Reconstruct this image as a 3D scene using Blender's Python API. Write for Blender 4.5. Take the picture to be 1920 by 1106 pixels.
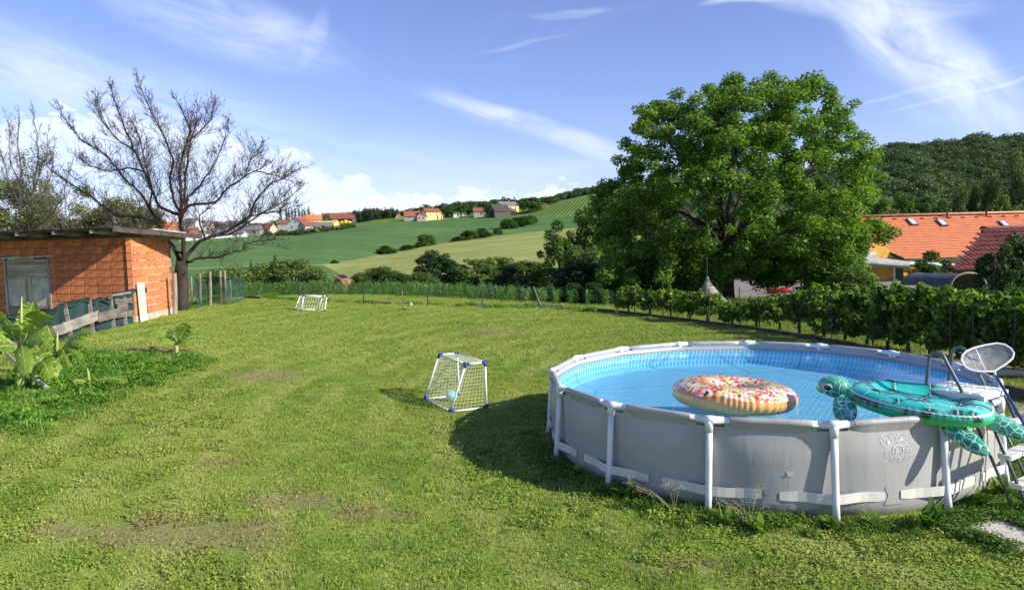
import bpy, math, random
import numpy as np
from math import sin, cos, pi, radians, sqrt, atan2, tan
from mathutils import Vector, Matrix
for o in list(bpy.data.objects): bpy.data.objects.remove(o)
S = bpy.context.scene
COL = S.collection
R = random.Random(7)
NR = np.random.RandomState(11)

# ------------------------------------------------------------------ camera
F_PX, PITCH, ROLL, EYE = 1312.0, 0.072, -0.028, 2.944
_c, _s, _cr, _sr = cos(PITCH), sin(PITCH), cos(ROLL), sin(ROLL)
FWD = Vector((0, _c, -_s)); UP0 = Vector((0, _s, _c)); RT0 = Vector((1, 0, 0))
RT = RT0 * _cr + UP0 * _sr; UP = UP0 * _cr - RT0 * _sr
cd = bpy.data.cameras.new('camera'); cam = bpy.data.objects.new('camera', cd); COL.objects.link(cam)
cd.sensor_width = 36; cd.lens = F_PX / 1920 * 36; cd.clip_start = 0.1; cd.clip_end = 8000
cam.matrix_world = Matrix(((RT.x, UP.x, -FWD.x, 0), (RT.y, UP.y, -FWD.y, 0), (RT.z, UP.z, -FWD.z, EYE), (0, 0, 0, 1)))
S.camera = cam
S.render.engine = 'CYCLES'
S.view_settings.view_transform = 'Standard'; S.view_settings.look = 'None'
S.view_settings.exposure = 0.66; S.view_settings.gamma = 1; S.view_settings.use_curve_mapping = False
S.cycles.max_bounces = 8; S.cycles.transparent_max_bounces = 12
S.cycles.diffuse_bounces = 3; S.cycles.glossy_bounces = 3; S.cycles.transmission_bounces = 6

def ray(px, py):
    d = RT * ((px - 960) / F_PX) + UP * (-(py - 553) / F_PX) + FWD
    return d / d.y
def at(px, py, D):                       # the point seen at a pixel, D metres in front of the camera
    d = ray(px, py); return Vector((d.x * D, D, EYE + d.z * D))
def onz(px, py, z=0.0):
    d = ray(px, py); t = (z - EYE) / d.z; return Vector((d.x * t, d.y * t, z))
def X(px, D, z):
    py = 553
    for _ in range(4):
        p = at(px, py, D); py -= (z - p.z) / D * F_PX
    return at(px, py, D).x

# ------------------------------------------------------------------ sky and sun
SUN_DIR = Vector((0.92, -0.39, 0)).normalized()
SUN_EL = radians(29)
w = bpy.data.worlds.new('World'); S.world = w; w.use_nodes = True
w.cycles.sampling_method = 'MANUAL'; w.cycles.sample_map_resolution = 256
nt = w.node_tree; nt.nodes.clear()
class NB:
    """small node builder"""
    def __init__(s, nt): s.nt = nt
    def n(s, typ, _props=None, **inp):
        nd = s.nt.nodes.new(typ)
        for k, v in (_props or {}).items(): setattr(nd, k, v)
        for k, v in inp.items():
            key = int(k[1:]) if k[0] == 'i' and k[1:].isdigit() else k.replace('_', ' ')
            s.set(nd.inputs[key], v)
        return nd
    def set(s, sock, v):
        if isinstance(v, bpy.types.NodeSocket): s.nt.links.new(v, sock)
        elif isinstance(v, bpy.types.Node): s.nt.links.new(v.outputs[0], sock)
        else:
            if hasattr(sock.default_value, '__len__') and not hasattr(v, '__len__'): v = (v, v, v)
            if hasattr(v, '__len__') and len(v) == 3 and len(sock.default_value) == 4: v = (*v, 1)
            sock.default_value = v
    def m(s, op, a, b=0.0, c=0.0, clamp=False):
        nd = s.nt.nodes.new('ShaderNodeMath'); nd.operation = op; nd.use_clamp = clamp
        for i, v in enumerate((a, b, c)):
            if i < len(nd.inputs): s.set(nd.inputs[i], v)
        return nd.outputs[0]
    def mix(s, fac, a, b, blend='MIX'):
        nd = s.nt.nodes.new('ShaderNodeMix'); nd.data_type = 'RGBA'; nd.blend_type = blend
        s.set(nd.inputs[0], fac); s.set(nd.inputs[6], a); s.set(nd.inputs[7], b); return nd.outputs[2]
    def ramp(s, fac, stops, interp='LINEAR'):
        nd = s.nt.nodes.new('ShaderNodeValToRGB'); cr = nd.color_ramp; cr.interpolation = interp
        while len(cr.elements) < len(stops): cr.elements.new(0.5)
        for e, (p, c) in zip(cr.elements, stops):
            e.position = p; e.color = (c, c, c, 1) if not hasattr(c, '__len__') else (*c, 1)
        s.set(nd.inputs[0], fac); return nd.outputs[0]
    def sm(s, x, a, b):                    # smoothstep
        nd = s.nt.nodes.new('ShaderNodeMapRange'); nd.interpolation_type = 'SMOOTHSTEP'
        s.set(nd.inputs[0], x); nd.inputs[1].default_value = a; nd.inputs[2].default_value = b
        nd.inputs[3].default_value = 0; nd.inputs[4].default_value = 1; return nd.outputs[0]
    def noise(s, vec, scale, detail=4, rough=.5, dist=0.0, col=False):
        nd = s.nt.nodes.new('ShaderNodeTexNoise')
        if vec is not None: s.set(nd.inputs['Vector'], vec)
        nd.inputs['Scale'].default_value = scale; nd.inputs['Detail'].default_value = detail
        nd.inputs['Roughness'].default_value = rough; nd.inputs['Distortion'].default_value = dist
        return nd.outputs[1 if col else 0]
    def mapping(s, vec, scale=(1, 1, 1), rot=(0, 0, 0), loc=(0, 0, 0)):
        nd = s.nt.nodes.new('ShaderNodeMapping'); s.set(nd.inputs[0], vec)
        nd.inputs['Location'].default_value = loc; nd.inputs['Rotation'].default_value = rot; nd.inputs['Scale'].default_value = scale
        return nd.outputs[0]

b = NB(nt)
sky = b.n('ShaderNodeTexSky', {'sky_type': 'NISHITA', 'sun_disc': False, 'sun_elevation': SUN_EL,
          'sun_rotation': atan2(SUN_DIR.x, SUN_DIR.y), 'altitude': 300, 'air_density': 1.0, 'dust_density': 0.35, 'ozone_density': 3.0})
tc = b.n('ShaderNodeTexCoord').outputs['Generated']
sep = b.n('ShaderNodeSeparateXYZ', i0=tc); dx, dy, dz = sep.outputs
azm = b.m('ARCTAN2', dx, dy)                                   # compass angle, 0 straight ahead
elv = b.m('ARCTAN2', dz, b.m('SQRT', b.m('ADD', b.m('MULTIPLY', dx, dx), b.m('MULTIPLY', dy, dy))))
uv = b.n('ShaderNodeCombineXYZ', i0=azm, i1=elv).outputs[0]
wobn = b.noise(b.mapping(uv, scale=(4, 4, 1)), 1.0, 3, .5, col=True)
uvw = b.n('ShaderNodeVectorMath', {'operation': 'MULTIPLY_ADD'}, i0=wobn, i1=(.10, .06, 0), i2=uv).outputs[0]
uvw = b.n('ShaderNodeVectorMath', {'operation': 'SUBTRACT'}, i0=uvw, i1=(.05, .03, 0)).outputs[0]
FIELDS = {}
def wisp_field(rot, sx, sy):
    k = (rot, sx, sy)
    if k not in FIELDS:
        nd = b.nt.nodes.new('ShaderNodeVectorRotate'); nd.rotation_type = 'Z_AXIS'
        b.set(nd.inputs['Vector'], uvw); nd.inputs['Angle'].default_value = -rot
        FIELDS[k] = b.noise(b.mapping(nd.outputs[0], scale=(sx, sy, 1), loc=(rot * 7 + 3, 1.3, 2)), 1.0, 6, .62, .6)
    return FIELDS[k]
FL, FS, FT, FV = (-.22, 5, 28), (-.75, 9, 26), (.17, 12, 85), (1.1, 14, 40)
def cirrus(a0, e0, rot, la, le, fld, thr=(.42, .75), gain=1.0):
    """one wisp: an elliptical patch of stretched noise, centred at azimuth a0, elevation e0"""
    c_, s_ = cos(rot), sin(rot)
    v = b.n('ShaderNodeVectorMath', {'operation': 'SUBTRACT'}, i0=uvw, i1=(a0, e0, 0)).outputs[0]
    u = b.n('ShaderNodeVectorMath', {'operation': 'DOT_PRODUCT'}, i0=v, i1=(c_ / la, s_ / la, 0)).outputs['Value']
    q = b.n('ShaderNodeVectorMath', {'operation': 'DOT_PRODUCT'}, i0=v, i1=(-s_ / le, c_ / le, 0)).outputs['Value']
    r2 = b.m('ADD', b.m('MULTIPLY', u, u), b.m('MULTIPLY', q, q))
    mask = b.m('POWER', b.m('SUBTRACT', 1.0, b.sm(r2, 0.0, 1.15)), 1.5)
    return b.m('MULTIPLY', b.m('MULTIPLY', mask, b.sm(wisp_field(*fld), thr[0] - .16, thr[1] + .08)), gain)
def az(px): return atan2((px - 960), F_PX)
def el(px, py):
    d = ray(px, py); return atan2(d.z, sqrt(d.x ** 2 + 1))
clouds = [cirrus(az(60), el(60, 130), -.14, .42, .055, FL, (.34, .74), .5),
          cirrus(az(250), el(250, 185), -.20, .34, .05, FL, (.42, .78), .22),
          cirrus(az(440), el(440, 50), -.25, .22, .045, FL, (.34, .75), .6),
          cirrus(az(606), el(606, 82), 1.3, .045, .016, FL, (.32, .80), .35),
          cirrus(az(1040), el(1040, 245), -.30, .20, .020, FL, (.30, .72), .62),
          cirrus(az(900), el(900, 205), -.2, .10, .02, FL, (.38, .75), .4),
          cirrus(az(1700), el(1700, 75), -.75, .18, .050, FS, (.26, .70), .9),
          cirrus(az(1620), el(1620, 15), -.2, .16, .022, FL, (.32, .7), .7),
          cirrus(az(1760), el(1760, 175), -.5, .15, .05, FS, (.36, .8), .35),
          cirrus(az(1390), el(1390, 6), 0.0, .07, .010, FL, (.28, .65), .7),
          cirrus(az(1085), el(1085, 27), 0.0, .07, .008, FL, (.30, .72), .45),
          cirrus(az(1700), el(1700, 170), .17, .13, .0035, FT, (.3, .6), .3),
          cirrus(az(1850), el(1850, 152), .2, .16, .003, FT, (.3, .6), .3),
          cirrus(az(1000), el(1000, 88), .18, .09, .0045, FT, (.3, .7), .18),
          cirrus(az(1180), el(1180, 330), .0, .5, .05, FL, (.40, .8), .22),
          cirrus(az(600), el(600, 300), -.05, .5, .05, FL, (.34, .8), .25)]
cir = clouds[0]
for c in clouds[1:]: cir = b.m('SUBTRACT', b.m('ADD', cir, c), b.m('MULTIPLY', cir, c))
# thin wispy veil everywhere, so the sky goes on the same way behind the camera
veil = b.m('MULTIPLY', b.sm(b.noise(b.mapping(uv, scale=(1.6, 7, 1), rot=(0, 0, .25)), 1.0, 6, .6, .8), .54, .90), .20)
cir = b.m('MAXIMUM', cir, veil)
# cumulus bank near the horizon: puffy upper edge whose height varies with the compass angle
topn = b.m('ADD', b.m('MULTIPLY', b.noise(b.n('ShaderNodeCombineXYZ', i0=b.m('MULTIPLY', azm, 3.4), i1=3.3), 1.0, 3, .5), .10), .052)
hump = b.m('MULTIPLY', b.m('POWER', 2.718, b.m('MULTIPLY', -1.0, b.m('POWER', b.m('ABSOLUTE', b.m('DIVIDE', b.m('SUBTRACT', azm, az(250)), .22)), 2.0))), .072)
fall = b.m('MULTIPLY', b.sm(azm, -.36, -.08), -.022)
ctop = b.m('ADD', b.m('ADD', topn, hump), fall)
puff = b.noise(b.mapping(uv, scale=(1, 1.5, 1)), 22.0, 7, .58, .3)
h = b.m('DIVIDE', b.m('SUBTRACT', ctop, elv), .05)
hh = b.m('ADD', h, b.m('MULTIPLY', b.m('SUBTRACT', puff, .5), 2.3))
cum = b.sm(hh, 0.0, .28)
soft = b.m('SUBTRACT', 1.0, b.m('MULTIPLY', b.sm(hh, .45, 2.2), .86))                # the bank thins below its bright tops
bands = b.sm(b.noise(b.mapping(uv, scale=(5, 60, 1)), 1.0, 6, .6, .5), .35, .75)
cum = b.m('MULTIPLY', cum, b.m('MULTIPLY', soft, b.m('ADD', .55, b.m('MULTIPLY', bands, .5))))
cum = b.m('MULTIPLY', cum, b.m('SUBTRACT', 1.0, b.m('MULTIPLY', b.sm(azm, .24, .40), .85)))
cl = b.m('MAXIMUM', cir, b.m('MULTIPLY', cum, 1.0), clamp=True)
shade = b.m('ADD', .80, b.m('MULTIPLY', b.noise(b.mapping(uv, scale=(1, 2.4, 1), loc=(.02, .03, 0)), 16.0, 5, .6), .34))
ccol = b.mix(1.0, (6.6, 7.1, 8.3), b.n('ShaderNodeCombineXYZ', i0=shade, i1=shade, i2=shade).outputs[0], 'MULTIPLY')
skyc = b.mix(1.0, sky.outputs[0], (1.08, .97, 1.22), 'MULTIPLY')
out = b.mix(cl, skyc, ccol)
bg = b.n('ShaderNodeBackground', Color=out, Strength=0.102)
b.nt.links.new(bg.outputs[0], b.n('ShaderNodeOutputWorld').inputs[0])

sd = bpy.data.lights.new('sun', 'SUN'); sd.energy = 4.6; sd.angle = radians(0.5); sd.color = (1.0, 0.93, 0.80)
sun = bpy.data.objects.new('sun', sd); COL.objects.link(sun)
sdir = Vector((SUN_DIR.x * cos(SUN_EL), SUN_DIR.y * cos(SUN_EL), sin(SUN_EL)))
sun.rotation_euler = sdir.to_track_quat('Z', 'Y').to_euler(); sun.location = (30, -20, 40)

# ------------------------------------------------------------------ object helpers
def tag(o, label=None, cat=None, group=None, kind=None):
    if label: o['label'] = label
    if cat: o['category'] = cat
    if group: o['group'] = group
    if kind: o['kind'] = kind
    return o
def thing(name, label, cat, loc=(0, 0, 0), group=None, rz=0.0):
    o = bpy.data.objects.new(name, None); COL.objects.link(o); o.location = loc; o.rotation_euler = (0, 0, rz)
    o.empty_display_size = .1
    return tag(o, label, cat, group)
def obj(name, me, parent=None, m=None, kind=None, label=None):
    o = bpy.data.objects.new(name, me); COL.objects.link(o)
    if parent is not None: o.parent = parent
    if m is not None:
        me.materials.clear()
        for q in (m if isinstance(m, (list, tuple)) else [m]): me.materials.append(q)
    if kind: o['kind'] = kind
    if label: o['label'] = label
    return o
KIDS = {}
def kids(o): return [c for c in bpy.data.objects if c.parent == o]
def dup(root, loc, rz=None, scale=None, label=None, group=None, tree=None):
    r = root.copy(); COL.objects.link(r); r.location = loc
    if rz is not None: r.rotation_euler = (0, 0, rz)
    if scale is not None: r.scale = scale if hasattr(scale, '__len__') else (scale,) * 3
    if label: r['label'] = label
    if group: r['group'] = group
    for ch, gs in (tree if tree is not None else tree_of(root)):
        c = ch.copy(); COL.objects.link(c); c.parent = r
        for g in gs:
            d = g.copy(); COL.objects.link(d); d.parent = c
    return r
def tree_of(root): return [(c, kids(c)) for c in kids(root)]

class MB:
    """collects shapes and makes one mesh of them"""
    def __init__(s): s.v = []; s.f = []; s.mi = []; s.cur = 0; s.uvs = None
    def vert(s, p): s.v.append(tuple(p)); return len(s.v) - 1
    def face(s, idx): s.f.append(tuple(idx)); s.mi.append(s.cur)
    def quad(s, a, b_, c, d): n = len(s.v); s.v += [tuple(a), tuple(b_), tuple(c), tuple(d)]; s.face((n, n + 1, n + 2, n + 3))
    def tri(s, a, b_, c): n = len(s.v); s.v += [tuple(a), tuple(b_), tuple(c)]; s.face((n, n + 1, n + 2))
    def box(s, c, size, rot=None, bev=0.0):
        hx, hy, hz = size[0] / 2, size[1] / 2, size[2] / 2; c = Vector(c)
        P = [Vector((x, y, z)) for x in (-hx, hx) for y in (-hy, hy) for z in (-hz, hz)]
        if rot is not None: P = [rot @ p for p in P]
        n = len(s.v); s.v += [tuple(p + c) for p in P]
        for f in ((0, 1, 3, 2), (4, 6, 7, 5), (0, 4, 5, 1), (2, 3, 7, 6), (0, 2, 6, 4), (1, 5, 7, 3)): s.face([n + i for i in f])
    def beam(s, a, b_, wd, th, up=(0, 0, 1)):      # a plank from a to b
        a = Vector(a); b_ = Vector(b_); d = (b_ - a); L = d.length; d.normalize()
        side = d.cross(Vector(up)).normalized(); u = side.cross(d)
        rot = Matrix((d, side, u)).transposed(); s.box((a + b_) / 2, (L, th, wd), rot)
    def tube(s, pts, r, seg=8, closed=False, caps=True):
        pts = [Vector(p) for p in pts]; n = len(pts); rr = r if hasattr(r, '__len__') else [r] * n
        base = len(s.v); prev = None
        for i, p in enumerate(pts):
            if closed: t = (pts[(i + 1) % n] - pts[i - 1])
            else: t = pts[min(i + 1, n - 1)] - pts[max(i - 1, 0)]
            if t.length < 1e-9: t = Vector((0, 0, 1))
            t.normalize()
            if prev is None:
                u = t.cross(Vector((0, 0, 1)) if abs(t.z) < .9 else Vector((1, 0, 0))).normalized()
            else: u = (prev - t * prev.dot(t)).normalized()
            prev = u; v = t.cross(u)
            for k in range(seg):
                a = 2 * pi * k / seg; s.v.append(tuple(p + (u * cos(a) + v * sin(a)) * rr[i]))
        m = n if closed else n - 1
        for i in range(m):
            for k in range(seg):
                a0 = base + i * seg + k; a1 = base + i * seg + (k + 1) % seg
                b0 = base + ((i + 1) % n) * seg + k; b1 = base + ((i + 1) % n) * seg + (k + 1) % seg
                s.face((a0, a1, b1, b0))
        if caps and not closed:
            s.face([base + k for k in range(seg)][::-1]); s.face([base + (n - 1) * seg + k for k in range(seg)])
    def lathe(s, prof, c=(0, 0, 0), seg=16, sx=1, sy=1):
        c = Vector(c); base = len(s.v)
        for (r, z) in prof:
            for k in range(seg): a = 2 * pi * k / seg; s.v.append((c.x + r * sx * cos(a), c.y + r * sy * sin(a), c.z + z))
        for i in range(len(prof) - 1):
            for k in range(seg):
                s.face((base + i * seg + k, base + i * seg + (k + 1) % seg, base + (i + 1) * seg + (k + 1) % seg, base + (i + 1) * seg + k))
    def ball(s, c, r, seg=14, rings=9, rot=None):
        c = Vector(c); r = Vector(r) if hasattr(r, '__len__') else Vector((r, r, r)); base = len(s.v)
        for i in range(rings + 1):
            th = pi * i / rings
            for k in range(seg):
                a = 2 * pi * k / seg; p = Vector((r.x * sin(th) * cos(a), r.y * sin(th) * sin(a), r.z * cos(th)))
                if rot is not None: p = rot @ p
                s.v.append(tuple(p + c))
        for i in range(rings):
            for k in range(seg):
                s.face((base + i * seg + k, base + (i + 1) * seg + k, base + (i + 1) * seg + (k + 1) % seg, base + i * seg + (k + 1) % seg))
    def mesh(s, name, m=None, smooth=False, off=(0, 0, 0)):
        me = bpy.data.meshes.new(name); o = Vector(off)
        vv = s.v if o.length == 0 else [(x - o.x, y - o.y, z - o.z) for x, y, z in s.v]
        me.from_pydata(vv, [], s.f); 
        if m is not None:
            for q in (m if isinstance(m, (list, tuple)) else [m]): me.materials.append(q)
        if any(s.mi): me.polygons.foreach_set('material_index', s.mi)
        if smooth: me.polygons.foreach_set('use_smooth', [True] * len(me.polygons))
        me.update(); return me
    def build(s, name, m, parent=None, smooth=False, kind=None, label=None, world=True):
        """world=True: the coordinates are the scene's; they are made relative to the parent"""
        off = Vector((0, 0, 0))
        if world and parent is not None:
            q = parent
            while q is not None: off += q.location; q = q.parent
        return obj(name, s.mesh(name, m, smooth, off), parent, None, kind, label)
    def alone(s, name, m, label, cat, group=None, smooth=False, origin=None):
        """a thing that is one mesh, with its origin at its base"""
        if origin is None:
            a = np.array(s.v); origin = (float(a[:, 0].mean()), float(a[:, 1].mean()), float(a[:, 2].min()))
        o = obj(name, s.mesh(name, m, smooth, origin)); o.location = origin
        return tag(o, label, cat, group)

def np_mesh(name, V, Fq, m, tri=False, smooth=False, attr=None):
    """numpy vertices and quads (or triangles) -> mesh; attr: per-vertex float 'rnd'"""
    me = bpy.data.meshes.new(name); k = 3 if tri else 4; nf = len(Fq)
    me.vertices.add(len(V)); me.vertices.foreach_set('co', np.asarray(V, dtype=np.float32).ravel())
    me.loops.add(nf * k); me.loops.foreach_set('vertex_index', np.asarray(Fq, dtype=np.int32).ravel())
    me.polygons.add(nf); me.polygons.foreach_set('loop_start', np.arange(0, nf * k, k, dtype=np.int32))
    try: me.polygons.foreach_set('loop_total', np.full(nf, k, dtype=np.int32))
    except Exception: pass
    if smooth: me.polygons.foreach_set('use_smooth', np.ones(nf, dtype=bool))
    if attr is not None:
        a = me.attributes.new('rnd', 'FLOAT', 'POINT'); a.data.foreach_set('value', np.asarray(attr, dtype=np.float32))
    for q in (m if isinstance(m, (list, tuple)) else [m]): me.materials.append(q)
    me.update(calc_edges=True); return me

# ------------------------------------------------------------------ materials
def mat_new(name):
    m = bpy.data.materials.new(name); m.use_nodes = True; m.node_tree.nodes.clear(); return m, NB(m.node_tree)
def finish(bn, sh, disp=None):
    o = bn.n('ShaderNodeOutputMaterial'); bn.nt.links.new(sh if isinstance(sh, bpy.types.NodeSocket) else sh.outputs[0], o.inputs[0])
def mat(name, col, rough=.7, var=.15, vscale=3.0, bump=0.0, bscale=30.0, metal=0.0, spec=.5, col2=None, stretch=(1, 1, 1), coat=0.0, dirt=None, detail=5, orand=0.0):
    m, bn = mat_new(name)
    co = bn.n('ShaderNodeTexCoord').outputs['Object']
    v = bn.mapping(co, scale=stretch)
    n = bn.noise(v, vscale, detail, .6)
    c2 = col2 if col2 is not None else tuple(c * (1 - var * 2) for c in col)
    c1 = col if col2 is not None else tuple(min(1, c * (1 + var)) for c in col)
    c = bn.mix(bn.sm(n, .32, .68), c2, c1)
    if dirt:
        c = bn.mix(bn.m('MULTIPLY', bn.sm(bn.noise(co, dirt[1], 6, .7), .5, .72), dirt[2]), c, dirt[0])
    if orand:
        orr = bn.n('ShaderNodeObjectInfo').outputs['Random']; f_ = bn.m('ADD', 1 - orand, bn.m('MULTIPLY', orr, 2 * orand)); c = bn.mix(1.0, c, bn.n('ShaderNodeCombineXYZ', i0=f_, i1=bn.m('POWER', f_, 1.3), i2=bn.m('POWER', f_, 1.5)), 'MULTIPLY')
    p = bn.n('ShaderNodeBsdfPrincipled', Base_Color=c, Metallic=metal)
    bn.set(p.inputs['Roughness'], bn.m('ADD', rough - .06, bn.m('MULTIPLY', n, .12)))
    p.inputs['Specular IOR Level'].default_value = spec
    if coat: p.inputs['Coat Weight'].default_value = coat; p.inputs['Coat Roughness'].default_value = .08
    if bump:
        bb = bn.n('ShaderNodeBump', Strength=min(1, bump), Distance=.02, Height=bn.noise(v, bscale, 5, .6))
        bn.nt.links.new(bb.outputs[0], p.inputs['Normal'])
    finish(bn, p); return m
def leaf_mat(name, c1, c2, trans=.35, rough=.45, scale=.6, tcol=None, c3=None, gloss=.25):
    """foliage: every leaf its own tone (attribute rnd), larger patches by noise; light passes through"""
    m, bn = mat_new(name)
    a = bn.n('ShaderNodeAttribute', {'attribute_name': 'rnd'}).outputs['Fac']
    pos = bn.n('ShaderNodeNewGeometry').outputs['Position']
    n = bn.noise(pos, scale, 3, .6)
    oi = bn.n('ShaderNodeObjectInfo').outputs['Random']
    t = bn.m('ADD', bn.m('MULTIPLY', a, .6), bn.m('MULTIPLY', bn.m('SUBTRACT', n, .5), 1.1))
    t = bn.m('ADD', t, bn.m('MULTIPLY', bn.m('SUBTRACT', oi, .5), .25))
    c = bn.mix(bn.sm(t, -.1, .75), c1, c2)
    if c3 is not None: c = bn.mix(bn.sm(a, .90, .97), c, c3)
    d = bn.n('ShaderNodeBsdfPrincipled', Base_Color=c, Roughness=rough); d.inputs['Specular IOR Level'].default_value = gloss
    tcl = bn.mix(1.0, c, tcol or (1.5, 1.6, .7), 'MULTIPLY')
    tr = bn.n('ShaderNodeBsdfTranslucent', Color=tcl)
    mx = bn.n('ShaderNodeMixShader', i0=trans, i1=d.outputs[0], i2=tr.outputs[0])
    finish(bn, mx); return m

# foliage made of many small faces
def leaves(C, size, jitter=.5, up=.35, aspect=.5, droop=0.0, fold=.18, rs=NR, nrm=None, nw=.9):
    """C: Nx3 leaf centres. returns V (4N x 3), F (N x 4) of folded diamond leaves"""
    N = len(C); d = rs.normal(size=(N, 3)); d[:, 2] = d[:, 2] * .5 - droop; d /= np.linalg.norm(d, axis=1)[:, None]
    n = rs.normal(size=(N, 3)) * (1 - up) + np.array([0, 0, up * 1.6])
    if nrm is not None: n = n * .7 + nrm * nw
    sd_ = np.cross(d, n); sd_ /= (np.linalg.norm(sd_, axis=1)[:, None] + 1e-9); nn = np.cross(sd_, d)
    s_ = size * (1 - jitter + 2 * jitter * rs.rand(N))[:, None]
    V = np.empty((N, 4, 3)); V[:, 0] = C - d * s_ * .5; V[:, 2] = C + d * s_ * .5
    mid = C + d * s_ * .06
    V[:, 1] = mid + sd_ * s_ * aspect * .5 + nn * s_ * fold; V[:, 3] = mid - sd_ * s_ * aspect * .5 + nn * s_ * fold
    return V.reshape(-1, 3), np.arange(4 * N).reshape(N, 4)
def rnd4(N, rs=NR): return np.repeat(rs.rand(N), 4)
def blob_points(blobs, n, shell=.55, rs=NR):
    """points near the surface of ellipsoids (cx,cy,cz,rx,ry,rz); also outward normals"""
    B = np.array(blobs, dtype=float); wgt = (B[:, 3] * B[:, 4] + B[:, 4] * B[:, 5]); wgt /= wgt.sum()
    k = rs.choice(len(B), n, p=wgt); d = rs.normal(size=(n, 3)); d /= np.linalg.norm(d, axis=1)[:, None]
    r = (shell + (1 - shell) * rs.rand(n) ** .6)[:, None] * (1 + rs.normal(size=(n, 1)) * .06)
    return B[k, :3] + d * r * B[k, 3:6], d
def crown_blobs(rx, ry, rz, cz, nb, size, rs=NR, low=-.5, pw=.5):
    """clumps spread over an ellipsoidal crown"""
    out = []
    for i in range(nb):
        while True:
            d = rs.normal(size=3); d /= np.linalg.norm(d)
            if d[2] > low: break
        t = .45 + .55 * rs.rand() ** pw; s_ = size * (.6 + .8 * rs.rand())
        out.append((d[0] * rx * t, d[1] * ry * t, cz + d[2] * rz * t, s_, s_, s_ * .75))
    return out
def foliage_mesh(name, blobs, n, size, m, **kw):
    sh = kw.pop('shell', .5); P, d = blob_points(blobs, n, sh); V, Fq = leaves(P, size, nrm=d, **kw)
    return np_mesh(name, V, Fq, m, attr=rnd4(n))
# ------------------------------------------------------------------ ground
def sstep(a, b_, x):
    t = np.clip((x - a) / (b_ - a), 0, 1); return t * t * (3 - 2 * t)
EDGE = [(-60, 33.5), (-12, 33.0), (2, 30.3), (4.5, 29.8), (5.8, 28.6), (8.9, 22.2), (11, 18.5), (16, 16), (60, 15)]
def edge_y(x): return np.interp(x, [e[0] for e in EDGE], [e[1] for e in EDGE])
def gz(x, y):
    """height of the near ground"""
    x = np.asarray(x, dtype=float); y = np.asarray(y, dtype=float)
    lawn = .8 * sstep(0, 1, (-x + .3 * y - 1) / 18)
    d = np.maximum(0, y - edge_y(x)); dr = (2.9 - 1.9 * sstep(3, 9, x)) * (1 - np.exp(-(d / 22.0) ** 1.45))
    k = 1 - sstep(0, 30, d) * .7
    return lawn * k - dr + .015 * np.sin(x * 1.3 + y * .7) * np.cos(y * .9 - x * .4) * np.clip(y - 3, 0, 1) * (1 - np.exp(-((x - 3.5) ** 2 + (y - 10) ** 2) / 40.0))
def G(x, y): return float(gz(x, y))
def ground_at(px, py):
    """where a pixel's line of sight meets the near ground"""
    d = ray(px, py); t = 3.0
    for _ in range(400):
        p = d * t
        if EYE + p.z <= G(p.x, p.y): break
        t += .08
    for _ in range(12):
        p = d * t; t += (EYE + p.z - G(p.x, p.y)) / max(.02, -d.z) * .7
    p = d * t; return Vector((p.x, p.y, G(p.x, p.y)))

def grid_mesh(name, xs, ys, zf, m):
    Xg, Yg = np.meshgrid(xs, ys); Z = zf(Xg, Yg); V = np.stack([Xg, Yg, Z], -1).reshape(-1, 3); nx, ny = len(xs), len(ys)
    i = (np.arange(ny - 1)[:, None] * nx + np.arange(nx - 1)[None, :]).ravel()
    return np_mesh(name, V, np.stack([i, i + 1, i + nx + 1, i + nx], 1), m, smooth=True)

# lawn tint, shared by the soil sheet and the blades: dry patches, mowing tracks, clover
def lawn_colour(bn, pos):
    q = bn.n('ShaderNodeSeparateXYZ', i0=pos)
    big = bn.noise(pos, .35, 4, .6); mid = bn.noise(pos, 1.6, 5, .65); fine = bn.noise(pos, 7.0, 4, .6)
    # mowing tracks: arcs that run away from the camera and bend round to the right at the far end
    dxx = bn.m('SUBTRACT', q.outputs[0], 7.0); dyy = bn.m('SUBTRACT', q.outputs[1], 12.0)
    rad = bn.m('SQRT', bn.m('ADD', bn.m('MULTIPLY', dxx, dxx), bn.m('MULTIPLY', bn.m('MULTIPLY', dyy, dyy), .62)))
    st = bn.m('SINE', bn.m('ADD', bn.m('MULTIPLY', rad, 6.0), bn.m('MULTIPLY', big, 5.0)))
    st2 = bn.m('MULTIPLY', bn.sm(st, -.2, .9), bn.sm(bn.noise(pos, .5, 2, .5), .35, .6))
    base = bn.mix(bn.sm(mid, .3, .7), (.195, .305, .042), (.310, .420, .066))
    base = bn.mix(bn.m('MULTIPLY', bn.sm(big, .42, .66), .6), base, (.375, .43, .09))
    base = bn.mix(bn.m('MULTIPLY', st2, .6), base, (.43, .475, .13))
    base = bn.mix(bn.m('MULTIPLY', bn.sm(fine, .55, .8), .25), base, (.12, .20, .03))
    return base, mid, fine
PATCH = [(330, 1000, 1.25, .42), (560, 935, .62, .26), (400, 870, .45, .16), (700, 960, .55, .16), (140, 1000, .4, .18), (925, 622, 1.3, .6), (500, 705, .9, .6),
         (265, 655, 1.6, .35), (1275, 1060, .55, .1), (1450, 1080, .25, .06), (430, 985, .6, .12)]
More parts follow.
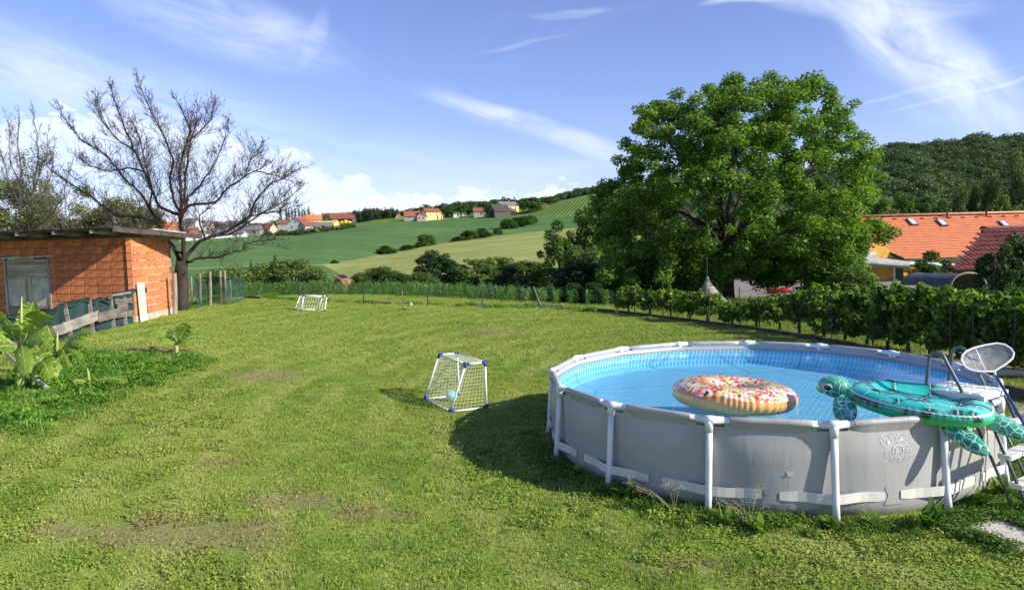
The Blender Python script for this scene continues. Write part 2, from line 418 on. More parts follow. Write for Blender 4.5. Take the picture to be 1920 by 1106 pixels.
def bare_mask(bn, pos):
    """worn places with the shape they have in the lawn"""
    tot = None; jit = bn.noise(pos, 2.2, 5, .7, col=True)
    v = bn.n('ShaderNodeVectorMath', {'operation': 'MULTIPLY_ADD'}, i0=jit, i1=(1.1, 1.1, 0), i2=pos).outputs[0]
    v = bn.n('ShaderNodeVectorMath', {'operation': 'SUBTRACT'}, i0=v, i1=(.55, .55, 0)).outputs[0]
    s_ = bn.n('ShaderNodeSeparateXYZ', i0=v)
    for (px, py, rx, ry) in PATCH:
        c = ground_at(px, py)
        a = bn.m('DIVIDE', bn.m('SUBTRACT', s_.outputs[0], c.x), rx); e = bn.m('DIVIDE', bn.m('SUBTRACT', s_.outputs[1], c.y), ry)
        g = bn.m('SUBTRACT', 1.0, bn.sm(bn.m('ADD', bn.m('MULTIPLY', a, a), bn.m('MULTIPLY', e, e)), .1, 1.5))
        tot = g if tot is None else bn.m('MAXIMUM', tot, g)
    return tot
def ground_mat():
    m, bn = mat_new('lawn_soil'); pos = bn.n('ShaderNodeNewGeometry').outputs['Position']
    base, mid, fine = lawn_colour(bn, pos)
    soil = bn.mix(bn.sm(bn.noise(pos, 22, 5, .7), .3, .7), (.20, .155, .09), (.34, .27, .16))
    f2 = bn.sm(bn.noise(pos, 14, 5, .7), .40, .62)
    c = bn.mix(f2, bn.mix(.5, base, (.06, .10, .015)), base)
    bare = bare_mask(bn, pos)
    c = bn.mix(bn.m('MULTIPLY', bare, bn.m('ADD', .35, bn.m('MULTIPLY', f2, .45)), clamp=True), c, soil)
    p = bn.n('ShaderNodeBsdfPrincipled', Base_Color=c, Roughness=.95); p.inputs['Specular IOR Level'].default_value = .1
    bb = bn.n('ShaderNodeBump', Strength=.9, Distance=.05, Height=bn.noise(pos, 18, 6, .7)); bn.nt.links.new(bb.outputs[0], p.inputs['Normal'])
    finish(bn, p); return m
M_GROUND = ground_mat()
o = obj('lawn', grid_mesh('lawn', np.concatenate([np.linspace(-70, -20, 26)[:-1], np.linspace(-20, 20, 101)[:-1], np.linspace(20, 90, 36)]),
        np.concatenate([np.linspace(-30, 2, 17)[:-1], np.linspace(2, 46, 111)[:-1], np.linspace(46, 66, 21)]), gz, M_GROUND)); tag(o, kind='structure')

# ------------------------------------------------------------------ far country: strips between field boundaries, each boundary a line of (image column, image row, distance)
KX = [-1500, -900, -300, 0, 200, 450, 607, 680, 760, 850, 950, 1040, 1100, 1200, 1400, 1650, 1920, 2300, 3200]
def L(*p):                                  # p: (px,py,D) knots
    px = [q[0] for q in p]; return lambda x: (np.interp(x, px, [q[1] for q in p]), np.interp(x, px, [q[2] for q in p]))
def zrow(z, D): return ('z', z, D)
ROWS = [
    L((-1500, 640, 52), (0, 572, 52), (607, 566, 52), (1040, 552, 52), (1650, 548, 52), (1920, 545, 52), (3200, 510, 52)),
    L((-1500, 590, 78), (0, 545, 78), (607, 538, 78), (1040, 527, 78), (1650, 520, 85), (1920, 515, 90), (3200, 480, 90)),
    L((-1500, 550, 120), (0, 520, 120), (450, 500, 130), (607, 497, 150), (665, 529, 92), (760, 529, 88), (1040, 520, 88), (1650, 500, 120), (1920, 490, 130), (3200, 455, 130)),
    L((-1500, 549, 121), (0, 519, 121), (450, 499, 131), (607, 496, 151), (680, 484, 200), (735, 474, 245), (815, 458, 290), (920, 444, 320), (1040, 431, 345), (1200, 415, 360), (1400, 440, 260), (1650, 470, 180), (1920, 470, 180), (3200, 440, 180)),
    L((-1500, 515, 420), (0, 470, 420), (450, 441, 440), (560, 440, 450), (680, 424, 470), (740, 416, 480), (850, 409, 500), (900, 407, 500), (1000, 405, 480), (1040, 408, 450), (1180, 395, 430), (1400, 420, 300), (1650, 440, 220), (1920, 440, 220), (3200, 420, 220)),
    L((-1500, 514, 430), (0, 469, 430), (450, 438, 470), (560, 436, 470), (650, 424, 480), (720, 411, 520), (810, 407, 520), (880, 404, 520), (960, 398, 520), (1040, 384, 520), (1100, 371, 520), (1200, 352, 520), (1400, 400, 400), (1650, 425, 260), (1920, 425, 260), (3200, 410, 260)),
    L((-1500, 500, 900), (0, 452, 900), (450, 425, 850), (560, 421, 800), (650, 412, 700), (720, 404, 640), (810, 399, 620), (880, 396, 620), (960, 388, 620), (1040, 378, 600), (1100, 365, 600), (1200, 346, 600), (1400, 380, 600), (1650, 400, 500), (1920, 405, 500), (3200, 400, 500)),
    L((-1500, 500, 2600), (0, 462, 2600), (607, 450, 2600), (1100, 440, 2600), (1920, 432, 2600), (3200, 420, 2600)),
    L((-1500, 502, 6000), (0, 466, 6000), (607, 455, 6000), (1100, 446, 6000), (1920, 434, 6000), (3200, 424, 6000))]
pxs = np.unique(np.concatenate([np.linspace(-1500, 400, 40), np.linspace(400, 1250, 86), np.linspace(1250, 3200, 50)]))
def row_pts(r):
    py, D = ROWS[r](pxs); return np.array([tuple(at(a, p, d)) for a, p, d in zip(pxs, py, D)])
RP = [row_pts(r) for r in range(len(ROWS))]
RP[0][:, 2] = np.minimum(RP[0][:, 2], gz(RP[0][:, 0], RP[0][:, 1]) - .25)
def far_z(px, D):
    """height of the far ground at an image column and distance"""
    Ds = []; Zs = []
    for r in range(len(ROWS)):
        d = float(np.interp(px, pxs, RP[r][:, 1])); Ds.append(d); Zs.append(float(np.interp(px, pxs, RP[r][:, 2])))
    return float(np.interp(D, Ds, Zs))
def strip(name, ra, rb, m, sub, kind='structure', lo=None, hi=None):
    A, B = RP[ra], RP[rb]
    if lo is not None:
        k = (pxs >= lo) & (pxs <= hi); A, B = A[k], B[k]
    rows = [A + (B - A) * (i / sub) for i in range(sub + 1)]
    V = np.concatenate(rows); n = len(A); i = (np.arange(sub)[:, None] * n + np.arange(n - 1)[None, :]).ravel()
    return tag(obj(name, np_mesh(name, V, np.stack([i, i + 1, i + n + 1, i + n], 1), m, smooth=True)), kind=kind)
def field_mat(name, c1, c2, rowdir, rowgap, depth=.5, noise_s=.05, bare=None, speck=.35):
    m, bn = mat_new(name); pos = bn.n('ShaderNodeNewGeometry').outputs['Position']
    v = bn.mapping(pos, rot=(0, 0, rowdir))
    q = bn.n('ShaderNodeSeparateXYZ', i0=v)
    rows = bn.sm(bn.m('SINE', bn.m('MULTIPLY', q.outputs[0], 2 * pi / rowgap)), -.6, .8)
    n = bn.noise(pos, noise_s, 4, .6); nf = bn.noise(pos, speck, 4, .7); nm = bn.noise(bn.mapping(v, scale=(.6, .05, .2)), 1, 3, .5)
    t = bn.m('ADD', bn.m('MULTIPLY', n, .6), bn.m('ADD', bn.m('MULTIPLY', nf, .8), bn.m('MULTIPLY', nm, .35)))
    t = bn.m('SUBTRACT', t, bn.m('MULTIPLY', bn.m('SUBTRACT', 1.0, rows), depth * .5))
    c = bn.mix(bn.sm(t, .45, 1.15), c1, c2)
    tram = bn.sm(bn.m('SINE', bn.m('ADD', bn.m('MULTIPLY', q.outputs[0], 2 * pi / 17), bn.m('MULTIPLY', nm, .8))), .93, .99)
    c = bn.mix(bn.m('MULTIPLY', tram, .35), c, (.16, .20, .07))
    c = bn.mix(bn.m('MULTIPLY', bn.sm(bn.noise(pos, .018, 5, .65), .42, .7), .35), c, tuple(min(1, v * 1.5) for v in c2))
    if bare: c = bn.mix(bn.m('MULTIPLY', bn.sm(bn.noise(bn.mapping(v, scale=(.05, .012, .02), loc=(3, 1, 0)), 1.0, 4, .6), .50, .72), .55), c, bare)
    p = bn.n('ShaderNodeBsdfPrincipled', Base_Color=c, Roughness=.9); p.inputs['Specular IOR Level'].default_value = .15
    bb = bn.n('ShaderNodeBump', Strength=.7, Distance=.6, Height=bn.m('ADD', nf, bn.m('MULTIPLY', rows, depth))); bn.nt.links.new(bb.outputs[0], p.inputs['Normal'])
    finish(bn, p); return m
M_MAIZE = field_mat('maize_field', (.052, .120, .030), (.105, .200, .050), .5, 1.6, .35)
M_STUB = field_mat('mown_meadow', (.195, .235, .052), (.33, .355, .095), 1.25, 3.4, .35, bare=(.38, .30, .15))
M_MEADOW = field_mat('bright_meadow', (.105, .170, .030), (.185, .245, .05), .4, 3, .1)
M_VINE = field_mat('vineyard_rows', (.100, .165, .030), (.145, .24, .042), .25, 3.0, .7)
strip('valley_meadow', 0, 1, M_MEADOW, 2)
strip('valley_field', 1, 2, M_MAIZE, 2)
strip('mown_meadow', 2, 3, M_STUB, 12)
strip('maize_field', 3, 4, M_MAIZE, 14)
strip('vineyard', 4, 5, M_VINE, 6)
strip('hilltop_meadow', 5, 6, M_MEADOW, 4)
strip('hinterland', 6, 7, M_MEADOW, 4)
strip('plain', 7, 8, M_MEADOW, 2)
# ------------------------------------------------------------------ the pool
PC = Vector((3.505, 10.056, 0)); PR = 2.978; PN = 15; PH0 = 2.961; ZR = 1.0; ZW = .895; ZF = .60
def liner_grey():
    m, bn = mat_new('grey_pvc'); co = bn.n('ShaderNodeTexCoord').outputs['Object']; q = bn.n('ShaderNodeSeparateXYZ', i0=co); n = bn.noise(co, 1.5, 5, .6)
    c = bn.mix(bn.sm(n, .3, .7), (.345, .345, .335), (.39, .388, .375))
    splash = bn.m('MULTIPLY', bn.sm(bn.m('ADD', bn.m('MULTIPLY', bn.noise(co, 4.0, 6, .7), .55), bn.m('MULTIPLY', q.outputs[2], -1.3)), .02, .30), .65)
    c = bn.mix(splash, c, (.21, .20, .13))
    runs = bn.m('MULTIPLY', bn.sm(bn.noise(bn.mapping(co, scale=(9, 9, .7)), 1.0, 5, .6),   .60, .78), .16); c = bn.mix(runs, c, (.27, .265, .24))
    p = bn.n('ShaderNodeBsdfPrincipled', Base_Color=c, Roughness=.42); p.inputs['Specular IOR Level'].default_value = .35
    hgt = bn.m('ADD', bn.noise(bn.mapping(co, scale=(5, 5, 1.1)), 1.0, 3, .5, .8), bn.m('MULTIPLY', bn.noise(co, 60, 2, .5), .03))
    bb = bn.n('ShaderNodeBump', Strength=.26, Distance=.03, Height=hgt); bn.nt.links.new(bb.outputs[0], p.inputs['Normal']); finish(bn, p); return m
M_LINER = liner_grey()
M_PIPE = mat('white_pipe', (.72, .74, .76), .32, .03, 2.0, 0, spec=.5, dirt=((.5, .5, .46), 5.0, .3))
M_STRAP = mat('cream_strap', (.66, .65, .57), .6, .03, 6.0, .08, 40, dirt=((.42, .41, .33), 3.0, .25))
M_PRINT = mat('pale_print', (.50, .52, .53), .5, .02)
def pool_dir(a): return Vector((cos(a), sin(a), 0))
def wall_r(a, z):
    k = ((a - PH0) / (2 * pi / PN)) % 1.0; phi = (k - .5) * 2 * pi / PN
    chord = PR * cos(pi / PN) / cos(phi) - .012; mid = PR * .985 + .045 * sin(pi * k) ** .7
    t = min(1, max(0, (ZR - z) / .38)); t = t * t * (3 - 2 * t); low = 1 - max(0, (.14 - z) / .14) ** 2 * .02
    return (chord * (1 - t) + mid * t) * low
def wall_pt(a, z, off=0.0): return PC + pool_dir(a) * (wall_r(a, z) + off) + Vector((0, 0, z))
def joint_pt(i): return PC + pool_dir(PH0 + i * 2 * pi / PN) * PR + Vector((0, 0, ZR))
pool = thing('above_ground_pool', 'large round grey frame pool filled with blue water, standing on the lawn', 'pool', tuple(PC))
# outer wall with a notch under every joint
m_ = MB(); SEG = PN * 16; zs = [0, .04, .1, .18, .27, .36, .46, .56, .66, .76, .86, .925, .965]
for z in zs:
    for k in range(SEG): m_.vert(wall_pt(PH0 + 2 * pi * k / SEG, z))
for r_ in range(len(zs) - 1):
    for k in range(SEG):
        if r_ >= len(zs) - 2 and (k % 16) in (0, 1, 14, 15): continue
        m_.face((r_ * SEG + k, r_ * SEG + (k + 1) % SEG, (r_ + 1) * SEG + (k + 1) % SEG, (r_ + 1) * SEG + k))
m_.build('outer_wall', M_LINER, pool, smooth=True)
# inner liner: grey above the water, printed blue below
def liner_mat(floor):
    m, bn = mat_new('blue_liner_floor' if floor else 'blue_liner_wall'); pos = bn.n('ShaderNodeNewGeometry').outputs['Position']
    q = bn.n('ShaderNodeSeparateXYZ', i0=pos)
    x = bn.m('SUBTRACT', q.outputs[0], PC.x); y = bn.m('SUBTRACT', q.outputs[1], PC.y)
    wob = bn.m('MULTIPLY', bn.m('SUBTRACT', bn.noise(pos, 1.7, 3, .5), .5), .10)
    if floor:
        ca, sa = cos(1.0), sin(1.0)
        u = bn.m('ADD', bn.m('ADD', bn.m('MULTIPLY', x, ca), bn.m('MULTIPLY', y, sa)), wob); v = bn.m('ADD', bn.m('SUBTRACT', bn.m('MULTIPLY', y, ca), bn.m('MULTIPLY', x, sa)), wob)
        gu, gv = .075, .075
    else:
        u = bn.m('ADD', bn.m('MULTIPLY', bn.m('ARCTAN2', y, x), PR), bn.m('MULTIPLY', bn.m('SINE', bn.m('MULTIPLY', q.outputs[2], 9.0)), .03)); v = q.outputs[2]; gu, gv = .075, .10
    def line(c, g, w_):
        f = bn.m('FRACT', bn.m('ADD', bn.m('DIVIDE', c, g), 100.0)); d = bn.m('ABSOLUTE', bn.m('SUBTRACT', f, .5))
        return bn.sm(d, .5 - w_, .5 - w_ * .4)
    ln = bn.m('MAXIMUM', line(u, gu, .22), bn.m('MULTIPLY', line(v, gv, .2), .55))
    base = bn.mix(bn.noise(pos, 25, 3, .6), (.085, .56, .88), (.14, .66, .93))
    c = bn.mix(bn.m('MULTIPLY', ln, .9), base, (.66, .93, .99))
    # faint creases, drawn as darker blue lines in the colour
    cr = bn.n('ShaderNodeTexVoronoi', {'feature': 'DISTANCE_TO_EDGE'}, Vector=bn.mapping(pos, loc=(2.3, 1.1, 0)), Scale=.55)
    c = bn.mix(bn.m('MULTIPLY', bn.m('SUBTRACT', 1.0, bn.sm(cr.outputs[0], .004, .02)), .35), c, (.03, .22, .42))
    p = bn.n('ShaderNodeBsdfPrincipled', Base_Color=c, Roughness=.5); p.inputs['Specular IOR Level'].default_value = .2
    # light focused by the ripples, as a fine relief of the liner
    bb = bn.n('ShaderNodeBump', Strength=.25, Distance=.03, Height=bn.noise(pos, 6, 3, .6)); bn.nt.links.new(bb.outputs[0], p.inputs['Normal'])
    finish(bn, p); return m
M_LW, M_LF = liner_mat(False), liner_mat(True)
m_ = MB(); SEG = PN * 12
for z, dr in ((.955, .0), (ZW - .02, .03), (ZW - .02, .031), (.74, .035), (ZF + .05, .05), (ZF, .12)):
    for k in range(SEG):
        a = PH0 + 2 * pi * k / SEG; m_.vert(PC + pool_dir(a) * (wall_r(a, max(z, .8)) - .02 - dr) + Vector((0, 0, z)))
for r_ in range(5):
    m_.cur = 0 if r_ == 0 else 1
    for k in range(SEG):
        if r_ == 0 and False: continue
        m_.face((r_ * SEG + k, (r_ + 1) * SEG + k, (r_ + 1) * SEG + (k + 1) % SEG, r_ * SEG + (k + 1) % SEG))
m_.build('inner_liner', [M_LINER, M_LW], pool, smooth=True)
m_ = MB(); n0 = [m_.vert(PC + pool_dir(PH0 + 2 * pi * k / SEG) * (PR - .15) + Vector((0, 0, ZF + .001))) for k in range(SEG)]; m_.face(n0)
m_.build('pool_floor', M_LF, pool)
# water
def water_mat():
    m, bn = mat_new('water'); pos = bn.n('ShaderNodeNewGeometry').outputs['Position']
    h_ = bn.m('ADD', bn.noise(bn.mapping(pos, scale=(1, 1.6, 1), rot=(0, 0, .4)), 3.2, 3, .5, .4), bn.m('MULTIPLY', bn.noise(pos, 14, 2, .5), .15))
    bb = bn.n('ShaderNodeBump', Strength=.10, Distance=.06, Height=h_)
    fr = bn.n('ShaderNodeFresnel', IOR=1.33); bn.nt.links.new(bb.outputs[0], fr.inputs['Normal'])
    tr = bn.n('ShaderNodeBsdfTransparent', Color=(.88, .98, 1.0)); gl = bn.n('ShaderNodeBsdfGlossy', Color=(1, 1, 1), Roughness=.03)
    bn.nt.links.new(bb.outputs[0], gl.inputs['Normal'])
    finish(bn, bn.n('ShaderNodeMixShader', i0=bn.m('MULTIPLY', fr.outputs[0], .55), i1=tr.outputs[0], i2=gl.outputs[0])); return m
m_ = MB(); c0 = m_.vert(PC + Vector((0, 0, ZW))); SEG = 90
rg = [[m_.vert(PC + pool_dir(2 * pi * k / SEG) * rr + Vector((0, 0, ZW))) for k in range(SEG)] for rr in (1, 2, PR * .978)]
for k in range(SEG):
    m_.face((c0, rg[0][k], rg[0][(k + 1) % SEG]))
    for j in (0, 1): m_.face((rg[j][k], rg[j + 1][k], rg[j + 1][(k + 1) % SEG], rg[j][(k + 1) % SEG]))
tag(obj('water', m_.mesh('water', water_mat(), True)), kind='structure')
# frame: beams in fabric sleeves, T joints, legs, straps
J = [joint_pt(i) for i in range(PN)]
for i in range(PN):
    a, c = J[i], J[(i + 1) % PN]; d = c - a
    q = MB(); q.tube([a + d * .10, c - d * .10], .033, 12); q.build('rim_pipe', M_PIPE, pool, True)
    q = MB(); pts = [a + d * t for t in (.165, .18, .35, .5, .65, .82, .835)]; q.tube(pts, [.030, .041, .041, .041, .041, .041, .030], 14)
    # flap of the sleeve running down to the wall, outside and inside
    q.build('rim_sleeve', M_LINER, pool, True)
    q = MB(); n_ = 12
    for side in (0, 1):
        base = len(q.v)
        for k in range(n_ + 1):
            t = .17 + .66 * k / n_; p = a + d * t; o_ = (p - PC); o_.z = 0; o_.normalize(); edge = min(1, min(k, n_ - k) / 1.5)
            al = atan2(p.y - PC.y, p.x - PC.x)
            if side == 0: lowp = wall_pt(al, .90 + .04 * (1 - edge), .004); top = p + o_ * .036 + Vector((0, 0, -.012))
            else: lowp = wall_pt(al, .90 + .04 * (1 - edge), -.024); top = p - o_ * .036 + Vector((0, 0, -.012))
            q.vert(top); q.vert(lowp)
        for k in range(n_): q.face((base + 2 * k, base + 2 * k + 1, base + 2 * k + 3, base + 2 * k + 2))
    q.build('sleeve_flap', M_LINER, pool, True)
    ang = PH0 + i * 2 * pi / PN; tdir = Vector((-sin(ang), cos(ang), 0)); od = pool_dir(ang)
    dp = (J[i - 1] - J[i]).normalized(); dn = (J[(i + 1) % PN] - J[i]).normalized(); p = J[i]
    q = MB(); q.tube([p + dp * .15, p + dp * .145, p + dp * .06, p + dp * .058, p, p + dn * .058, p + dn * .06, p + dn * .145, p + dn * .15], [.036, .040, .040, .046, .048, .046, .040, .040, .036], 14)
    q.tube([p, p + Vector((0, 0, -.075)), p + Vector((0, 0, -.08)), p + Vector((0, 0, -.13))], [.047, .047, .044, .044], 14)
    q.build('rim_joint', M_PIPE, pool, True)
    q = MB(); top = p + Vector((0, 0, -.11)); bot = PC + od * PR * 1.030 + Vector((0, 0, -.02)); mid = top.lerp(bot, .75) - od * .012
    q.tube([top, top.lerp(mid, .5) + od * .002, mid, bot], .037, 12); q.build('leg', M_PIPE, pool, True)
    # strap, from slot to slot over the leg
    q = MB(); half = pi / PN; pts = []
    for k in range(13):
        t = (k - 6) / 6 * .86 * half * 1.0; a_ = ang + t; zc = .235 + .004 * sin(i * 3 + k)
        off = .010 + .104 * max(0, 1 - abs(t) / (.50 * half)) ** 1.0; e_ = .052 if abs(k - 6) < 6 else .042
        rr = wall_r(a_, zc) + off; pts.append((PC + pool_dir(a_) * rr, zc, e_))
    for (pp, zc, e_) in pts:
        q.vert(pp + Vector((0, 0, zc - e_))); q.vert(pp + Vector((0, 0, zc + e_)))
    for (pp, zc, e_) in pts:
        r0 = (pp - PC).normalized() * .004; q.vert(pp - r0 + Vector((0, 0, zc - e_))); q.vert(pp - r0 + Vector((0, 0, zc + e_)))
    for k in range(12):
        q.face((2 * k, 2 * k + 2, 2 * k + 3, 2 * k + 1)); q.face((26 + 2 * k, 26 + 2 * k + 1, 26 + 2 * k + 3, 26 + 2 * k + 2))
        q.face((2 * k + 1, 2 * k + 3, 26 + 2 * k + 3, 26 + 2 * k + 1)); q.face((2 * k, 26 + 2 * k, 26 + 2 * k + 2, 2 * k + 2))
    q.build('strap', M_STRAP, pool)
    # bone-shaped patch that holds the strap ends
    q = MB(); am = ang + half; n_ = 8; base = 0
    for k in range(n_ + 1):
        zc = .235 + (k / n_ - .5) * .19; wd = .055 + .04 * abs(k / n_ - .5) * 2 * (1 if k not in (0, n_) else .9)
        for s_ in (-1, 0, 1): q.vert(wall_pt(am + s_ * wd / PR, zc, .007 if s_ == 0 else .004))
    for k in range(n_):
        for j in (0, 1): q.face((3 * k + j, 3 * k + j + 1, 3 * k + 4 + j, 3 * k + 3 + j))
    q.build('strap_holder', M_LINER, pool, True)
# printed safety signs and text on the wall, valve patch
def hit(px, py):
    d = ray(px, py); r_ = PR * .99; ox, oy = -PC.x, -PC.y
    A = d.x ** 2 + 1; B = 2 * (ox * d.x + oy); Cc = ox ** 2 + oy ** 2 - r_ ** 2; t = (-B - sqrt(B * B - 4 * A * Cc)) / (2 * A)
    return atan2(t - PC.y, t * d.x - PC.x), EYE + d.z * t
pr = MB()
def wp(a0, z0, u, v): return wall_pt(a0 + u / PR, z0 + v, .003)
def ring(a0, z0, r_, w_, n_=28):
    for k in range(n_):
        t0, t1 = 2 * pi * k / n_, 2 * pi * (k + 1) / n_
        pr.quad(wp(a0, z0, (r_ - w_) * cos(t0), (r_ - w_) * sin(t0)), wp(a0, z0, r_ * cos(t0), r_ * sin(t0)), wp(a0, z0, r_ * cos(t1), r_ * sin(t1)), wp(a0, z0, (r_ - w_) * cos(t1), (r_ - w_) * sin(t1)))
def bar(a0, z0, u0, v0, u1, v1, w_):
    dx_, dy_ = u1 - u0, v1 - v0; l = sqrt(dx_ ** 2 + dy_ ** 2); nx, ny = -dy_ / l * w_ / 2, dx_ / l * w_ / 2
    pr.quad(wp(a0, z0, u0 - nx, v0 - ny), wp(a0, z0, u1 - nx, v1 - ny), wp(a0, z0, u1 + nx, v1 + ny), wp(a0, z0, u0 + nx, v0 + ny))
signs = [(1662.5, 826, .068), (1691.5, 823.5, .066), (1681, 844.5, .066), (1661.3, 848.5, .037), (1670.3, 859.3, .037), (1685.2, 862.2, .037), (1697.6, 857, .037), (1701, 845.5, .037)]
for n_, (px, py, r_) in enumerate(signs):
    pr = MB(); a0, z0 = hit(px, py); ring(a0, z0, r_, .009 if r_ > .05 else .006)
    if n_ != 0: bar(a0, z0, -r_ * .62, r_ * .62, r_ * .62, -r_ * .62, .008 if r_ > .05 else .005)
    if n_ == 0:
        ring(a0, z0 + .018, .010, .010, 10)
        for u0, v0, u1, v1 in ((-.04, .02, -.015, .012), (-.015, .012, .01, .018), (-.038, .008, -.02, .015)): bar(a0, z0, u0, v0, u1, v1, .006)
        pr.quad(wp(a0, z0, .004, -.045), wp(a0, z0, .042, -.04), wp(a0, z0, .045, .0), wp(a0, z0, .006, .004))
    elif n_ == 1:
        ring(a0, z0 + .008, .014, .014, 10)
        for t in range(6): bar(a0, z0, 0, 0, .045 * cos(t * 1.05 + .3), .045 * sin(t * 1.05 + .3), .010)
    elif n_ == 2:
        ring(a0 - .006, z0 + .02, .009, .009, 8); bar(a0, z0, -.03, -.025, -.01, .012, .012); bar(a0, z0, -.035, .0, .005, -.006, .008)
    else:
        bar(a0, z0, -.02, -.006, 0, .008, .007); bar(a0, z0, 0, .008, .02, .0, .006)
    pr.build('printed_sign', M_PRINT, pool)
pr = MB()
rr_ = random.Random(3)
def letters(px, py, wid, hgt, du=0):
    """a line of small lettering"""
    a0, z0 = hit(px, py); u = du
    while u < wid:
        l = rr_.uniform(.004, .016)
        bar(a0, z0, u, 0, min(wid, u + l), 0, hgt); u += l + .005
for k in range(6): letters(1703 + k * .3, 817.5 + k * 2.35, rr_.uniform(.08, .12), .0045)
for k in range(6): letters(1708.5 + k * .5, 849.5 + k * 2.6, rr_.uniform(.08, .11), .0045)
for k in range(3): letters(1796 + k * 5, 853 + k * 2.5, .16, .005)
pr.build('printed_text', M_PRINT, pool, kind='stuff')
a0, z0 = hit(1481, 886); q = MB()
for (u0, v0, u1, v1, o0) in ((-.035, -.03, .03, .028, .004), (-.02, -.012, .018, .014, .014)):
    P4 = [wall_pt(a0 + u / PR, z0 + v, o0) for u, v in ((u0, v0), (u1, v0 - .004), (u1, v1 - .01), (u0, v1))]; q.quad(*P4)
for k in range(10):
    zt = z0 - .03 - k * .022; q.quad(wall_pt(a0 - .003 + .002 * sin(k), zt, .003), wall_pt(a0 - .0015 + .002 * sin(k), zt, .003), wall_pt(a0 - .0015 + .002 * sin(k + 1), zt - .022, .003), wall_pt(a0 - .003 + .002 * sin(k + 1), zt - .022, .003))
q.build('drain_patch', mat('patch', (.45, .46, .46), .3), pool)

# ------------------------------------------------------------------ inflatables
def print_mat(name, rough=.25, coat=.5, bump=.25, bs=14):
    m, bn = mat_new(name); a = bn.n('ShaderNodeAttribute', {'attribute_name': 'col'}).outputs['Color']
    p = bn.n('ShaderNodeBsdfPrincipled', Base_Color=a, Roughness=rough); p.inputs['Coat Weight'].default_value = coat; p.inputs['Coat Roughness'].default_value = .08
    bb = bn.n('ShaderNodeBump', Strength=bump, Distance=.01, Height=bn.noise(bn.n('ShaderNodeTexCoord').outputs['Object'], bs, 3, .6)); bn.nt.links.new(bb.outputs[0], p.inputs['Normal'])
    finish(bn, p); return m
def grid_obj(name, P, C, m, parent, wrap_u=True, wrap_v=True, loc=None):
    """P: nu x nv x 3 points, C: nu x nv x 3 printed colours"""
    nu, nv = P.shape[:2]; iu = np.arange(nu if wrap_u else nu - 1); iv = np.arange(nv if wrap_v else nv - 1)
    a, c = np.meshgrid(iu, iv, indexing='ij'); a2 = (a + 1) % nu; c2 = (c + 1) % nv
    Fq = np.stack([a * nv + c, a2 * nv + c, a2 * nv + c2, a * nv + c2], -1).reshape(-1, 4)
    me = np_mesh(name, P.reshape(-1, 3), Fq, m, smooth=True)
    at_ = me.attributes.new('col', 'FLOAT_COLOR', 'POINT'); at_.data.foreach_set('color', np.concatenate([C.reshape(-1, 3), np.ones((nu * nv, 1))], 1).astype(np.float32).ravel())
    return obj(name, me, parent)
# doughnut ring
dc = at(1375, 748, 8.72); don = thing('swim_ring', 'inflatable doughnut swim ring with white icing and coloured sprinkles, floating on the water', 'swim ring', (dc.x, 8.72, ZW))
nu, nv = 640, 150; U, V_ = np.meshgrid(np.linspace(0, 2 * pi, nu, endpoint=False), np.linspace(0, 2 * pi, nv, endpoint=False), indexing='ij')
Rm, rt, rz = .475, .285, .165
wr = .004 * np.sin(U * 60 + 3 * np.sin(U * 7)) * np.exp(-((np.cos(V_) - 1) / .5) ** 2) * (np.abs(np.sin(V_)) < .8) - .012 * np.exp(-((V_ - pi) / .35) ** 2) * np.abs(np.sin(U * 18))
rad = Rm + (rt + wr) * np.cos(V_); Pz = (rz + wr * .5) * np.sin(V_)
tx, ty = -.03, -.055                     # floats a little askew
Pd = np.stack([rad * np.cos(U), rad * np.sin(U), .085 + Pz - ty * rad * np.cos(U) * -1 + tx * rad * np.sin(U)], -1)
rs = np.random.RandomState(5); Cc = np.empty((nu, nv, 3))
vv = np.where(V_ > pi, V_ - 2 * pi, V_)           # 0 outer equator, pi/2 top
edge = .42 + .06 * np.sin(U * 9 + 1) + .04 * np.sin(U * 17 + 2)
ice = (vv > edge) & (vv < pi * .97)
brown = np.array([.60, .24, .06]); cream = np.array([.80, .44, .14]); tq = np.clip((edge - vv) / .45, 0, 1)[..., None]
st = (.5 + .5 * np.sin(U * 130 + 6 * np.sin(U * 11)))[..., None] * .30
Cc[:] = brown * (1 - tq) + cream * tq - st * np.array([.20, .17, .07]) * (tq > .15)
Cc[ice] = (.84, .66, .58)
pal = [(.80, .05, .035), (.84, .20, .04), (.86, .45, .03), (.82, .10, .10), (.86, .62, .05), (.80, .05, .035), (.80, .05, .035), (.82, .12, .02), (.85, .33, .03), (.86, .62, .03), (.86, .70, .05), (.70, .03, .12), (.30, .52, .06), (.08, .33, .06), (.035, .02, .07), (.20, .55, .62), (.80, .25, .30)]
sp = 0
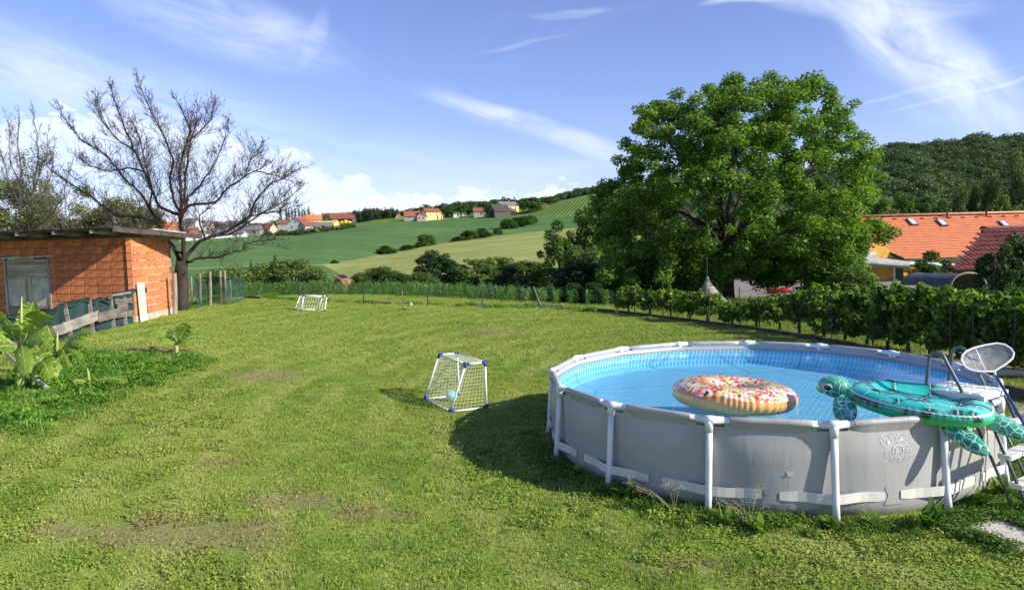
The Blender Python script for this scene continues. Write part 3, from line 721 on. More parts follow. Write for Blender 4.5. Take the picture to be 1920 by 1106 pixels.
while sp < 780:
    u0 = rs.rand() * 2 * pi; v0 = rs.rand() * 2.5 + .42; 
    rloc = Rm + rt * cos(v0)
    if rs.rand() > rloc / (Rm + rt): continue
    sp += 1; an = rs.rand() * pi; L_, W_ = .027 + .014 * rs.rand(), .0145
    ku = int(u0 / (2 * pi) * nu); kv = int(v0 / (2 * pi) * nv); su = 9; sv = 9
    iu = (np.arange(ku - su, ku + su + 1)) % nu; iv = np.arange(kv - sv, kv + sv + 1) % nv
    A, B = np.meshgrid(iu, iv, indexing='ij'); duu = ((U[A, B] - u0 + pi) % (2 * pi) - pi) * rloc; dvv = (vv[A, B] - v0) * .22
    p_ = duu * cos(an) + dvv * sin(an); q_ = -duu * sin(an) + dvv * cos(an); dd = np.sqrt(np.maximum(0, np.abs(p_) - L_ + W_) ** 2 + q_ ** 2)
    msk = (dd < W_) & ice[A, B]; col = np.array(pal[rs.randint(len(pal))]); sub = Cc[A, B]; sub[msk] = col; rim_ = (dd >= W_ * .72) & msk; sub[rim_] = col * .75; Cc[A, B] = sub
grid_obj('ring_tube', Pd, Cc, print_mat('doughnut_print', .22, .5, .2, 10), don)
q = MB(); vp = Vector((.50, -.45, .16)); q.tube([vp, vp + Vector((.0, -.01, .03))], [.016, .014], 10); q.build('air_valve', M_PIPE, don, True, world=False)

# turtle float lying across the rim
def cells(Pq, n, seed, lo, hi):
    rs = np.random.RandomState(seed); Q = lo + (np.array(hi) - lo) * rs.rand(n, Pq.shape[-1])
    for _ in range(2):           # relax so that the scutes are even
        S_ = lo + (np.array(hi) - lo) * rs.rand(1500, Pq.shape[-1]); k = ((S_[:, None] - Q[None]) ** 2).sum(-1).argmin(1)
        Q = np.array([S_[k == i].mean(0) if (k == i).any() else Q[i] for i in range(n)])
    D_ = np.sqrt(((Pq.reshape(-1, 1, Pq.shape[-1]) - Q[None]) ** 2).sum(-1)); D_.sort(1)
    return (D_[:, 1] - D_[:, 0]).reshape(Pq.shape[:-1]), D_[:, 0].reshape(Pq.shape[:-1])
M_TUR = print_mat('turtle_print', .22, .6, .25, 9)
HEADP = at(1573, 735, 7.95); TAILP = at(1852, 772, 7.22)
TB = at(1722, 752, 7.56); tdir = Vector((TAILP.x - HEADP.x, TAILP.y - HEADP.y, 0)).normalized()
tu = thing('turtle_float', 'inflatable green sea turtle float hanging over the near rim of the pool', 'pool float', (TB.x, TB.y, ZR + .085))
# frame: X head->tail, Y away from the camera; slope: tail end lower
ex = Vector((tdir.x, tdir.y, -.085)).normalized(); ey0 = Vector((-tdir.y, tdir.x, .0))
ey = (ey0 + Vector((0, 0, .15))).normalized(); ez = ex.cross(ey).normalized(); ey = ez.cross(ex)
TM = np.array([[ex.x, ey.x, ez.x], [ex.y, ey.y, ez.y], [ex.z, ey.z, ez.z]])
def tmap(P): return P @ TM.T
nu, nv = 420, 120; A_, T_ = np.meshgrid(np.linspace(0, 2 * pi, nu, endpoint=False), np.linspace(0, 1, nv), indexing='ij')
# profile across the rim: 0 = top centre .. .5 = seam .. 1 = bottom centre
top = T_ <= .6; rho = np.where(top, T_ / .6, (1 - T_) / .4)
ca, sa = np.cos(A_), np.sin(A_); LX, LY = .71, .43
outx = LX * np.sign(ca) * np.abs(ca) ** .92; outy = LY * np.sign(sa) * np.abs(sa) ** .85 * (1 + .13 * ca)
tubez = np.sqrt(np.clip(1 - ((rho - .74) / .26) ** 2, 0, 1)); inner = .42
zt = np.where(rho > .74, .125 * tubez, .05 + .075 * np.exp(-((rho - .74) / .17) ** 2)); zb = np.where(rho > .6, -.105 * np.sqrt(np.clip(1 - ((rho - .6) / .4) ** 2, 0, 1)), -.105)
rr2 = np.where(rho > .74, .74 + .26 * np.sin((rho - .74) / .26 * pi / 2), rho) if False else rho
wrk = .003 * np.sin(A_ * 70) * np.exp(-((rho - .97) / .05) ** 2)
Zl = np.where(top, zt, zb) + wrk
Pl = np.stack([outx * rr2, outy * rr2, Zl], -1)
P2 = Pl[..., :2]; edged, near_ = cells(P2, 15, 4, np.array([-.66, -.36]), (.66, .36))
rs = np.random.RandomState(2)
def fbm(P, s0, seed, oct=4):
    rs = np.random.RandomState(seed); out = np.zeros(P.shape[:-1])
    for o_ in range(oct):
        for _ in range(5):
            k = rs.normal(size=P.shape[-1]) * s0 * 2 ** o_; out += np.sin((P * k).sum(-1) + rs.rand() * 6.28) / 2 ** o_ / 2.2
    return out
teal = np.array([.028, .50, .43]); dark = np.array([.004, .045, .045]); lite = np.array([.20, .78, .66]); white = np.array([.80, .86, .80]); green = np.array([.045, .50, .09])
n1 = fbm(np.stack([P2[..., 0] * .35, P2[..., 1]], -1), 16, 3)
Ct = teal + (lite - teal) * np.clip(n1, 0, 1)[..., None] * .6
dk = np.clip((.13 - edged) / .09, 0, 1) * np.clip(.55 + 1.8 * fbm(np.stack([P2[..., 0] * .5, P2[..., 1] * 1.6], -1), 9, 8), 0, 1) * .95
Ct = Ct * (1 - dk[..., None]) + dark * dk[..., None]
ln = (edged < .0055) & (rho < .93); Ct[ln] = white
lower = (rho > .955) & top; Ct[lower] = dark * .5 + (teal * .5 + green * .3) * np.clip(.6 + fbm(P2, 20, 5), 0, 1)[..., None][lower]
sm_ = (np.abs(rho - .955) < .006) & top; Ct[sm_] = white
ang_l = (np.abs(((A_ * 10 / pi) % 1) - .5) < .02) & (rho > .955) & top; Ct[ang_l] = white
Ct[~top] = green * np.array([1.3, 1.15, 1.3])
# pale information panel with warning signs on the near side
pan = (P2[..., 1] < -.20) & (rho < .84) & (rho > .45) & (P2[..., 0] > .04) & (P2[..., 0] < .44) & top
Ct[pan] = np.array([.07, .52, .47]) * (1 + .08 * rs.normal(size=(pan.sum(), 1)))
grid_obj('shell', tmap(Pl), Ct, M_TUR, tu, wrap_v=False)
def tp(x, y, z): return ex * x + ey * y + ez * z
def tz(x, y):
    r_ = sqrt((x / LX) ** 2 + (y / (LY * (1 + .13 * x / LX))) ** 2); return (.125 * sqrt(max(0, 1 - ((r_ - .74) / .26) ** 2)) if r_ > .74 else .05 + .075 * math.exp(-((r_ - .74) / .17) ** 2)) + .003
MS = [mat('sign_white', (.7, .78, .74), .4), mat('sign_yellow', (.8, .7, .08), .4), mat('sign_dark', (.03, .08, .08), .4)]
for (x, y, r_, n_, rot, col) in ((.09, -.215, .026, 4, pi / 4, 0), (.165, -.285, .030, 3, pi / 2, 1), (.24, -.287, .028, 4, pi / 4, 0), (.31, -.287, .030, 14, 0, 0), (.38, -.285, .028, 4, pi / 4, 0)):
    q = MB(); q.cur = col
    vs = [q.vert(tp(x + r_ * cos(rot + 2 * pi * k / n_), y + r_ * sin(rot + 2 * pi * k / n_), tz(x + r_ * cos(rot + 2 * pi * k / n_), y + r_ * sin(rot + 2 * pi * k / n_)))) for k in range(n_)]; q.face(vs); q.cur = 2
    def tb(x0, y0, x1, y1): q.quad(*[tp(xx, yy, tz(xx, yy) + .002) for xx, yy in ((x0, y0), (x1, y0), (x1, y1), (x0, y1))])
    if n_ == 3: tb(x - .003, y - .008, x + .003, y + .014)
    else: tb(x - .013, y + .003, x + .013, y + .009); tb(x - .010, y - .010, x + .006, y - .004)
    q.build('warning_sign', MS, tu, world=False)
M_BLK = mat('black_plastic', (.012, .012, .013), .3)
for x, y in ((-.42, -.13), (-.30, .25)):
    q = MB(); q.tube([tp(x - .055, y, .075), tp(x - .035, y, .125), tp(x + .035, y, .125), tp(x + .055, y, .075)], .011, 8)
    q.box(tp(x, y, .09), (.13, .035, .008), Matrix((ex, ey, ez)).transposed()); q.build('handle', M_BLK, tu, True, world=False)
def blobpart(name, cx, cy, cz, ax, rx, ry, rz, seed, n, tilt=None, taper=0.0, green_below=-.15, lw=.016, under=True):
    """an inflated limb; ax: direction of its long axis in turtle space"""
    nu, nv = 150, 110; th, ph = np.meshgrid(np.linspace(.001, pi - .001, nu), np.linspace(0, 2 * pi, nv, endpoint=False), indexing='ij')
    a = Vector(ax).normalized(); upv = Vector(tilt or (0, 0, 1)); s_ = upv.cross(a).normalized(); u_ = a.cross(s_)
    l = np.cos(th); r_ = np.sin(th) ** .9 * (1 + taper * l); y = ry * r_ * np.cos(ph); z = rz * r_ * np.sin(ph)
    Q = np.stack([rx * l, y, z], -1); e_, n_ = cells(Q, n, seed, np.array([-rx, -ry, -rz]), (rx, ry, rz))
    fb = fbm(Q, 18, seed + 1)
    C_ = np.array([.015, .24, .15]) + np.array([.13, .46, .31]) * np.clip(e_ / .05 - .35 + .3 * fb, 0, 1)[..., None]
    C_ = C_ * (1 - .75 * np.clip(1 - n_ / (min(rx, ry) * .30), 0, 1)[..., None])
    C_[e_ < lw * .36] = (.55, .80, .66)
    if under: C_[Q[..., 2] < rz * green_below] = green * np.array([1.3, 1.2, 1.4])
    M3 = np.array([[a.x, s_.x, u_.x], [a.y, s_.y, u_.y], [a.z, s_.z, u_.z]]); P = Q @ M3.T + np.array([cx, cy, cz])
    return grid_obj(name, tmap(P), C_, M_TUR, tu, wrap_u=False), (a, s_, u_)
# head, looking left, with beak and eyes
blobpart('head', -.86, .03, .035, (-1, -.05, .03), .175, .125, .125, 12, 34, taper=-.18, under=False, lw=.014)
q = MB(); q.ball(tp(-.97, .025, -.01), (.075, .075, .05), 12, 8, Matrix((ex, ey, ez)).transposed()); q.build('beak', mat('beak', (.10, .42, .33), .3), tu, True, world=False)
for s_ in (-1, 1):
    q = MB(); rotm = Matrix((ex, ey, ez)).transposed()
    q.cur = 0; q.ball(tp(-.905, .03 + s_ * .104, .055), (.066, .028, .042), 14, 8, rotm); q.cur = 1; q.ball(tp(-.907, .03 + s_ * .118, .055), (.045, .021, .030), 12, 8, rotm)
    q.cur = 2; q.ball(tp(-.915, .03 + s_ * .138, .066), (.005, .003, .004), 6, 4, rotm)
    q.build('eye', [mat('eye_rim', (.45, .62, .55), .3), M_BLK, M_PIPE], tu, True, world=False)
blobpart('neck', -.70, .02, .0, (-1, 0, .0), .12, .09, .085, 15, 10, under=False)
blobpart('front_flipper', -.70, -.27, -.10, (.25, -.75, -.62), .19, .125, .05, 21, 30, tilt=(-.1, -.5, .85))
blobpart('front_flipper', -.52, .40, -.13, (.25, .9, -.25), .20, .12, .05, 22, 30)
blobpart('rear_flipper', .44, -.38, -.16, (.86, -.45, -.34), .25, .10, .06, 31, 42, tilt=(.25, -.75, .6))
blobpart('rear_flipper', .80, -.12, -.07, (.93, -.10, -.30), .22, .10, .06, 32, 36, tilt=(.25, -.6, .7))
blobpart('tail', .72, .02, -.02, (1, 0, -.1), .09, .05, .03, 41, 8)

# ------------------------------------------------------------------ pool ladder
M_RAIL = mat('grey_rail', (.085, .115, .135), .38, .05, spec=.5)
M_STEP = mat('white_plastic', (.70, .69, .66), .5, .05, 4, dirt=((.45, .43, .38), 7, .35))
lo = Vector((.55, -.835, 0)); ll = Vector((.835, .55, 0)); L0 = Vector((4.63, 7.78, 0))
def lp(o_, l_, z): return L0 + lo * o_ + ll * l_ + Vector((0, 0, z))
lad = thing('pool_ladder', 'white and grey A-frame ladder with two hand rails standing over the pool rim', 'ladder', tuple(lp(.3, .26, 0)))
q = MB(); rotl = Matrix((lo, ll, Vector((0, 0, 1)))).transposed()
q.box(lp(.285, .26, 1.205), (.57, .54, .016), rotl)
for k in range(5): q.box(lp(.06 + k * .113, .26, 1.216), (.085, .50, .008), rotl)
for s_ in (-.012, .532): q.box(lp(.285, s_, 1.175), (.60, .022, .07), rotl)
q.box(lp(.58, .26, 1.18), (.02, .54, .05), rotl); q.build('platform', M_STEP, lad)
for l_ in (.0, .52):
    q = MB(); pts = [lp(.0, l_, 1.10), lp(.012, l_, 1.3), lp(.03, l_, 1.5)]
    for k in range(9):
        t = pi - k * pi / 8 * .93; pts.append(lp(.115 + .085 * cos(t), l_, 1.535 + .085 * sin(t)))
    pts += [lp(.36, l_, 1.26), lp(.42, l_, 1.10)]
    q.tube(pts, .0195, 10); q.build('hand_rail', M_RAIL, lad, True)
    q = MB(); q.tube([lp(.57, l_, 1.17), lp(1.06, l_, .0)], .0185, 10); q.build('leg', M_RAIL, lad, True)
    q = MB(); q.tube([lp(.42, l_ + .0, 1.10), lp(.66, l_ + .03, .55), lp(.90, l_ + .03, .0)], .0165, 10); q.build('brace', M_RAIL, lad, True)
    q = MB(); q.tube([lp(.02, l_, 1.12), lp(-.16, l_, .62)], .0185, 10); q.build('leg', M_RAIL, lad, True)
    q = MB(); q.box(lp(.575, l_, 1.165), (.06, .05, .08), rotl); q.build('leg_cap', M_STEP, lad)
for k, z in enumerate((.90, .62, .34)):
    o_ = .57 + .49 * (1.17 - z) / 1.17; q = MB(); q.box(lp(o_, .26, z), (.13, .56, .022), rotl); q.box(lp(o_ + .055, .26, z - .02), (.015, .56, .04), rotl)
    for s_ in (-.02, .54): q.box(lp(o_, s_, z - .012), (.11, .03, .05), rotl)
    q.build('step', M_STEP, lad)
q = MB(); q.box(lp(-.06, .26, .92), (.12, .50, .02), rotl); q.build('step', M_STEP, lad)

# leaf skimmer leaning on the ladder
hp = [(1802, 676), (1804, 666), (1812, 658), (1826, 652), (1846, 647), (1869, 643.5), (1884, 646), (1895, 653), (1901, 662), (1898, 672), (1886, 682), (1873, 690), (1864, 696), (1850, 696.5), (1832, 696), (1816, 692), (1807, 685)]
HP = [at(x, y, 7.72 + .10 * sin(i / 17 * 2 * pi)) for i, (x, y) in enumerate(hp)]
sk = thing('leaf_skimmer', 'white mesh leaf skimmer net on a blue pole, leaning on the ladder', 'skimmer net', tuple(at(1868, 700, 7.6)))
q = MB(); q.tube(HP, .011, 8, closed=True); q.build('hoop', M_PIPE, sk, True)
def gauze():
    m, bn = mat_new('gauze'); tr = bn.n('ShaderNodeBsdfTransparent', Color=(1, 1, 1)); df = bn.n('ShaderNodeBsdfPrincipled', Base_Color=(.72, .74, .74), Roughness=.6)
    tl = bn.n('ShaderNodeBsdfTranslucent', Color=(.7, .72, .72)); d2 = bn.n('ShaderNodeMixShader', i0=.4, i1=df.outputs[0], i2=tl.outputs[0])
    n = bn.noise(bn.n('ShaderNodeTexCoord').outputs['Object'], 5, 3, .5)
    finish(bn, bn.n('ShaderNodeMixShader', i0=bn.m('ADD', .22, bn.m('MULTIPLY', n, .35)), i1=tr.outputs[0], i2=d2.outputs[0])); return m
q = MB(); c = sum(HP, Vector()) / len(HP); nr = 7; idx = []
for j in range(nr):
    t = j / nr; row = []
    for p in HP:
        w_ = p.lerp(c, t); w_ = w_ + Vector((0, .10 * sin(t * pi / 2) + .012 * sin(p.x * 60 + t * 9), -.015 * t)); row.append(q.vert(w_))
    idx.append(row)
cc = q.vert(c + Vector((0, .105, -.02)))
for j in range(nr - 1):
    for k in range(len(HP)): q.face((idx[j][k], idx[j][(k + 1) % len(HP)], idx[j + 1][(k + 1) % len(HP)], idx[j + 1][k]))
for k in range(len(HP)): q.face((idx[-1][k], idx[-1][(k + 1) % len(HP)], cc))
q.build('net', gauze(), sk, True)
q = MB(); q.tube([at(1829, 655, 7.75), at(1838, 676, 7.79), at(1850, 696, 7.70)], .009, 8); q.tube([HP[12], at(1866, 703, 7.6)], .014, 8); q.build('net_strut', M_PIPE, sk, True)
q = MB(); pe = at(1922, 798, 7.28); p0 = at(1865, 700, 7.62); q.tube([p0, p0 + (pe - p0) * 3.05], .0155, 10); q.build('pole', mat('blue_pole', (.02, .055, .20), .3, .03, coat=.4), sk, True)

# ------------------------------------------------------------------ goals and balls
M_GOAL = mat('goal_pipe', (.80, .80, .78), .4, .02); M_CORN = mat('blue_corner', (.012, .03, .26), .35, .05); M_NET = mat('net_cord', (.62, .66, .42), .8, .05)
M_CORB = mat('dark_corner', (.02, .02, .025), .4)
def netting(q, a, b_, c, d, cell, r_=.0032):
    """cords over the quadrilateral a-b-c-d"""
    a, b_, c, d = map(Vector, (a, b_, c, d)); nu = max(2, round(((b_ - a).length + (c - d).length) / 2 / cell)); nv = max(2, round(((d - a).length + (c - b_).length) / 2 / cell))
    def P(u, v): return a.lerp(b_, u).lerp(d.lerp(c, u), v) + sagv * (u * (1 - u) * v * (1 - v)) * 4
    nrm = (b_ - a).cross(d - a).normalized(); sagv = nrm * .015 + Vector((0, 0, -.01))
    for i in range(nu + 1):
        q.tube([P(i / nu + .003 * sin(i * 5 + k), k / 6) for k in range(7)], r_, 3, caps=False)
    for j in range(nv + 1):
        q.tube([P(k / 6, j / nv + .003 * sin(j * 4 + k)) for k in range(7)], r_, 3, caps=False)
def goal(name, label, E_, F_, G_, zt, topfrac, r_, mc, cell, cr, netm, rn):
    E_, F_, G_ = map(Vector, (E_, F_, G_)); H_ = E_ + (G_ - F_); up = Vector((0, 0, zt)); C_ = G_ + up; B_ = H_ + up; D_ = G_ + (F_ - G_) * topfrac + up; A_ = H_ + (E_ - H_) * topfrac + up
    t = thing(name, label, 'goal', tuple(F_))
    for nm, a, b_ in (('back_post', E_, A_), ('back_post', F_, D_), ('front_post', G_, C_), ('front_post', H_, B_), ('crossbar', A_, D_), ('crossbar', B_, C_), ('top_bar', A_, B_), ('top_bar', C_, D_), ('ground_bar', E_, F_), ('ground_bar', F_, G_), ('ground_bar', E_, H_)):
        q = MB(); q.tube([a, b_], r_, 9); q.build(nm, M_GOAL, t, True)
    for p, qs in ((A_, (E_, D_, B_)), (B_, (A_, C_, H_)), (C_, (B_, D_, G_)), (D_, (C_, A_, F_)), (E_, (A_, F_, H_)), (F_, (D_, E_, G_)), (G_, (C_, F_)), (H_, (B_, E_))):
        q = MB(); q.ball(p, cr * 1.08, 8, 6)
        for o_ in qs: d = (o_ - p).normalized(); q.tube([p, p + d * cr * 2.6], cr, 8)
        q.build('corner_joint', mc, t, True)
    q = MB(); netting(q, E_, F_, D_, A_, cell, rn); netting(q, F_, G_, C_, D_, cell, rn); netting(q, E_, H_, B_, A_, cell, rn); netting(q, A_, D_, C_, B_, cell, rn)
    q.build('net', netm, t)
    return t
def gp(px, py, lift=.0): p = ground_at(px, py); p.z += lift; return p
goal('football_goal', 'small white goal with blue corners and pale net, standing beside the pool', gp(796.4, 749.8, .02), gp(844.9, 773.5, .02), gp(912.2, 765.5, .02), .80, .54, .0185, M_CORN, .062, .026, M_NET, .0032)
# far goal: leaning back frame
g2 = thing('football_goal', 'small white goal with black corners at the far end of the lawn before the maize', 'goal', tuple(gp(580, 582)))
bl, br = gp(553.2, 581.5, .03), gp(608.8, 584, .03); il, ir = gp(565, 583.0, .03), gp(594.3, 582.0, .03); Dg = bl.y
tl_, tr_ = at(563.3, 553.2, Dg + .25), at(612.6, 555.9, Dg + .25); tl2, tr2 = at(569.8, 554.6, Dg - .15), at(605.4, 556.4, Dg - .15)
for nm, a, b_ in (('back_post', bl, tl_), ('back_post', br, tr_), ('front_post', il, tl2), ('front_post', ir, tr2), ('crossbar', tl_, tr_), ('crossbar', tl2, tr2), ('ground_bar', bl, il), ('ground_bar', bl, ir), ('ground_bar', ir, br)):
    q = MB(); q.tube([a, b_], .024, 8); q.build(nm, M_GOAL, g2, True)
for p in (bl, br, il, ir, tl_, tr_, tl2, tr2): q = MB(); q.ball(p, .045, 8, 6); q.build('corner_joint', M_CORB, g2, True)
q = MB(); netting(q, bl, br, tr_, tl_, .10, .0055); q.build('net', M_NET, g2)
def ball_mat(name, c1, c2, c3, sc=7):
    m, bn = mat_new(name); v = bn.n('ShaderNodeTexVoronoi', Vector=bn.n('ShaderNodeTexCoord').outputs['Object'], Scale=sc)
    r = bn.n('ShaderNodeSeparateColor', i0=v.outputs['Color']).outputs[0]; c = bn.mix(bn.sm(r, .3, .34), c1, c2); c = bn.mix(bn.sm(r, .68, .72), c, c3)
    finish(bn, bn.n('ShaderNodeBsdfPrincipled', Base_Color=c, Roughness=.35)); return m
def ball(px, py, r_, m, label):
    p = ground_at(px, py); q = MB(); q.ball((0, 0, r_ * .9), r_, 18, 12); o = obj('ball', q.mesh('ball', m, True)); o.location = p; tag(o, label, 'ball')
ball(847, 752, .105, ball_mat('ball_blue', (.12, .55, .62), (.62, .66, .68), (.06, .22, .42)), 'turquoise and white ball lying inside the nearer goal')
ball(1157, 588, .10, mat('ball_tan', (.46, .33, .22), .6, .1), 'tan ball at the edge of the lawn below the dark shrubs')
ball(770, 574.5, .085, mat('ball_pale', (.38, .46, .36), .5, .1), 'small pale ball beside the staked sapling')
# ------------------------------------------------------------------ brick shed
M_BRICK = mat('clay_block', (.52, .180, .070), .85, .14, 5.0, .25, 60, orand=.16, dirt=((.62, .30, .16), 4.0, .35))
M_BRICK2 = mat('clay_block_smooth', (.58, .205, .075), .8, .12, 4.0, .15, 60, orand=.12, dirt=((.68, .36, .20), 3.0, .4))
M_MORT = mat('mortar', (.20, .10, .06), .95, .2, 9.0, .6, 40)
M_OLDW = mat('weathered_wood', (.40, .38, .33), .85, .2, 3.0, .5, 30, stretch=(1, 1, .18), dirt=((.14, .13, .10), 4.0, .6))
M_OLDW2 = mat('weathered_wood_green', (.36, .33, .24), .9, .2, 3.0, .5, 30, orand=.28, stretch=(.2, 1, 1), dirt=((.12, .12, .08), 3.0, .6))
M_PANEL = mat('peeling_panel', (.44, .41, .35), .8, .15, 5.0, .3, 40, dirt=((.72, .69, .62), 7.0, .7), stretch=(1, 1, .35))
M_BARK0 = mat('dark_beam', (.075, .055, .048), .85, .25, 5.0, .4, 30, stretch=(.2, 1, 1))
M_ROOFD = mat('bitumen_sheet', (.045, .040, .040), .7, .25, 3.0, .3, 30)
M_CONC = mat('pale_concrete', (.52, .44, .32), .9, .1, 4.0, .3, 40)
M_WHITE = mat('peeling_white_board', (.62, .58, .50), .8, .1, 4.0, .3, 50, dirt=((.38, .34, .27), 9.0, .8), stretch=(1, 1, .3))
SP = Vector((-11.9, 22.0, 0)); SZ = G(-11.9, 22.0) - .02
fd = Vector((-16.95 + 11.9, 22.85 - 22.0, 0)).normalized(); fn = Vector((fd.y, -fd.x, 0)); fn = fn if fn.y < 0 else -fn
sdv = Vector((-12.25 + 11.9, 25.25 - 22.0, 0)).normalized(); sn = Vector((-sdv.y, sdv.x, 0)); sn = sn if sn.x > 0 else -sn
shed = thing('brick_shed', 'small flat roofed shed of orange hollow bricks with old grey wooden doors', 'shed', (SP.x, SP.y, SZ))
CH, NC = .249, 10
def ribbed(Ln, holes=False):
    """a hollow clay block with combed ribs on its face; origin at its lower left front corner"""
    q = MB(); h_ = CH - .020; n_ = max(3, round(Ln / .046)); Ls = Ln - .012; d = .16
    if holes:
        q.box((Ls / 2, .11, h_ / 2), (Ls, .10, h_))
        q.box((Ls / 2, .03, .014), (Ls, .06, .028)); q.box((Ls / 2, .03, h_ - .014), (Ls, .06, .028))
        for k in range(4): q.box((.02 + k * (Ls - .04) / 3, .029, h_ / 2), (.034, .062, h_ - .057))
        return q
    pts = []
    for k in range(n_):
        x0 = Ls * k / n_; w_ = Ls / n_; pts += [(x0, .020), (x0 + w_ * .3, .0), (x0 + w_ * .8, .0), (x0 + w_ * .97, .020)]
    base = len(q.v)
    for x, y in pts: q.vert((x, y, 0)); q.vert((x, y, h_))
    m = len(pts)
    for k in range(m - 1): q.face((base + 2 * k, base + 2 * k + 2, base + 2 * k + 3, base + 2 * k + 1))
    q.quad((0, .01, 0), (0, .01, h_), (0, d, h_), (0, d, 0)); q.quad((Ls, .01, 0), (Ls, d, 0), (Ls, d, h_), (Ls, .01, h_))
    q.quad((0, .005, h_), (Ls, .005, h_), (Ls, d, h_), (0, d, h_)); q.quad((0, .005, 0), (0, d, 0), (Ls, d, 0), (Ls, .005, 0))
    return q
def plain(Ln):
    q = MB(); h_ = CH - .016; e_ = .008; Ls = Ln - .014; d = .16
    a = [(e_, 0, e_), (Ls - e_, 0, e_), (Ls - e_, 0, h_ - e_), (e_, 0, h_ - e_)]; b_ = [(0, e_, 0), (Ls, e_, 0), (Ls, e_, h_), (0, e_, h_)]; c = [(0, d, 0), (Ls, d, 0), (Ls, d, h_), (0, d, h_)]
    q.v = a + b_ + c; q.face((0, 1, 2, 3))
    for r_ in (0, 4):
        for k in range(4): q.face((r_ + k, r_ + 4 + k, r_ + 4 + (k + 1) % 4, r_ + (k + 1) % 4))
    q.mi = [0] * len(q.f); return q
BM = {}
def brick(Ln, kind):
    k = (round(Ln, 2), kind)
    if k not in BM: BM[k] = (ribbed(Ln, kind == 'h') if kind != 'p' else plain(Ln)).mesh('brick', M_BRICK2 if kind == 'p' else M_BRICK)
    return BM[k]
def put_brick(me, p, ang):
    o = bpy.data.objects.new('brick', me); COL.objects.link(o); o.parent = shed; o.location = p; o.rotation_euler = (R.uniform(-.006, .006), R.uniform(-.004, .004), ang + R.uniform(-.005, .005)); return o
# front wall runs from the corner to the left; u = distance from the corner. blocks are laid from the left, local x to the right
WL = 6.6; frot = atan2(-fd.y, -fd.x); DOOR = (2.95, 4.62, 2.18)   # u range and head height
for r_ in range(NC + 1):
    z = r_ * CH + .0; u = 0.0; hole = r_ in (3, 5, 7) or r_ == 9; first = True
    while u < WL:
        if first: Ln = .26 if hole and r_ != 9 else (.5 if r_ % 2 else .25); kd = 'h' if hole and r_ != 9 else 'r'
        else: Ln = .5 * R.choice((1, 1, 1, .96)); kd = 'r'
        first = False; top = r_ * CH
        lo_, hi_ = u, u + Ln
        if z + .1 < DOOR[2]:
            if lo_ < DOOR[0] < hi_: Ln = DOOR[0] - lo_; hi_ = DOOR[0]
            if DOOR[0] - .01 <= lo_ < DOOR[1]: u = DOOR[1]; continue
        if Ln > .07:
            off = fd * hi_ + fn * (.004 + R.uniform(-.004, .004)); put_brick(brick(round(Ln, 2), kd), (off.x, off.y, z), frot)
        u = hi_ + .001
# right wall; u = distance from the corner, blocks face right
SL = 3.28; srot = atan2(sdv.y, sdv.x)
for r_ in range(1, NC + 1):
    z = r_ * CH; seq = [.24, .38, .37, .37, .37, .37, .37, .37, .3] if r_ % 2 else [.37, .37, .19, .37, .37, .37, .37, .37, .3]
    if r_ in (5, 7): seq = [.5, .16, .5, .5, .5, .5, .3, .3]
    u = .0
    for Ln in seq:
        if u + Ln > SL: Ln = SL - u
        if Ln < .08: break
        off = sdv * u + sn * (.012 + R.uniform(-.004, .005)); put_brick(brick(round(Ln, 2), 'p'), (off.x, off.y, z), srot); u += Ln + .001
# mortar core, plinth
def wallbox(q, u0, u1, z0, z1, dvec, nvec, off, th):
    a = SP + dvec * u0 - nvec * off + Vector((0, 0, SZ)); b_ = SP + dvec * u1 - nvec * off + Vector((0, 0, SZ))
    c = b_ - nvec * th; d = a - nvec * th
    P = [Vector((p.x, p.y, SZ + z)) for z in (z0, z1) for p in (a, b_, c, d)]; n = len(q.v); q.v += [tuple(p) for p in P]
    for f in ((0, 1, 2, 3), (4, 5, 6, 7), (0, 1, 5, 4), (1, 2, 6, 5), (2, 3, 7, 6), (3, 0, 4, 7)): q.face([n + i for i in f])
q = MB(); wallbox(q, .02, DOOR[0] - .0, 0, (NC + 1) * CH - .01, fd, fn, .012, .14); wallbox(q, DOOR[1], WL, 0, (NC + 1) * CH - .01, fd, fn, .012, .14); wallbox(q, DOOR[0], DOOR[1], DOOR[2], (NC + 1) * CH - .01, fd, fn, .012, .14)
wallbox(q, .05, SL - .01, .1, (NC + 1) * CH - .01, sdv, sn, -.003, .12)
wallbox(q, SL - .1, SL, .1, (NC + 1) * CH - .03, Vector(sdv), sn, .1, 4.5); q.build('mortar_core', M_MORT, shed)
q = MB()
for r_ in range(2, NC + 1):          # smeared mortar in the bed joints of the right wall
    u = 0
    while u < SL - .1:
        l = R.uniform(.1, .5)
        if R.random() < .72:
            a = SP + sdv * u + sn * .012; c = SP + sdv * min(SL, u + l) + sn * .012; q.beam((a.x, a.y, SZ + r_ * CH - .005 + R.uniform(-.003, .003)), (c.x, c.y, SZ + r_ * CH - .005 + R.uniform(-.003, .003)), R.uniform(.008, .02), .012)
        u += l
q.build('bed_joint', mat('white_mortar', (.66, .60, .52), .95, .1, 8, .5, 50), shed, kind='stuff')
q = MB(); wallbox(q, -.02, SL + .02, -.2, CH - .005, sdv, sn, -.035, .1); q.build('plinth', M_CONC, shed)
q = MB()
for k in range(9):
    a = SP + fd * (k * .75); 
    c = SP + fd * (k * .75 + .72); q.beam((a.x, a.y - .0, SZ + (NC + 1) * CH + .03), (c.x, c.y, SZ + (NC + 1) * CH + .03), .07, .16)
q.build('wall_plate', M_BARK0, shed)
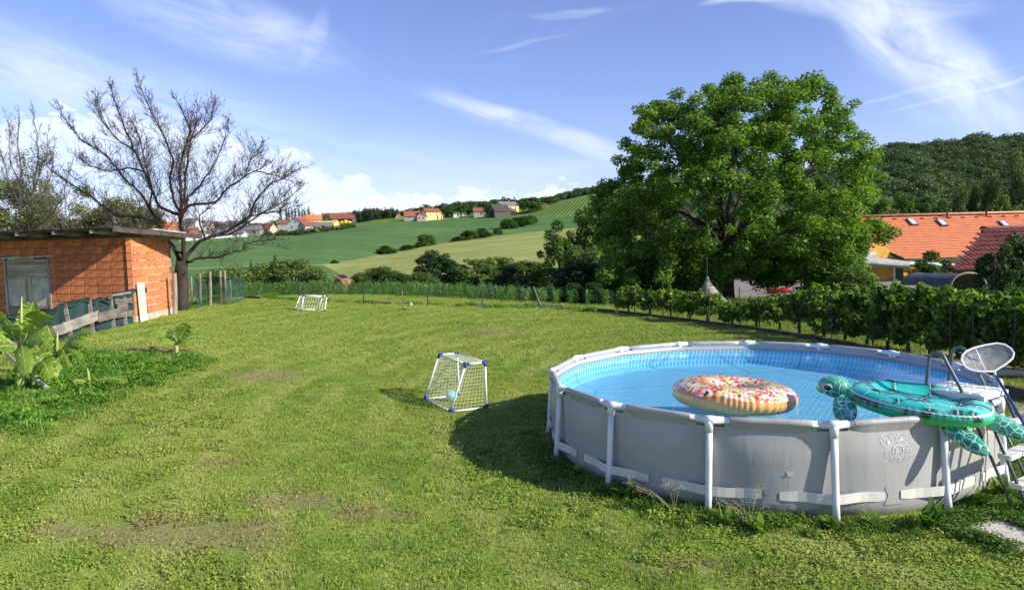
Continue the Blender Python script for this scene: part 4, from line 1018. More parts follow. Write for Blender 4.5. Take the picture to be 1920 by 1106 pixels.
# doors
def fp(u, z, off=0.0): p = SP + fd * u + fn * off; return Vector((p.x, p.y, SZ + z))
def fboard(parent, name, u0, u1, z0, z1, off, th, m, tilt=0.0):
    q = MB(); ctr = fp((u0 + u1) / 2, (z0 + z1) / 2, off); rot = Matrix((-fd, -fn, Vector((0, 0, 1)))).transposed() @ Matrix.Rotation(tilt, 3, 'Y')
    q.box(ctr, (u1 - u0, th, z1 - z0), rot); return q.build(name, m, parent)
door = fboard(shed, 'door', DOOR[0] + .06, DOOR[1] - .04, .30, 2.12, -.05, .02, M_OLDW2)
for k in range(6): fboard(door, 'plank', DOOR[0] + .10, DOOR[1] - .07 - .02 * (k % 2), 1.60 + k * .088, 1.60 + k * .088 + .072, -.02 + .005 * (k % 3), .02, M_OLDW2, R.uniform(-.006, .006))
fboard(door, 'plank', DOOR[0] + .07, 3.76, 1.50, 1.585, .004, .025, M_OLDW2, .01); fboard(door, 'plank', 3.80, DOOR[1] - .06, 1.50, 1.58, .003, .025, M_OLDW2, -.01)
fboard(door, 'panel', DOOR[0] + .09, 3.66, .62, 1.49, -.012, .02, M_PANEL); fboard(door, 'panel', 3.90, DOOR[1] - .07, .62, 1.49, -.015, .02, M_PANEL)
fboard(door, 'plank', 3.665, 3.775, .58, 1.50, .004, .03, M_OLDW2); fboard(door, 'plank', 3.785, 3.895, .56, 1.50, -.004, .03, M_OLDW2)
fboard(door, 'plank', DOOR[0] + .08, DOOR[1] - .06, .53, .61, .008, .025, M_OLDW2); fboard(door, 'plank', DOOR[0] + .08, DOOR[1] - .06, .30, .52, -.005, .025, M_OLDW2)
fboard(shed, 'door_frame', DOOR[0] - .0, DOOR[0] + .06, .0, 2.15, .012, .05, M_OLDW); fboard(shed, 'door_frame', DOOR[1] - .05, DOOR[1] + .0, .0, 2.15, .012, .05, M_OLDW)
fboard(shed, 'lintel', DOOR[0] - .22, DOOR[1] + .3, 2.16, 2.225, .04, .09, M_OLDW, -.012)
# roof: corrugated sheets on rafters, low at the back
def rp(u, v, z): p = SP + fd * u - fn * v; return Vector((p.x, p.y, SZ + z))      # v: backwards
rh = lambda v: 2.93 - .045 * v
q = MB()
nu_ = 90
for j in range(2):
    base = len(q.v)
    for i in range(nu_ + 1):
        u = -.28 + (WL + .7) * i / nu_; s_ = -.0
        for v in (-1.12, 1.2, 3.3): q.vert(rp(u + .04 * (v + 1) * 0, v, rh(v) + .012 * sin(i * 1.6) + .01 * sin(i * .3 + v) + (.03 if j else 0)))
    for i in range(nu_):
        for k in (0, 1): q.face((base + 3 * i + k, base + 3 * i + 3 + k, base + 3 * i + 4 + k, base + 3 * i + 1 + k))
for i in range(nu_):
    q.face((3 * i, 3 * i + 3, (nu_ + 1) * 3 + 3 * i + 3, (nu_ + 1) * 3 + 3 * i))
q.build('roof_sheet', M_ROOFD, shed)
q = MB(); q.beam(rp(-.30, -1.10, rh(-1.1) - .03), rp(-.30, 3.3, rh(3.3) - .03), .15, .035); q.build('verge_board', M_BARK0, shed)
q = MB(); q.beam(rp(-.34, .6, rh(.6) + .08), rp(-.34, 2.3, rh(2.3) + .05), .05, .03); q.build('roof_trim', mat('grey_sheet', (.35, .33, .33), .5), shed)
q = MB(); q.beam(rp(-.25, -.98, rh(-1) - .03), rp(WL + .3, -.98, rh(-1) - .03), .05, .03); q.build('eaves_board', M_BARK0, shed)
for k in range(6):
    u = .45 + k * 1.28; q = MB(); q.beam(rp(u, -1.09, rh(-1.1) - .075), rp(u, 3.2, rh(3.2) - .075), .12, .09); q.build('rafter', M_OLDW, shed)
# white board at the corner
q = MB(); a = SP + sdv * .34 + sn * .10; q.box((a.x, a.y, SZ + .62), (.52, .03, 1.34), Matrix.Rotation(srot, 3, 'Z') @ Matrix.Rotation(-.03, 3, 'X'))
q.alone('board', M_WHITE, 'peeling white painted board leaning upright against the corner of the shed', 'board')

# ------------------------------------------------------------------ windbreak of dark green cloth and planks
TA, TBp = ground_at(276, 600), ground_at(-120, 702)
M_CLOTH = mat('dark_green_cloth', (.012, .042, .042), .75, .3, 1.5, .5, 5.0, dirt=((.03, .07, .07), 2.0, .4))
wdir = (TBp - TA); WLn = wdir.length; wdir.normalize(); wn = Vector((wdir.y, -wdir.x, 0)).normalized(); wn = wn if wn.dot(-TA) > 0 else -wn
fen = thing('windbreak', 'low fence hung with dark green cloth and weathered grey planks in front of the shed', 'fence', tuple(TA))
def tpnt(u, z, off=0.0): p = TA + wdir * u; return Vector((p.x + wn.x * off, p.y + wn.y * off, G(p.x, p.y) + z))
def ht(u): return 1.02 - .02 * u + .05 * sin(u * 1.9) - .05 * math.exp(-((u - 2.4) / .5) ** 2) + .02 * sin(u * 7)
q = MB(); n_ = 70; rows = 7
for i in range(n_ + 1):
    u = WLn * i / n_
    for k in range(rows + 1):
        t = k / rows; q.vert(tpnt(u, -.05 + (ht(u) + .05) * t, .03 * sin(u * 5 + t * 3) * (1 - t) + .02 * sin(u * 11 + t * 6)))
for i in range(n_):
    for k in range(rows): b0 = i * (rows + 1) + k; q.face((b0, b0 + rows + 1, b0 + rows + 2, b0 + 1))
base = len(q.v)        # flap laid back over the top
for i in range(n_ + 1):
    u = WLn * i / n_; wd_ = .42 + .22 * sin(u * .8 + 1)
    for k in range(6):
        t = k / 5; q.vert(tpnt(u, ht(u) + .02 + .03 * sin(u * 9 + k) - .22 * t * t * (1 if i > 6 else .3), .05 - wd_ * t))
    q.vert(tpnt(u, ht(u) - .10 - .04 * sin(u * 6), .06 + .02 * sin(u * 8)))
for i in range(n_):
    for k in range(5): b0 = base + i * 7 + k; q.face((b0, b0 + 7, b0 + 8, b0 + 1))
    b0 = base + i * 7; q.face((b0, b0 + 7, b0 + 13, b0 + 6))
q.build('cloth', M_CLOTH, fen, True)
M_GREYP = mat('grey_plank', (.17, .145, .12), .85, .2, 2.0, .5, 30, stretch=(1, 1, 4), dirt=((.09, .08, .065), 2.5, .7))
M_GREYL = mat('pale_grey_plank', (.29, .265, .23), .85, .2, 2.0, .5, 30, stretch=(1, 1, 4), dirt=((.19, .17, .14), 2.5, .6))
def plank(u0, z0, u1, z1, w_, m, off=.09, name='plank'):
    q = MB(); n_ = 8; a, c = tpnt(u0, z0, off), tpnt(u1, z1, off); up = Vector((0, 0, 1))
    for k in range(n_ + 1):
        p = a.lerp(c, k / n_) + wn * .01 * sin(k * 1.3); w2 = w_ * (1 + .06 * sin(k * 2.1 + u0 * 5))
        for zz, oo in ((-w2 / 2, 0), (w2 / 2, 0), (w2 / 2, -.028), (-w2 / 2, -.028)): q.vert(p + up * zz + wn * oo)
    for k in range(n_):
        for j in range(4): b0 = 4 * k + j; b1 = 4 * k + (j + 1) % 4; q.face((b0, b0 + 4, b1 + 4, b1))
    q.face((0, 1, 2, 3)); q.face((4 * n_, 4 * n_ + 1, 4 * n_ + 2, 4 * n_ + 3)); q.build(name, m, fen)
def upx(px): d = ray(px, 620); nx, ny = wdir.x, wdir.y; return (d.x * TA.y - TA.x) / (nx - d.x * ny)   # distance along the fence under an image column
plank(upx(248), .34, upx(216), .40, .20, M_GREYP); plank(upx(216), .78, upx(250), .74, .17, M_GREYP, .07); plank(upx(218), .80, upx(234), .62, .2, M_GREYL, .12) if False else plank(upx(236), .62, upx(217), .56, .24, M_GREYP, .12)
plank(upx(216), .45, upx(178), .42, .27, M_GREYP, .14); plank(upx(181), .48, upx(112), .34, .28, M_GREYL, .10); plank(upx(112), .34, upx(52), .30, .26, M_GREYL, .13); plank(upx(56), .30, upx(-60), .26, .25, M_GREYP, .1)
plank(upx(245), 1.00, upx(210), .98, .06, M_GREYL, .09)
for px, dz, tl in ((121, .95, -.10), (168, .95, -.03), (208, .95, -.04), (60, .95, 0), (233, .9, 0)):
    u = upx(px); q = MB(); q.beam(tpnt(u + tl * 2, -.05, .05), tpnt(u + tl * 0, dz, .05), .10, .03, up=wn); q.build('stake', M_GREYL, fen)

# ------------------------------------------------------------------ old fence posts behind the shed, with dark netting
M_POST = mat('old_post', (.30, .265, .20), .9, .2, 3, .4, 30, stretch=(1, 1, .2))
posts = [(327, 512, 578, .085, 24.6), (358, 519, 556, .05, 29.5), (374, 513, 557, .06, 29.5), (393.5, 510, 562, .06, 28.6), (412.5, 508, 556, .06, 29.5), (421, 507, 550, .055, 31), (431.5, 525, 546, .04, 32)]
pl = ['thick grey post at the rear corner of the shed', 'thin post right behind the bare tree trunk', 'second old post behind the bare tree', 'tallest leaning post in the old fence left of the maize', 'post nearer the left of a close pair beside the maize', 'post at the right of a close pair beside the maize', 'short thin post at the end of the old fence']
for (px, yt, yb, w_, D), lb in zip(posts, pl):
    b_ = at(px + 1, yb + 4, D); t_ = at(px, yt, D); b_.z = min(b_.z, G(b_.x, b_.y)) - .02
    q = MB(); q.tube([b_, b_.lerp(t_, .5) + Vector((.01, 0, 0)), t_], [w_, w_ * .95, w_ * .85], 7); q.alone('fence_post', M_POST, lb, 'post', 'old wooden fence posts', origin=tuple(b_))
def net_mat(name, c, al, scale=60):
    m, bn = mat_new(name); tr = bn.n('ShaderNodeBsdfTransparent'); df = bn.n('ShaderNodeBsdfPrincipled', Base_Color=c, Roughness=.8)
    n = bn.noise(bn.n('ShaderNodeNewGeometry').outputs['Position'], 1.2, 4, .6)
    finish(bn, bn.n('ShaderNodeMixShader', i0=bn.m('ADD', al - .15, bn.m('MULTIPLY', n, .4)), i1=tr.outputs[0], i2=df.outputs[0])); return m
q = MB(); ns = [at(332, 0, 27), at(358, 0, 29.3), at(394, 0, 28.7), at(412, 0, 29.4), at(432, 0, 32)]
cols_ = []
for i in range(len(ns) - 1):
    for k in range(6):
        p = ns[i].lerp(ns[i + 1], k / 6); cols_.append(p)
cols_.append(ns[-1]); rows_ = 6
for i, p in enumerate(cols_):
    g0 = G(p.x, p.y); 
    for k in range(rows_ + 1): t = k / rows_; q.vert((p.x + .03 * sin(i + k), p.y - .06 + .05 * sin(i * .9 + k), g0 - .05 + (1.15 + .08 * sin(i * .8)) * t))
for i in range(len(cols_) - 1):
    for k in range(rows_): b0 = i * (rows_ + 1) + k; q.face((b0, b0 + rows_ + 1, b0 + rows_ + 2, b0 + 1))
q.alone('shade_net', net_mat('shade_net', (.02, .07, .06), .38), 'sheer dark green netting stretched between the old fence posts', 'netting', origin=(ns[0].x, ns[0].y, G(ns[0].x, ns[0].y)))

# ------------------------------------------------------------------ banana plants
M_BAN = leaf_mat('banana_leaf', (.115, .22, .028), (.28, .40, .055), trans=.42, rough=.35, scale=2.0, tcol=(1.5, 1.5, .6), gloss=.4)
M_BANS = mat('banana_stem', (.36, .42, .12), .5, .15, 6, .2, 30, stretch=(1, 1, .3), dirt=((.20, .15, .06), 5, .4))
def banana_leaf(parent, base, tip, width, droop=.35, roll=0.0, tears=6, seed=0, stalk=.18, curl=.25):
    rr = random.Random(seed); base, tip = Vector(base), Vector(tip); d = tip - base; Ln = d.length; n_ = 34
    side = d.cross(Vector((0, 0, 1))); side = d.cross(Vector((0, 1, 0))) if abs(d.z) > .55 * d.length else side; side = side.normalized() if side.length > 1e-3 else Vector((1, 0, 0))
    if abs(d.z) <= .55 * d.length: roll = roll * .5 + (.6 if d.x > 0 else -.6)
    side = Matrix.Rotation(roll, 3, d.normalized()) @ side; nrm = side.cross(d).normalized()
    mid = []; 
    for k in range(n_ + 1):
        t = k / n_; p = base + d * t + Vector((0, 0, 1)) * Ln * droop * (4 * t * (1 - t)) * .5; mid.append(p)
    q = MB(); rnd = []; tear = {}
    for s_ in (-1, 1):
        for _ in range(tears): tear[(s_, rr.randint(8, n_ - 3))] = rr.uniform(.25, .8)
    for k in range(n_ + 1):
        t = k / n_
        if t < stalk: w_ = .012
        else: tt = (t - stalk) / (1 - stalk); w_ = width / 2 * min(1, (tt * 6) ** .6) * (1 - max(0, tt - .55) / .45 * .0) * sqrt(max(0, 1 - max(0, (tt - .5) / .5) ** 2.4)) + .004
        row = []
        for j in range(-4, 5):
            s_ = -1 if j < 0 else 1; f = abs(j) / 4; ww = w_ * f
            rip = .022 * sin(k * 2.3 + s_) * f + rr.uniform(-.008, .008) * f
            q.vert(mid[k] + side * (s_ * ww) * cos(curl * f) - nrm * (ww * .30 * f * (1 + curl)) + nrm * (.10 * ww) + nrm * rip); rnd.append(rr.uniform(.2, .8) if f < .9 else rr.uniform(.5, 1.0))
    for k in range(n_):
        for j in range(8):
            s_ = -1 if j < 4 else 1; f = (4 - j) / 4 if j < 4 else (j - 3) / 4
            if (s_, k) in tear and f > tear[(s_, k)]: continue
            b0 = k * 9 + j; q.face((b0, b0 + 9, b0 + 10, b0 + 1))
    off = parent.location
    me = q.mesh('leaf', M_BAN, True, off); a = me.attributes.new('rnd', 'FLOAT', 'POINT'); a.data.foreach_set('value', rnd); lf = obj('leaf', me, parent)
    q = MB(); q.tube([m_ - nrm * .004 for m_ in mid[::3]] + [mid[-1]], [.016 - .0125 * i / (len(mid[::3])) for i in range(len(mid[::3]) + 1)], 6)
    obj('midrib', q.mesh('midrib', M_BANS, True, off), lf)
def banana(label, base, stem_top, r_, lv, spikes=(), name='banana_plant'):
    t = thing(name, label, 'banana plant', tuple(base)); b_, s_ = Vector(base), Vector(stem_top); q = MB()
    q.tube([b_ - Vector((0, 0, .03)), b_.lerp(s_, .35) + Vector((.01, 0, 0)), b_.lerp(s_, .7), s_], [r_ * 1.25, r_ * 1.05, r_, r_ * .7], 10); q.build('stem', M_BANS, t, True)
    for i, (tx_, ty_, dD, w_, dr, ro) in enumerate(lv):
        tip = at(tx_, ty_, b_.y + dD); banana_leaf(t, s_ - Vector((0, 0, .04)), tip, w_ * .82, dr, ro, seed=hash((i, tx_)) % 1000)
    for (sx, sy, dD) in spikes:
        q = MB(); e_ = at(sx, sy, b_.y + dD); q.tube([s_ - Vector((0, 0, .1)), s_.lerp(e_, .6), e_], [.028, .022, .008], 8); q.build('rolled_leaf', M_BANS, t, True)
    return t
bA = ground_at(38, 728); D1 = bA.y
banana('tall banana plant with thick yellow stem at the left edge', bA, at(39, 655, D1), .075, [(62, 566, .1, .40, .15, .3), (98, 594, -.3, .42, .5, .5), (-6, 588, .2, .40, .3, -.4), (-60, 632, -.2, .42, .5, 0), (96, 655, -.6, .40, .5, .4), (49, 706, -.7, .42, .6, 0), (-25, 672, -.5, .42, .6, .2), (20, 610, .6, .35, .4, -.3)], [(41, 556, 0)])
bB = ground_at(104, 712); D2 = bB.y
banana('medium banana plant leaning right beside the tall one', bB, at(106, 668, D2), .045, [(172, 622, -.2, .36, .35, .2), (166, 652, -.5, .30, .4, -.2), (88, 610, .1, .26, .15, .3), (60, 640, .3, .30, .4, .1), (72, 672, -.4, .3, .5, 0), (152, 676, -.6, .26, .5, .2), (130, 690, -.6, .26, .6, 0)], [(108, 622, 0)])
bC = ground_at(169, 736); 
banana('low banana shoot with one long leaf lying to the right', bC, at(168, 716, bC.y), .022, [(240, 716, -.1, .20, .25, .2), (136, 716, -.3, .18, .3, 0), (150, 732, -.4, .16, .4, 0)], [(164, 690, 0)])
bD = ground_at(64, 727)
banana('banana offshoot with a drooping broad leaf in front of the tall one', bD, at(66, 690, bD.y), .05, [(96, 712, -.4, .46, .7, .1), (118, 690, .1, .34, .5, .2), (30, 700, -.4, .36, .6, 0), (82, 668, .2, .24, .2, .3)])
bE = ground_at(330.5, 663)
banana('small lone banana plant on the mown lawn', bE, at(331, 645, bE.y), .040, [(353, 607, -.1, .42, .12, .1), (275, 622, .1, .34, .35, .3), (391, 635, .2, .30, .4, .2), (352, 650, -.5, .26, .5, 0), (302, 640, -.4, .34, .4, .1), (318, 622, .5, .3, .35, 0)])
q = MB(); a, c = ground_at(97, 737), at(-2, 651, 13.6); q.tube([a + Vector((0, 0, .03)), a.lerp(c, .5), c], .032, 9)
q.alone('pipe', mat('pale_pipe', (.45, .40, .36), .5), 'pale plastic pipe leaning among the banana stems', 'pipe', smooth=True, origin=tuple(a))
# ------------------------------------------------------------------ vegetation: materials
M_WAL = leaf_mat('walnut_leaf', (.046, .112, .020), (.185, .280, .050), trans=.34, rough=.5, scale=.35, tcol=(1.5, 1.9, .5), gloss=.18)
M_GRAPE = leaf_mat('grape_leaf', (.045, .115, .018), (.20, .30, .045), trans=.38, rough=.5, scale=1.2, tcol=(1.4, 1.6, .5), c3=(.36, .38, .12))
M_WILLOW = leaf_mat('pale_leaf', (.080, .140, .030), (.215, .285, .075), trans=.3, rough=.6, scale=.25)
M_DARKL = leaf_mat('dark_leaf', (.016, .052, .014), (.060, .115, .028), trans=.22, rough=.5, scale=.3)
M_MIDL = leaf_mat('mid_leaf', (.042, .095, .020), (.125, .195, .042), trans=.28, rough=.55, scale=.2)
M_CON = leaf_mat('conifer_needles', (.012, .035, .014), (.035, .065, .026), trans=.1, rough=.7, scale=.3)
M_OLIVE = leaf_mat('olive_leaf', (.10, .13, .030), (.24, .27, .070), trans=.3, rough=.6, scale=.8, c3=(.30, .30, .10))
M_FOR = leaf_mat('forest_leaf', (.034, .075, .026), (.120, .175, .060), trans=.2, rough=.65, scale=.03)
M_BARK = mat('dark_bark', (.042, .029, .020), .9, .25, 6, .6, 25, stretch=(1, 1, .3), dirt=((.13, .115, .08), 8.0, .4))
M_BARKP = mat('pale_bark', (.17, .145, .115), .9, .25, 6, .6, 25, stretch=(1, 1, .3), dirt=((.30, .29, .24), 6.0, .5))
M_BARKW = mat('walnut_bark', (.055, .045, .038), .9, .25, 4, .7, 18, stretch=(1, 1, .25))

# ------------------------------------------------------------------ the walnut tree
WD = 38.0; wc = at(1378, 360, WD); wb = at(1362, 556, WD); wb.z = min(wb.z, G(wb.x, wb.y))
WG = Vector((wb.x, wb.y, G(wb.x, wb.y))); K = WD / F_PX
angs = [0, 15, 30, 45, 60, 75, 90, 105, 120, 135, 150, 165, 180, 195, 210, 225, 240, 255, 270, 285, 300, 315, 330, 345, 360]
rpx = [240, 250, 246, 242, 222, 214, 205, 196, 206, 230, 238, 244, 258, 254, 262, 262, 212, 175, 150, 165, 200, 250, 262, 252, 240]
wal = thing('walnut_tree', 'huge round crowned green walnut tree standing beyond the vines', 'tree', tuple(WG))
rsw = np.random.RandomState(21); blobs = []; tips = []
while len(blobs) < 620:
    d = rsw.normal(size=3); d /= np.linalg.norm(d); ph = math.degrees(atan2(d[2], d[0])) % 360
    Rr = np.interp(ph, angs, rpx) * K + .30 * sin(ph * .35 + 1) + .22 * sin(ph * .9 + d[1] * 3) - .05; h2 = d[0] ** 2 + d[2] ** 2; r_ = 1 / sqrt(h2 / Rr ** 2 + d[1] ** 2 / 6.6 ** 2)
    t = 1 - .55 * rsw.rand() ** 2.2
    if t < .75 and rsw.rand() < .45: continue
    s_ = .30 + .42 * rsw.rand() ** 1.4; c = np.array([wc.x, wc.y, wc.z]) + d * (r_ * t - s_ * .4); blobs.append((*c, s_ * 1.15, s_ * 1.15, s_ * .85)); tips.append(Vector(c))
for px, py, s_ in ((1650, 428, .7), (1672, 438, .5), (1630, 440, .7), (1640, 420, .6), (1655, 450, .45), (1612, 455, .8), (1125, 395, .5), (1118, 380, .4), (1200, 205, .5), (1270, 178, .5), (1230, 200, .5), (1330, 170, .5), (1440, 165, .5), (1380, 155, .55), (1500, 168, .5), (1555, 178, .45), (1613, 255, .5), (1590, 500, .9), (1560, 520, .9), (1600, 540, .8), (1575, 475, .8), (1530, 535, .7), (1560, 555, .8), (1590, 560, .8), (1520, 515, .8), (1480, 520, .7), (1450, 500, .7), (1500, 550, .6), (1570, 540, .9), (1200, 520, .9), (1240, 530, .8), (1170, 530, .9), (1290, 520, .7), (1270, 500, .8), (1320, 500, .6), (1210, 550, .8), (1150, 500, .9), (1620, 520, .6), (1420, 505, .6)):
    c = at(px, py, WD - 1.5 + 3 * rsw.rand()); blobs.append((c.x, c.y, c.z, s_, s_, s_ * .7)); tips.append(c)
for _ in range(75):
    c = at(rsw.uniform(1135, 1335), rsw.uniform(440, 545), WD + rsw.uniform(-4.5, 1)); blobs.append((c.x, c.y, c.z, .55, .55, .42))
    c = at(rsw.uniform(1500, 1615), rsw.uniform(430, 535), WD + rsw.uniform(-4, 1)); blobs.append((c.x, c.y, c.z, .55, .55, .42))
off = np.array([WG.x, WG.y, WG.z])
def cloud(name, blobs, n, size, m, parent, shell=.35, rs=NR, label=None, **kw):
    P, d = blob_points(blobs, n, shell, rs); V, Fq = leaves(P, size, nrm=d, rs=rs, **kw); o_ = Vector((0, 0, 0)); q_ = parent
    while q_ is not None: o_ += q_.location; q_ = q_.parent
    return obj(name, np_mesh(name, V - np.array([o_.x, o_.y, o_.z]), Fq, m, attr=rnd4(n, rs)), parent, label=label)
cloud('crown', blobs, 200000, .19, M_WAL, wal, shell=.12, rs=rsw, droop=.45, aspect=.42, up=.3)
def wob(a, c, n_, amp, rr):
    a, c = Vector(a), Vector(c); L_ = (c - a).length; out = []
    for k in range(n_ + 1):
        t = k / n_; p = a.lerp(c, t); w_ = amp * L_ * sin(pi * t); out.append(p + Vector((rr.uniform(-w_, w_), rr.uniform(-w_, w_), rr.uniform(-w_, w_) * .6)))
    return out
rr = random.Random(5); fork = WG + Vector((.05, 0, 2.6)); q = MB()
q.tube([WG - Vector((0, 0, .3)), WG + Vector((0, 0, .15)), WG + Vector((.02, 0, 1.0)), fork, fork + Vector((.15, 0, 1.2)), fork + Vector((.25, 0, 3.0))], [.58, .46, .38, .40, .26, .14], 14); q.build('trunk', M_BARKW, wal, True)
for k, (px, py, dD, r_) in enumerate(((1180, 380, 0, .20), (1240, 250, -2, .2), (1290, 200, 2, .17), (1390, 190, 0, .18), (1480, 220, 2, .18), (1560, 300, -2, .2), (1590, 420, -1, .18), (1500, 500, -3, .13), (1230, 480, -2, .15), (1340, 330, -4, .17), (1440, 330, 4.5, .16), (1300, 420, -3.5, .14))):
    e_ = at(px, py, WD + dD); s0 = fork + Vector((0, 0, rr.uniform(-.2, 1.8) if py < 400 else -.1)); mid_ = s0.lerp(e_, .45) + Vector((0, 0, .5)); q = MB()
    P = wob(s0, mid_, 3, .04, rr)[:-1] + wob(mid_, e_, 4, .06, rr); q.tube(P, [(r_ * (1 - i / len(P)) + .03) * .7 for i in range(len(P))], 8)
    near = sorted(tips, key=lambda t: (t - e_).length)[:14]
    for t in near:
        s1 = P[rr.randint(2, len(P) - 1)]; q.tube(wob(s1, t, 4, .07, rr), [.035, .03, .022, .015, .008], 5, caps=False)
    q.build('limb', M_BARKW, wal, True)

# ------------------------------------------------------------------ bare trees
def tubes_np(lines, seg):
    """many thin tapering twigs at once; lines: list of (points, r0, r1)"""
    V, Fq, n = [], [], 0
    for P, r0, r1 in lines:
        m = len(P); t = P[-1] - P[0]; t.normalize(); u = t.cross(Vector((.3, .2, 1))).normalized(); v = t.cross(u)
        for i, p in enumerate(P):
            r_ = r0 + (r1 - r0) * i / (m - 1)
            for k in range(seg): a = 2 * pi * k / seg; V.append(tuple(p + u * (cos(a) * r_) + v * (sin(a) * r_)))
        for i in range(m - 1):
            for k in range(seg): Fq.append((n + i * seg + k, n + i * seg + (k + 1) % seg, n + (i + 1) * seg + (k + 1) % seg, n + (i + 1) * seg + k))
        n += m * seg
    return V, Fq
def grow(lines, p, d, L_, r_, lev, rr, up=.25, kids_=(5, 4), spread=1.15):
    n_ = 4 if lev else 3; P = [p.copy()]; q_ = p.copy(); dd = d.normalized()
    for k in range(n_):
        dd = (dd + Vector((rr.uniform(-1, 1), rr.uniform(-1, 1), rr.uniform(-1, 1))) * .15 + Vector((0, 0, up * .35))).normalized(); q_ = q_ + dd * (L_ / n_); P.append(q_.copy())
    lines[lev].append((P, r_, max(.0032, r_ * .35)))
    if lev <= 0: return
    for k in range(rr.randint(kids_[0] - 2, kids_[0])):
        t = rr.uniform(.2, 1.0) * n_; i = min(n_ - 1, int(t)); s_ = P[i].lerp(P[i + 1], t - i)
        nd = (dd + Vector((rr.uniform(-1, 1), rr.uniform(-1, 1), rr.uniform(-.7, 1))) * spread).normalized()
        grow(lines, s_, nd, L_ * rr.uniform(.35, .62), max(.005, r_ * .55), lev - 1, rr, up, kids_, spread)
def bare_tree(name, label, base, D, limbs, trunk, bark, seed, gap=.32, Lk=1.5, depth=1.6, up=.25, group=None, twl=2):
    rr = random.Random(seed); t = thing(name, label, 'tree', tuple(base), group); lines = {0: [], 1: [], 2: [], 3: []}
    q = MB(); q.tube([at(px, py, D) if i else Vector(base) - Vector((0, 0, .2)) for i, (px, py, r_) in enumerate(trunk)], [r_ for _, _, r_ in trunk], 12); q.build('trunk', bark, t, True)
    for pts, r0 in limbs:
        n_ = len(pts); dd = rr.uniform(-depth, depth); P = []
        for i, (px, py) in enumerate(pts): f = i / (n_ - 1); P.append(at(px, py, D + dd * f + (rr.uniform(-.12, .12) if 0 < i else 0)))
        Q = []
        for i in range(n_ - 1):
            for k in range(3): Q.append(P[i].lerp(P[i + 1], k / 3) + Vector((rr.uniform(-.03, .03), rr.uniform(-.05, .05), rr.uniform(-.03, .03))) * (1 if k else 0))
        Q.append(P[-1]); m = len(Q); q = MB(); q.tube(Q, [max(.008, r0 * .58 * (1 - i / m) ** 1.0 + .006) for i in range(m)], 8); q.build('limb', bark, t, True)
        tot = sum((Q[i + 1] - Q[i]).length for i in range(m - 1)); acc = tot * .14; pos = 0; nxt = acc
        for i in range(m - 1):
            sl = (Q[i + 1] - Q[i]).length
            while pos + sl > nxt:
                f = (nxt - pos) / sl; s_ = Q[i].lerp(Q[i + 1], f); td = (Q[i + 1] - Q[i]).normalized(); fr = nxt / tot
                sd_ = Vector((rr.uniform(-1, 1), rr.uniform(-1, 1), rr.uniform(-.5, .9))); nd = (td * .9 + sd_ * .9).normalized()
                grow(lines, s_, nd, Lk * (1 - .80 * fr) * rr.uniform(.3, 1.0), 0.0105 * (1 - .5 * fr), twl, rr, up)
                nxt += gap * rr.uniform(.6, 1.4)
            pos += sl
        grow(lines, Q[-1], (Q[-1] - Q[-2]).normalized(), Lk * .22, .008, 1, rr, up)
    for lev, nm in ((2, 'branches'), (1, 'branches'), (0, 'twigs')):
        V, Fq = tubes_np(lines[lev], 4 if lev else 3); V = np.array(V) - np.array(tuple(base)); obj('branches' if lev else 'twigs', np_mesh('twigs', V, Fq, bark, smooth=True), t, kind='stuff')
    return t, lines
bb = at(338, 576, 26.8); bb.z = G(bb.x, bb.y)
limbs = [([(340, 497), (345, 478), (343, 447), (338, 425), (338, 405), (339, 367), (336, 324), (350, 271), (356, 239), (340, 205), (328, 186)], .17),
         ([(338, 410), (347, 390), (347, 333), (352, 290), (366, 240), (372, 200)], .09),
         ([(340, 400), (355, 385), (403, 380), (431, 349), (478, 321), (506, 305)], .10),
         ([(342, 405), (352, 370), (375, 349), (400, 310), (418, 270), (428, 225)], .08),
         ([(338, 402), (318, 396), (297, 386), (272, 324), (250, 280), (231, 233), (216, 192), (206, 158)], .11),
         ([(336, 395), (325, 374), (319, 342), (325, 299), (303, 246), (275, 192), (259, 149)], .09),
         ([(336, 492), (325, 463), (308, 440), (297, 420), (281, 392), (262, 361), (231, 333), (200, 292), (150, 261), (119, 221), (112, 199)], .13),
         ([(297, 420), (266, 408), (219, 405), (175, 371), (134, 346), (103, 324), (78, 300)], .09),
         ([(281, 392), (285, 350), (270, 300), (262, 260), (245, 225)], .06),
         ([(342, 492), (355, 474), (374, 453), (404, 442), (437, 427), (469, 405), (481, 374), (512, 342), (547, 324), (570, 314)], .13),
         ([(404, 442), (430, 440), (462, 420), (500, 395), (540, 372), (565, 352)], .07),
         ([(350, 492), (374, 484), (401, 483), (430, 476), (457, 469)], .085), ([(456, 469), (461, 455), (485, 452), (520, 450)], .03),
         ([(384, 447), (376, 425), (374, 404), (392, 390), (410, 375)], .05), ([(469, 405), (500, 400), (530, 395), (560, 385)], .04),
         ([(350, 271), (372, 250), (395, 225), (405, 195)], .05), ([(250, 280), (220, 262), (190, 225), (178, 180)], .045),
         ([(272, 324), (240, 315), (205, 322), (170, 312), (140, 290)], .05), ([(431, 349), (455, 335), (470, 300), (490, 270)], .04), ([(478, 321), (520, 330), (555, 345)], .03),
         ([(345, 478), (330, 470), (318, 462), (290, 440), (255, 425), (215, 420), (190, 400)], .07)]
BT, _ln = bare_tree('bare_tree', 'large leafless spreading tree with dark lichen spotted bark behind the shed', bb, 26.8, limbs,
    [(338, 580, .29), (341, 560, .26), (340, 530, .25), (340, 510, .24), (341, 490, .20)], M_BARK, 3, gap=.080, Lk=1.75, depth=1.9)
b2 = at(42, 470, 31); b2.z = G(b2.x, b2.y)
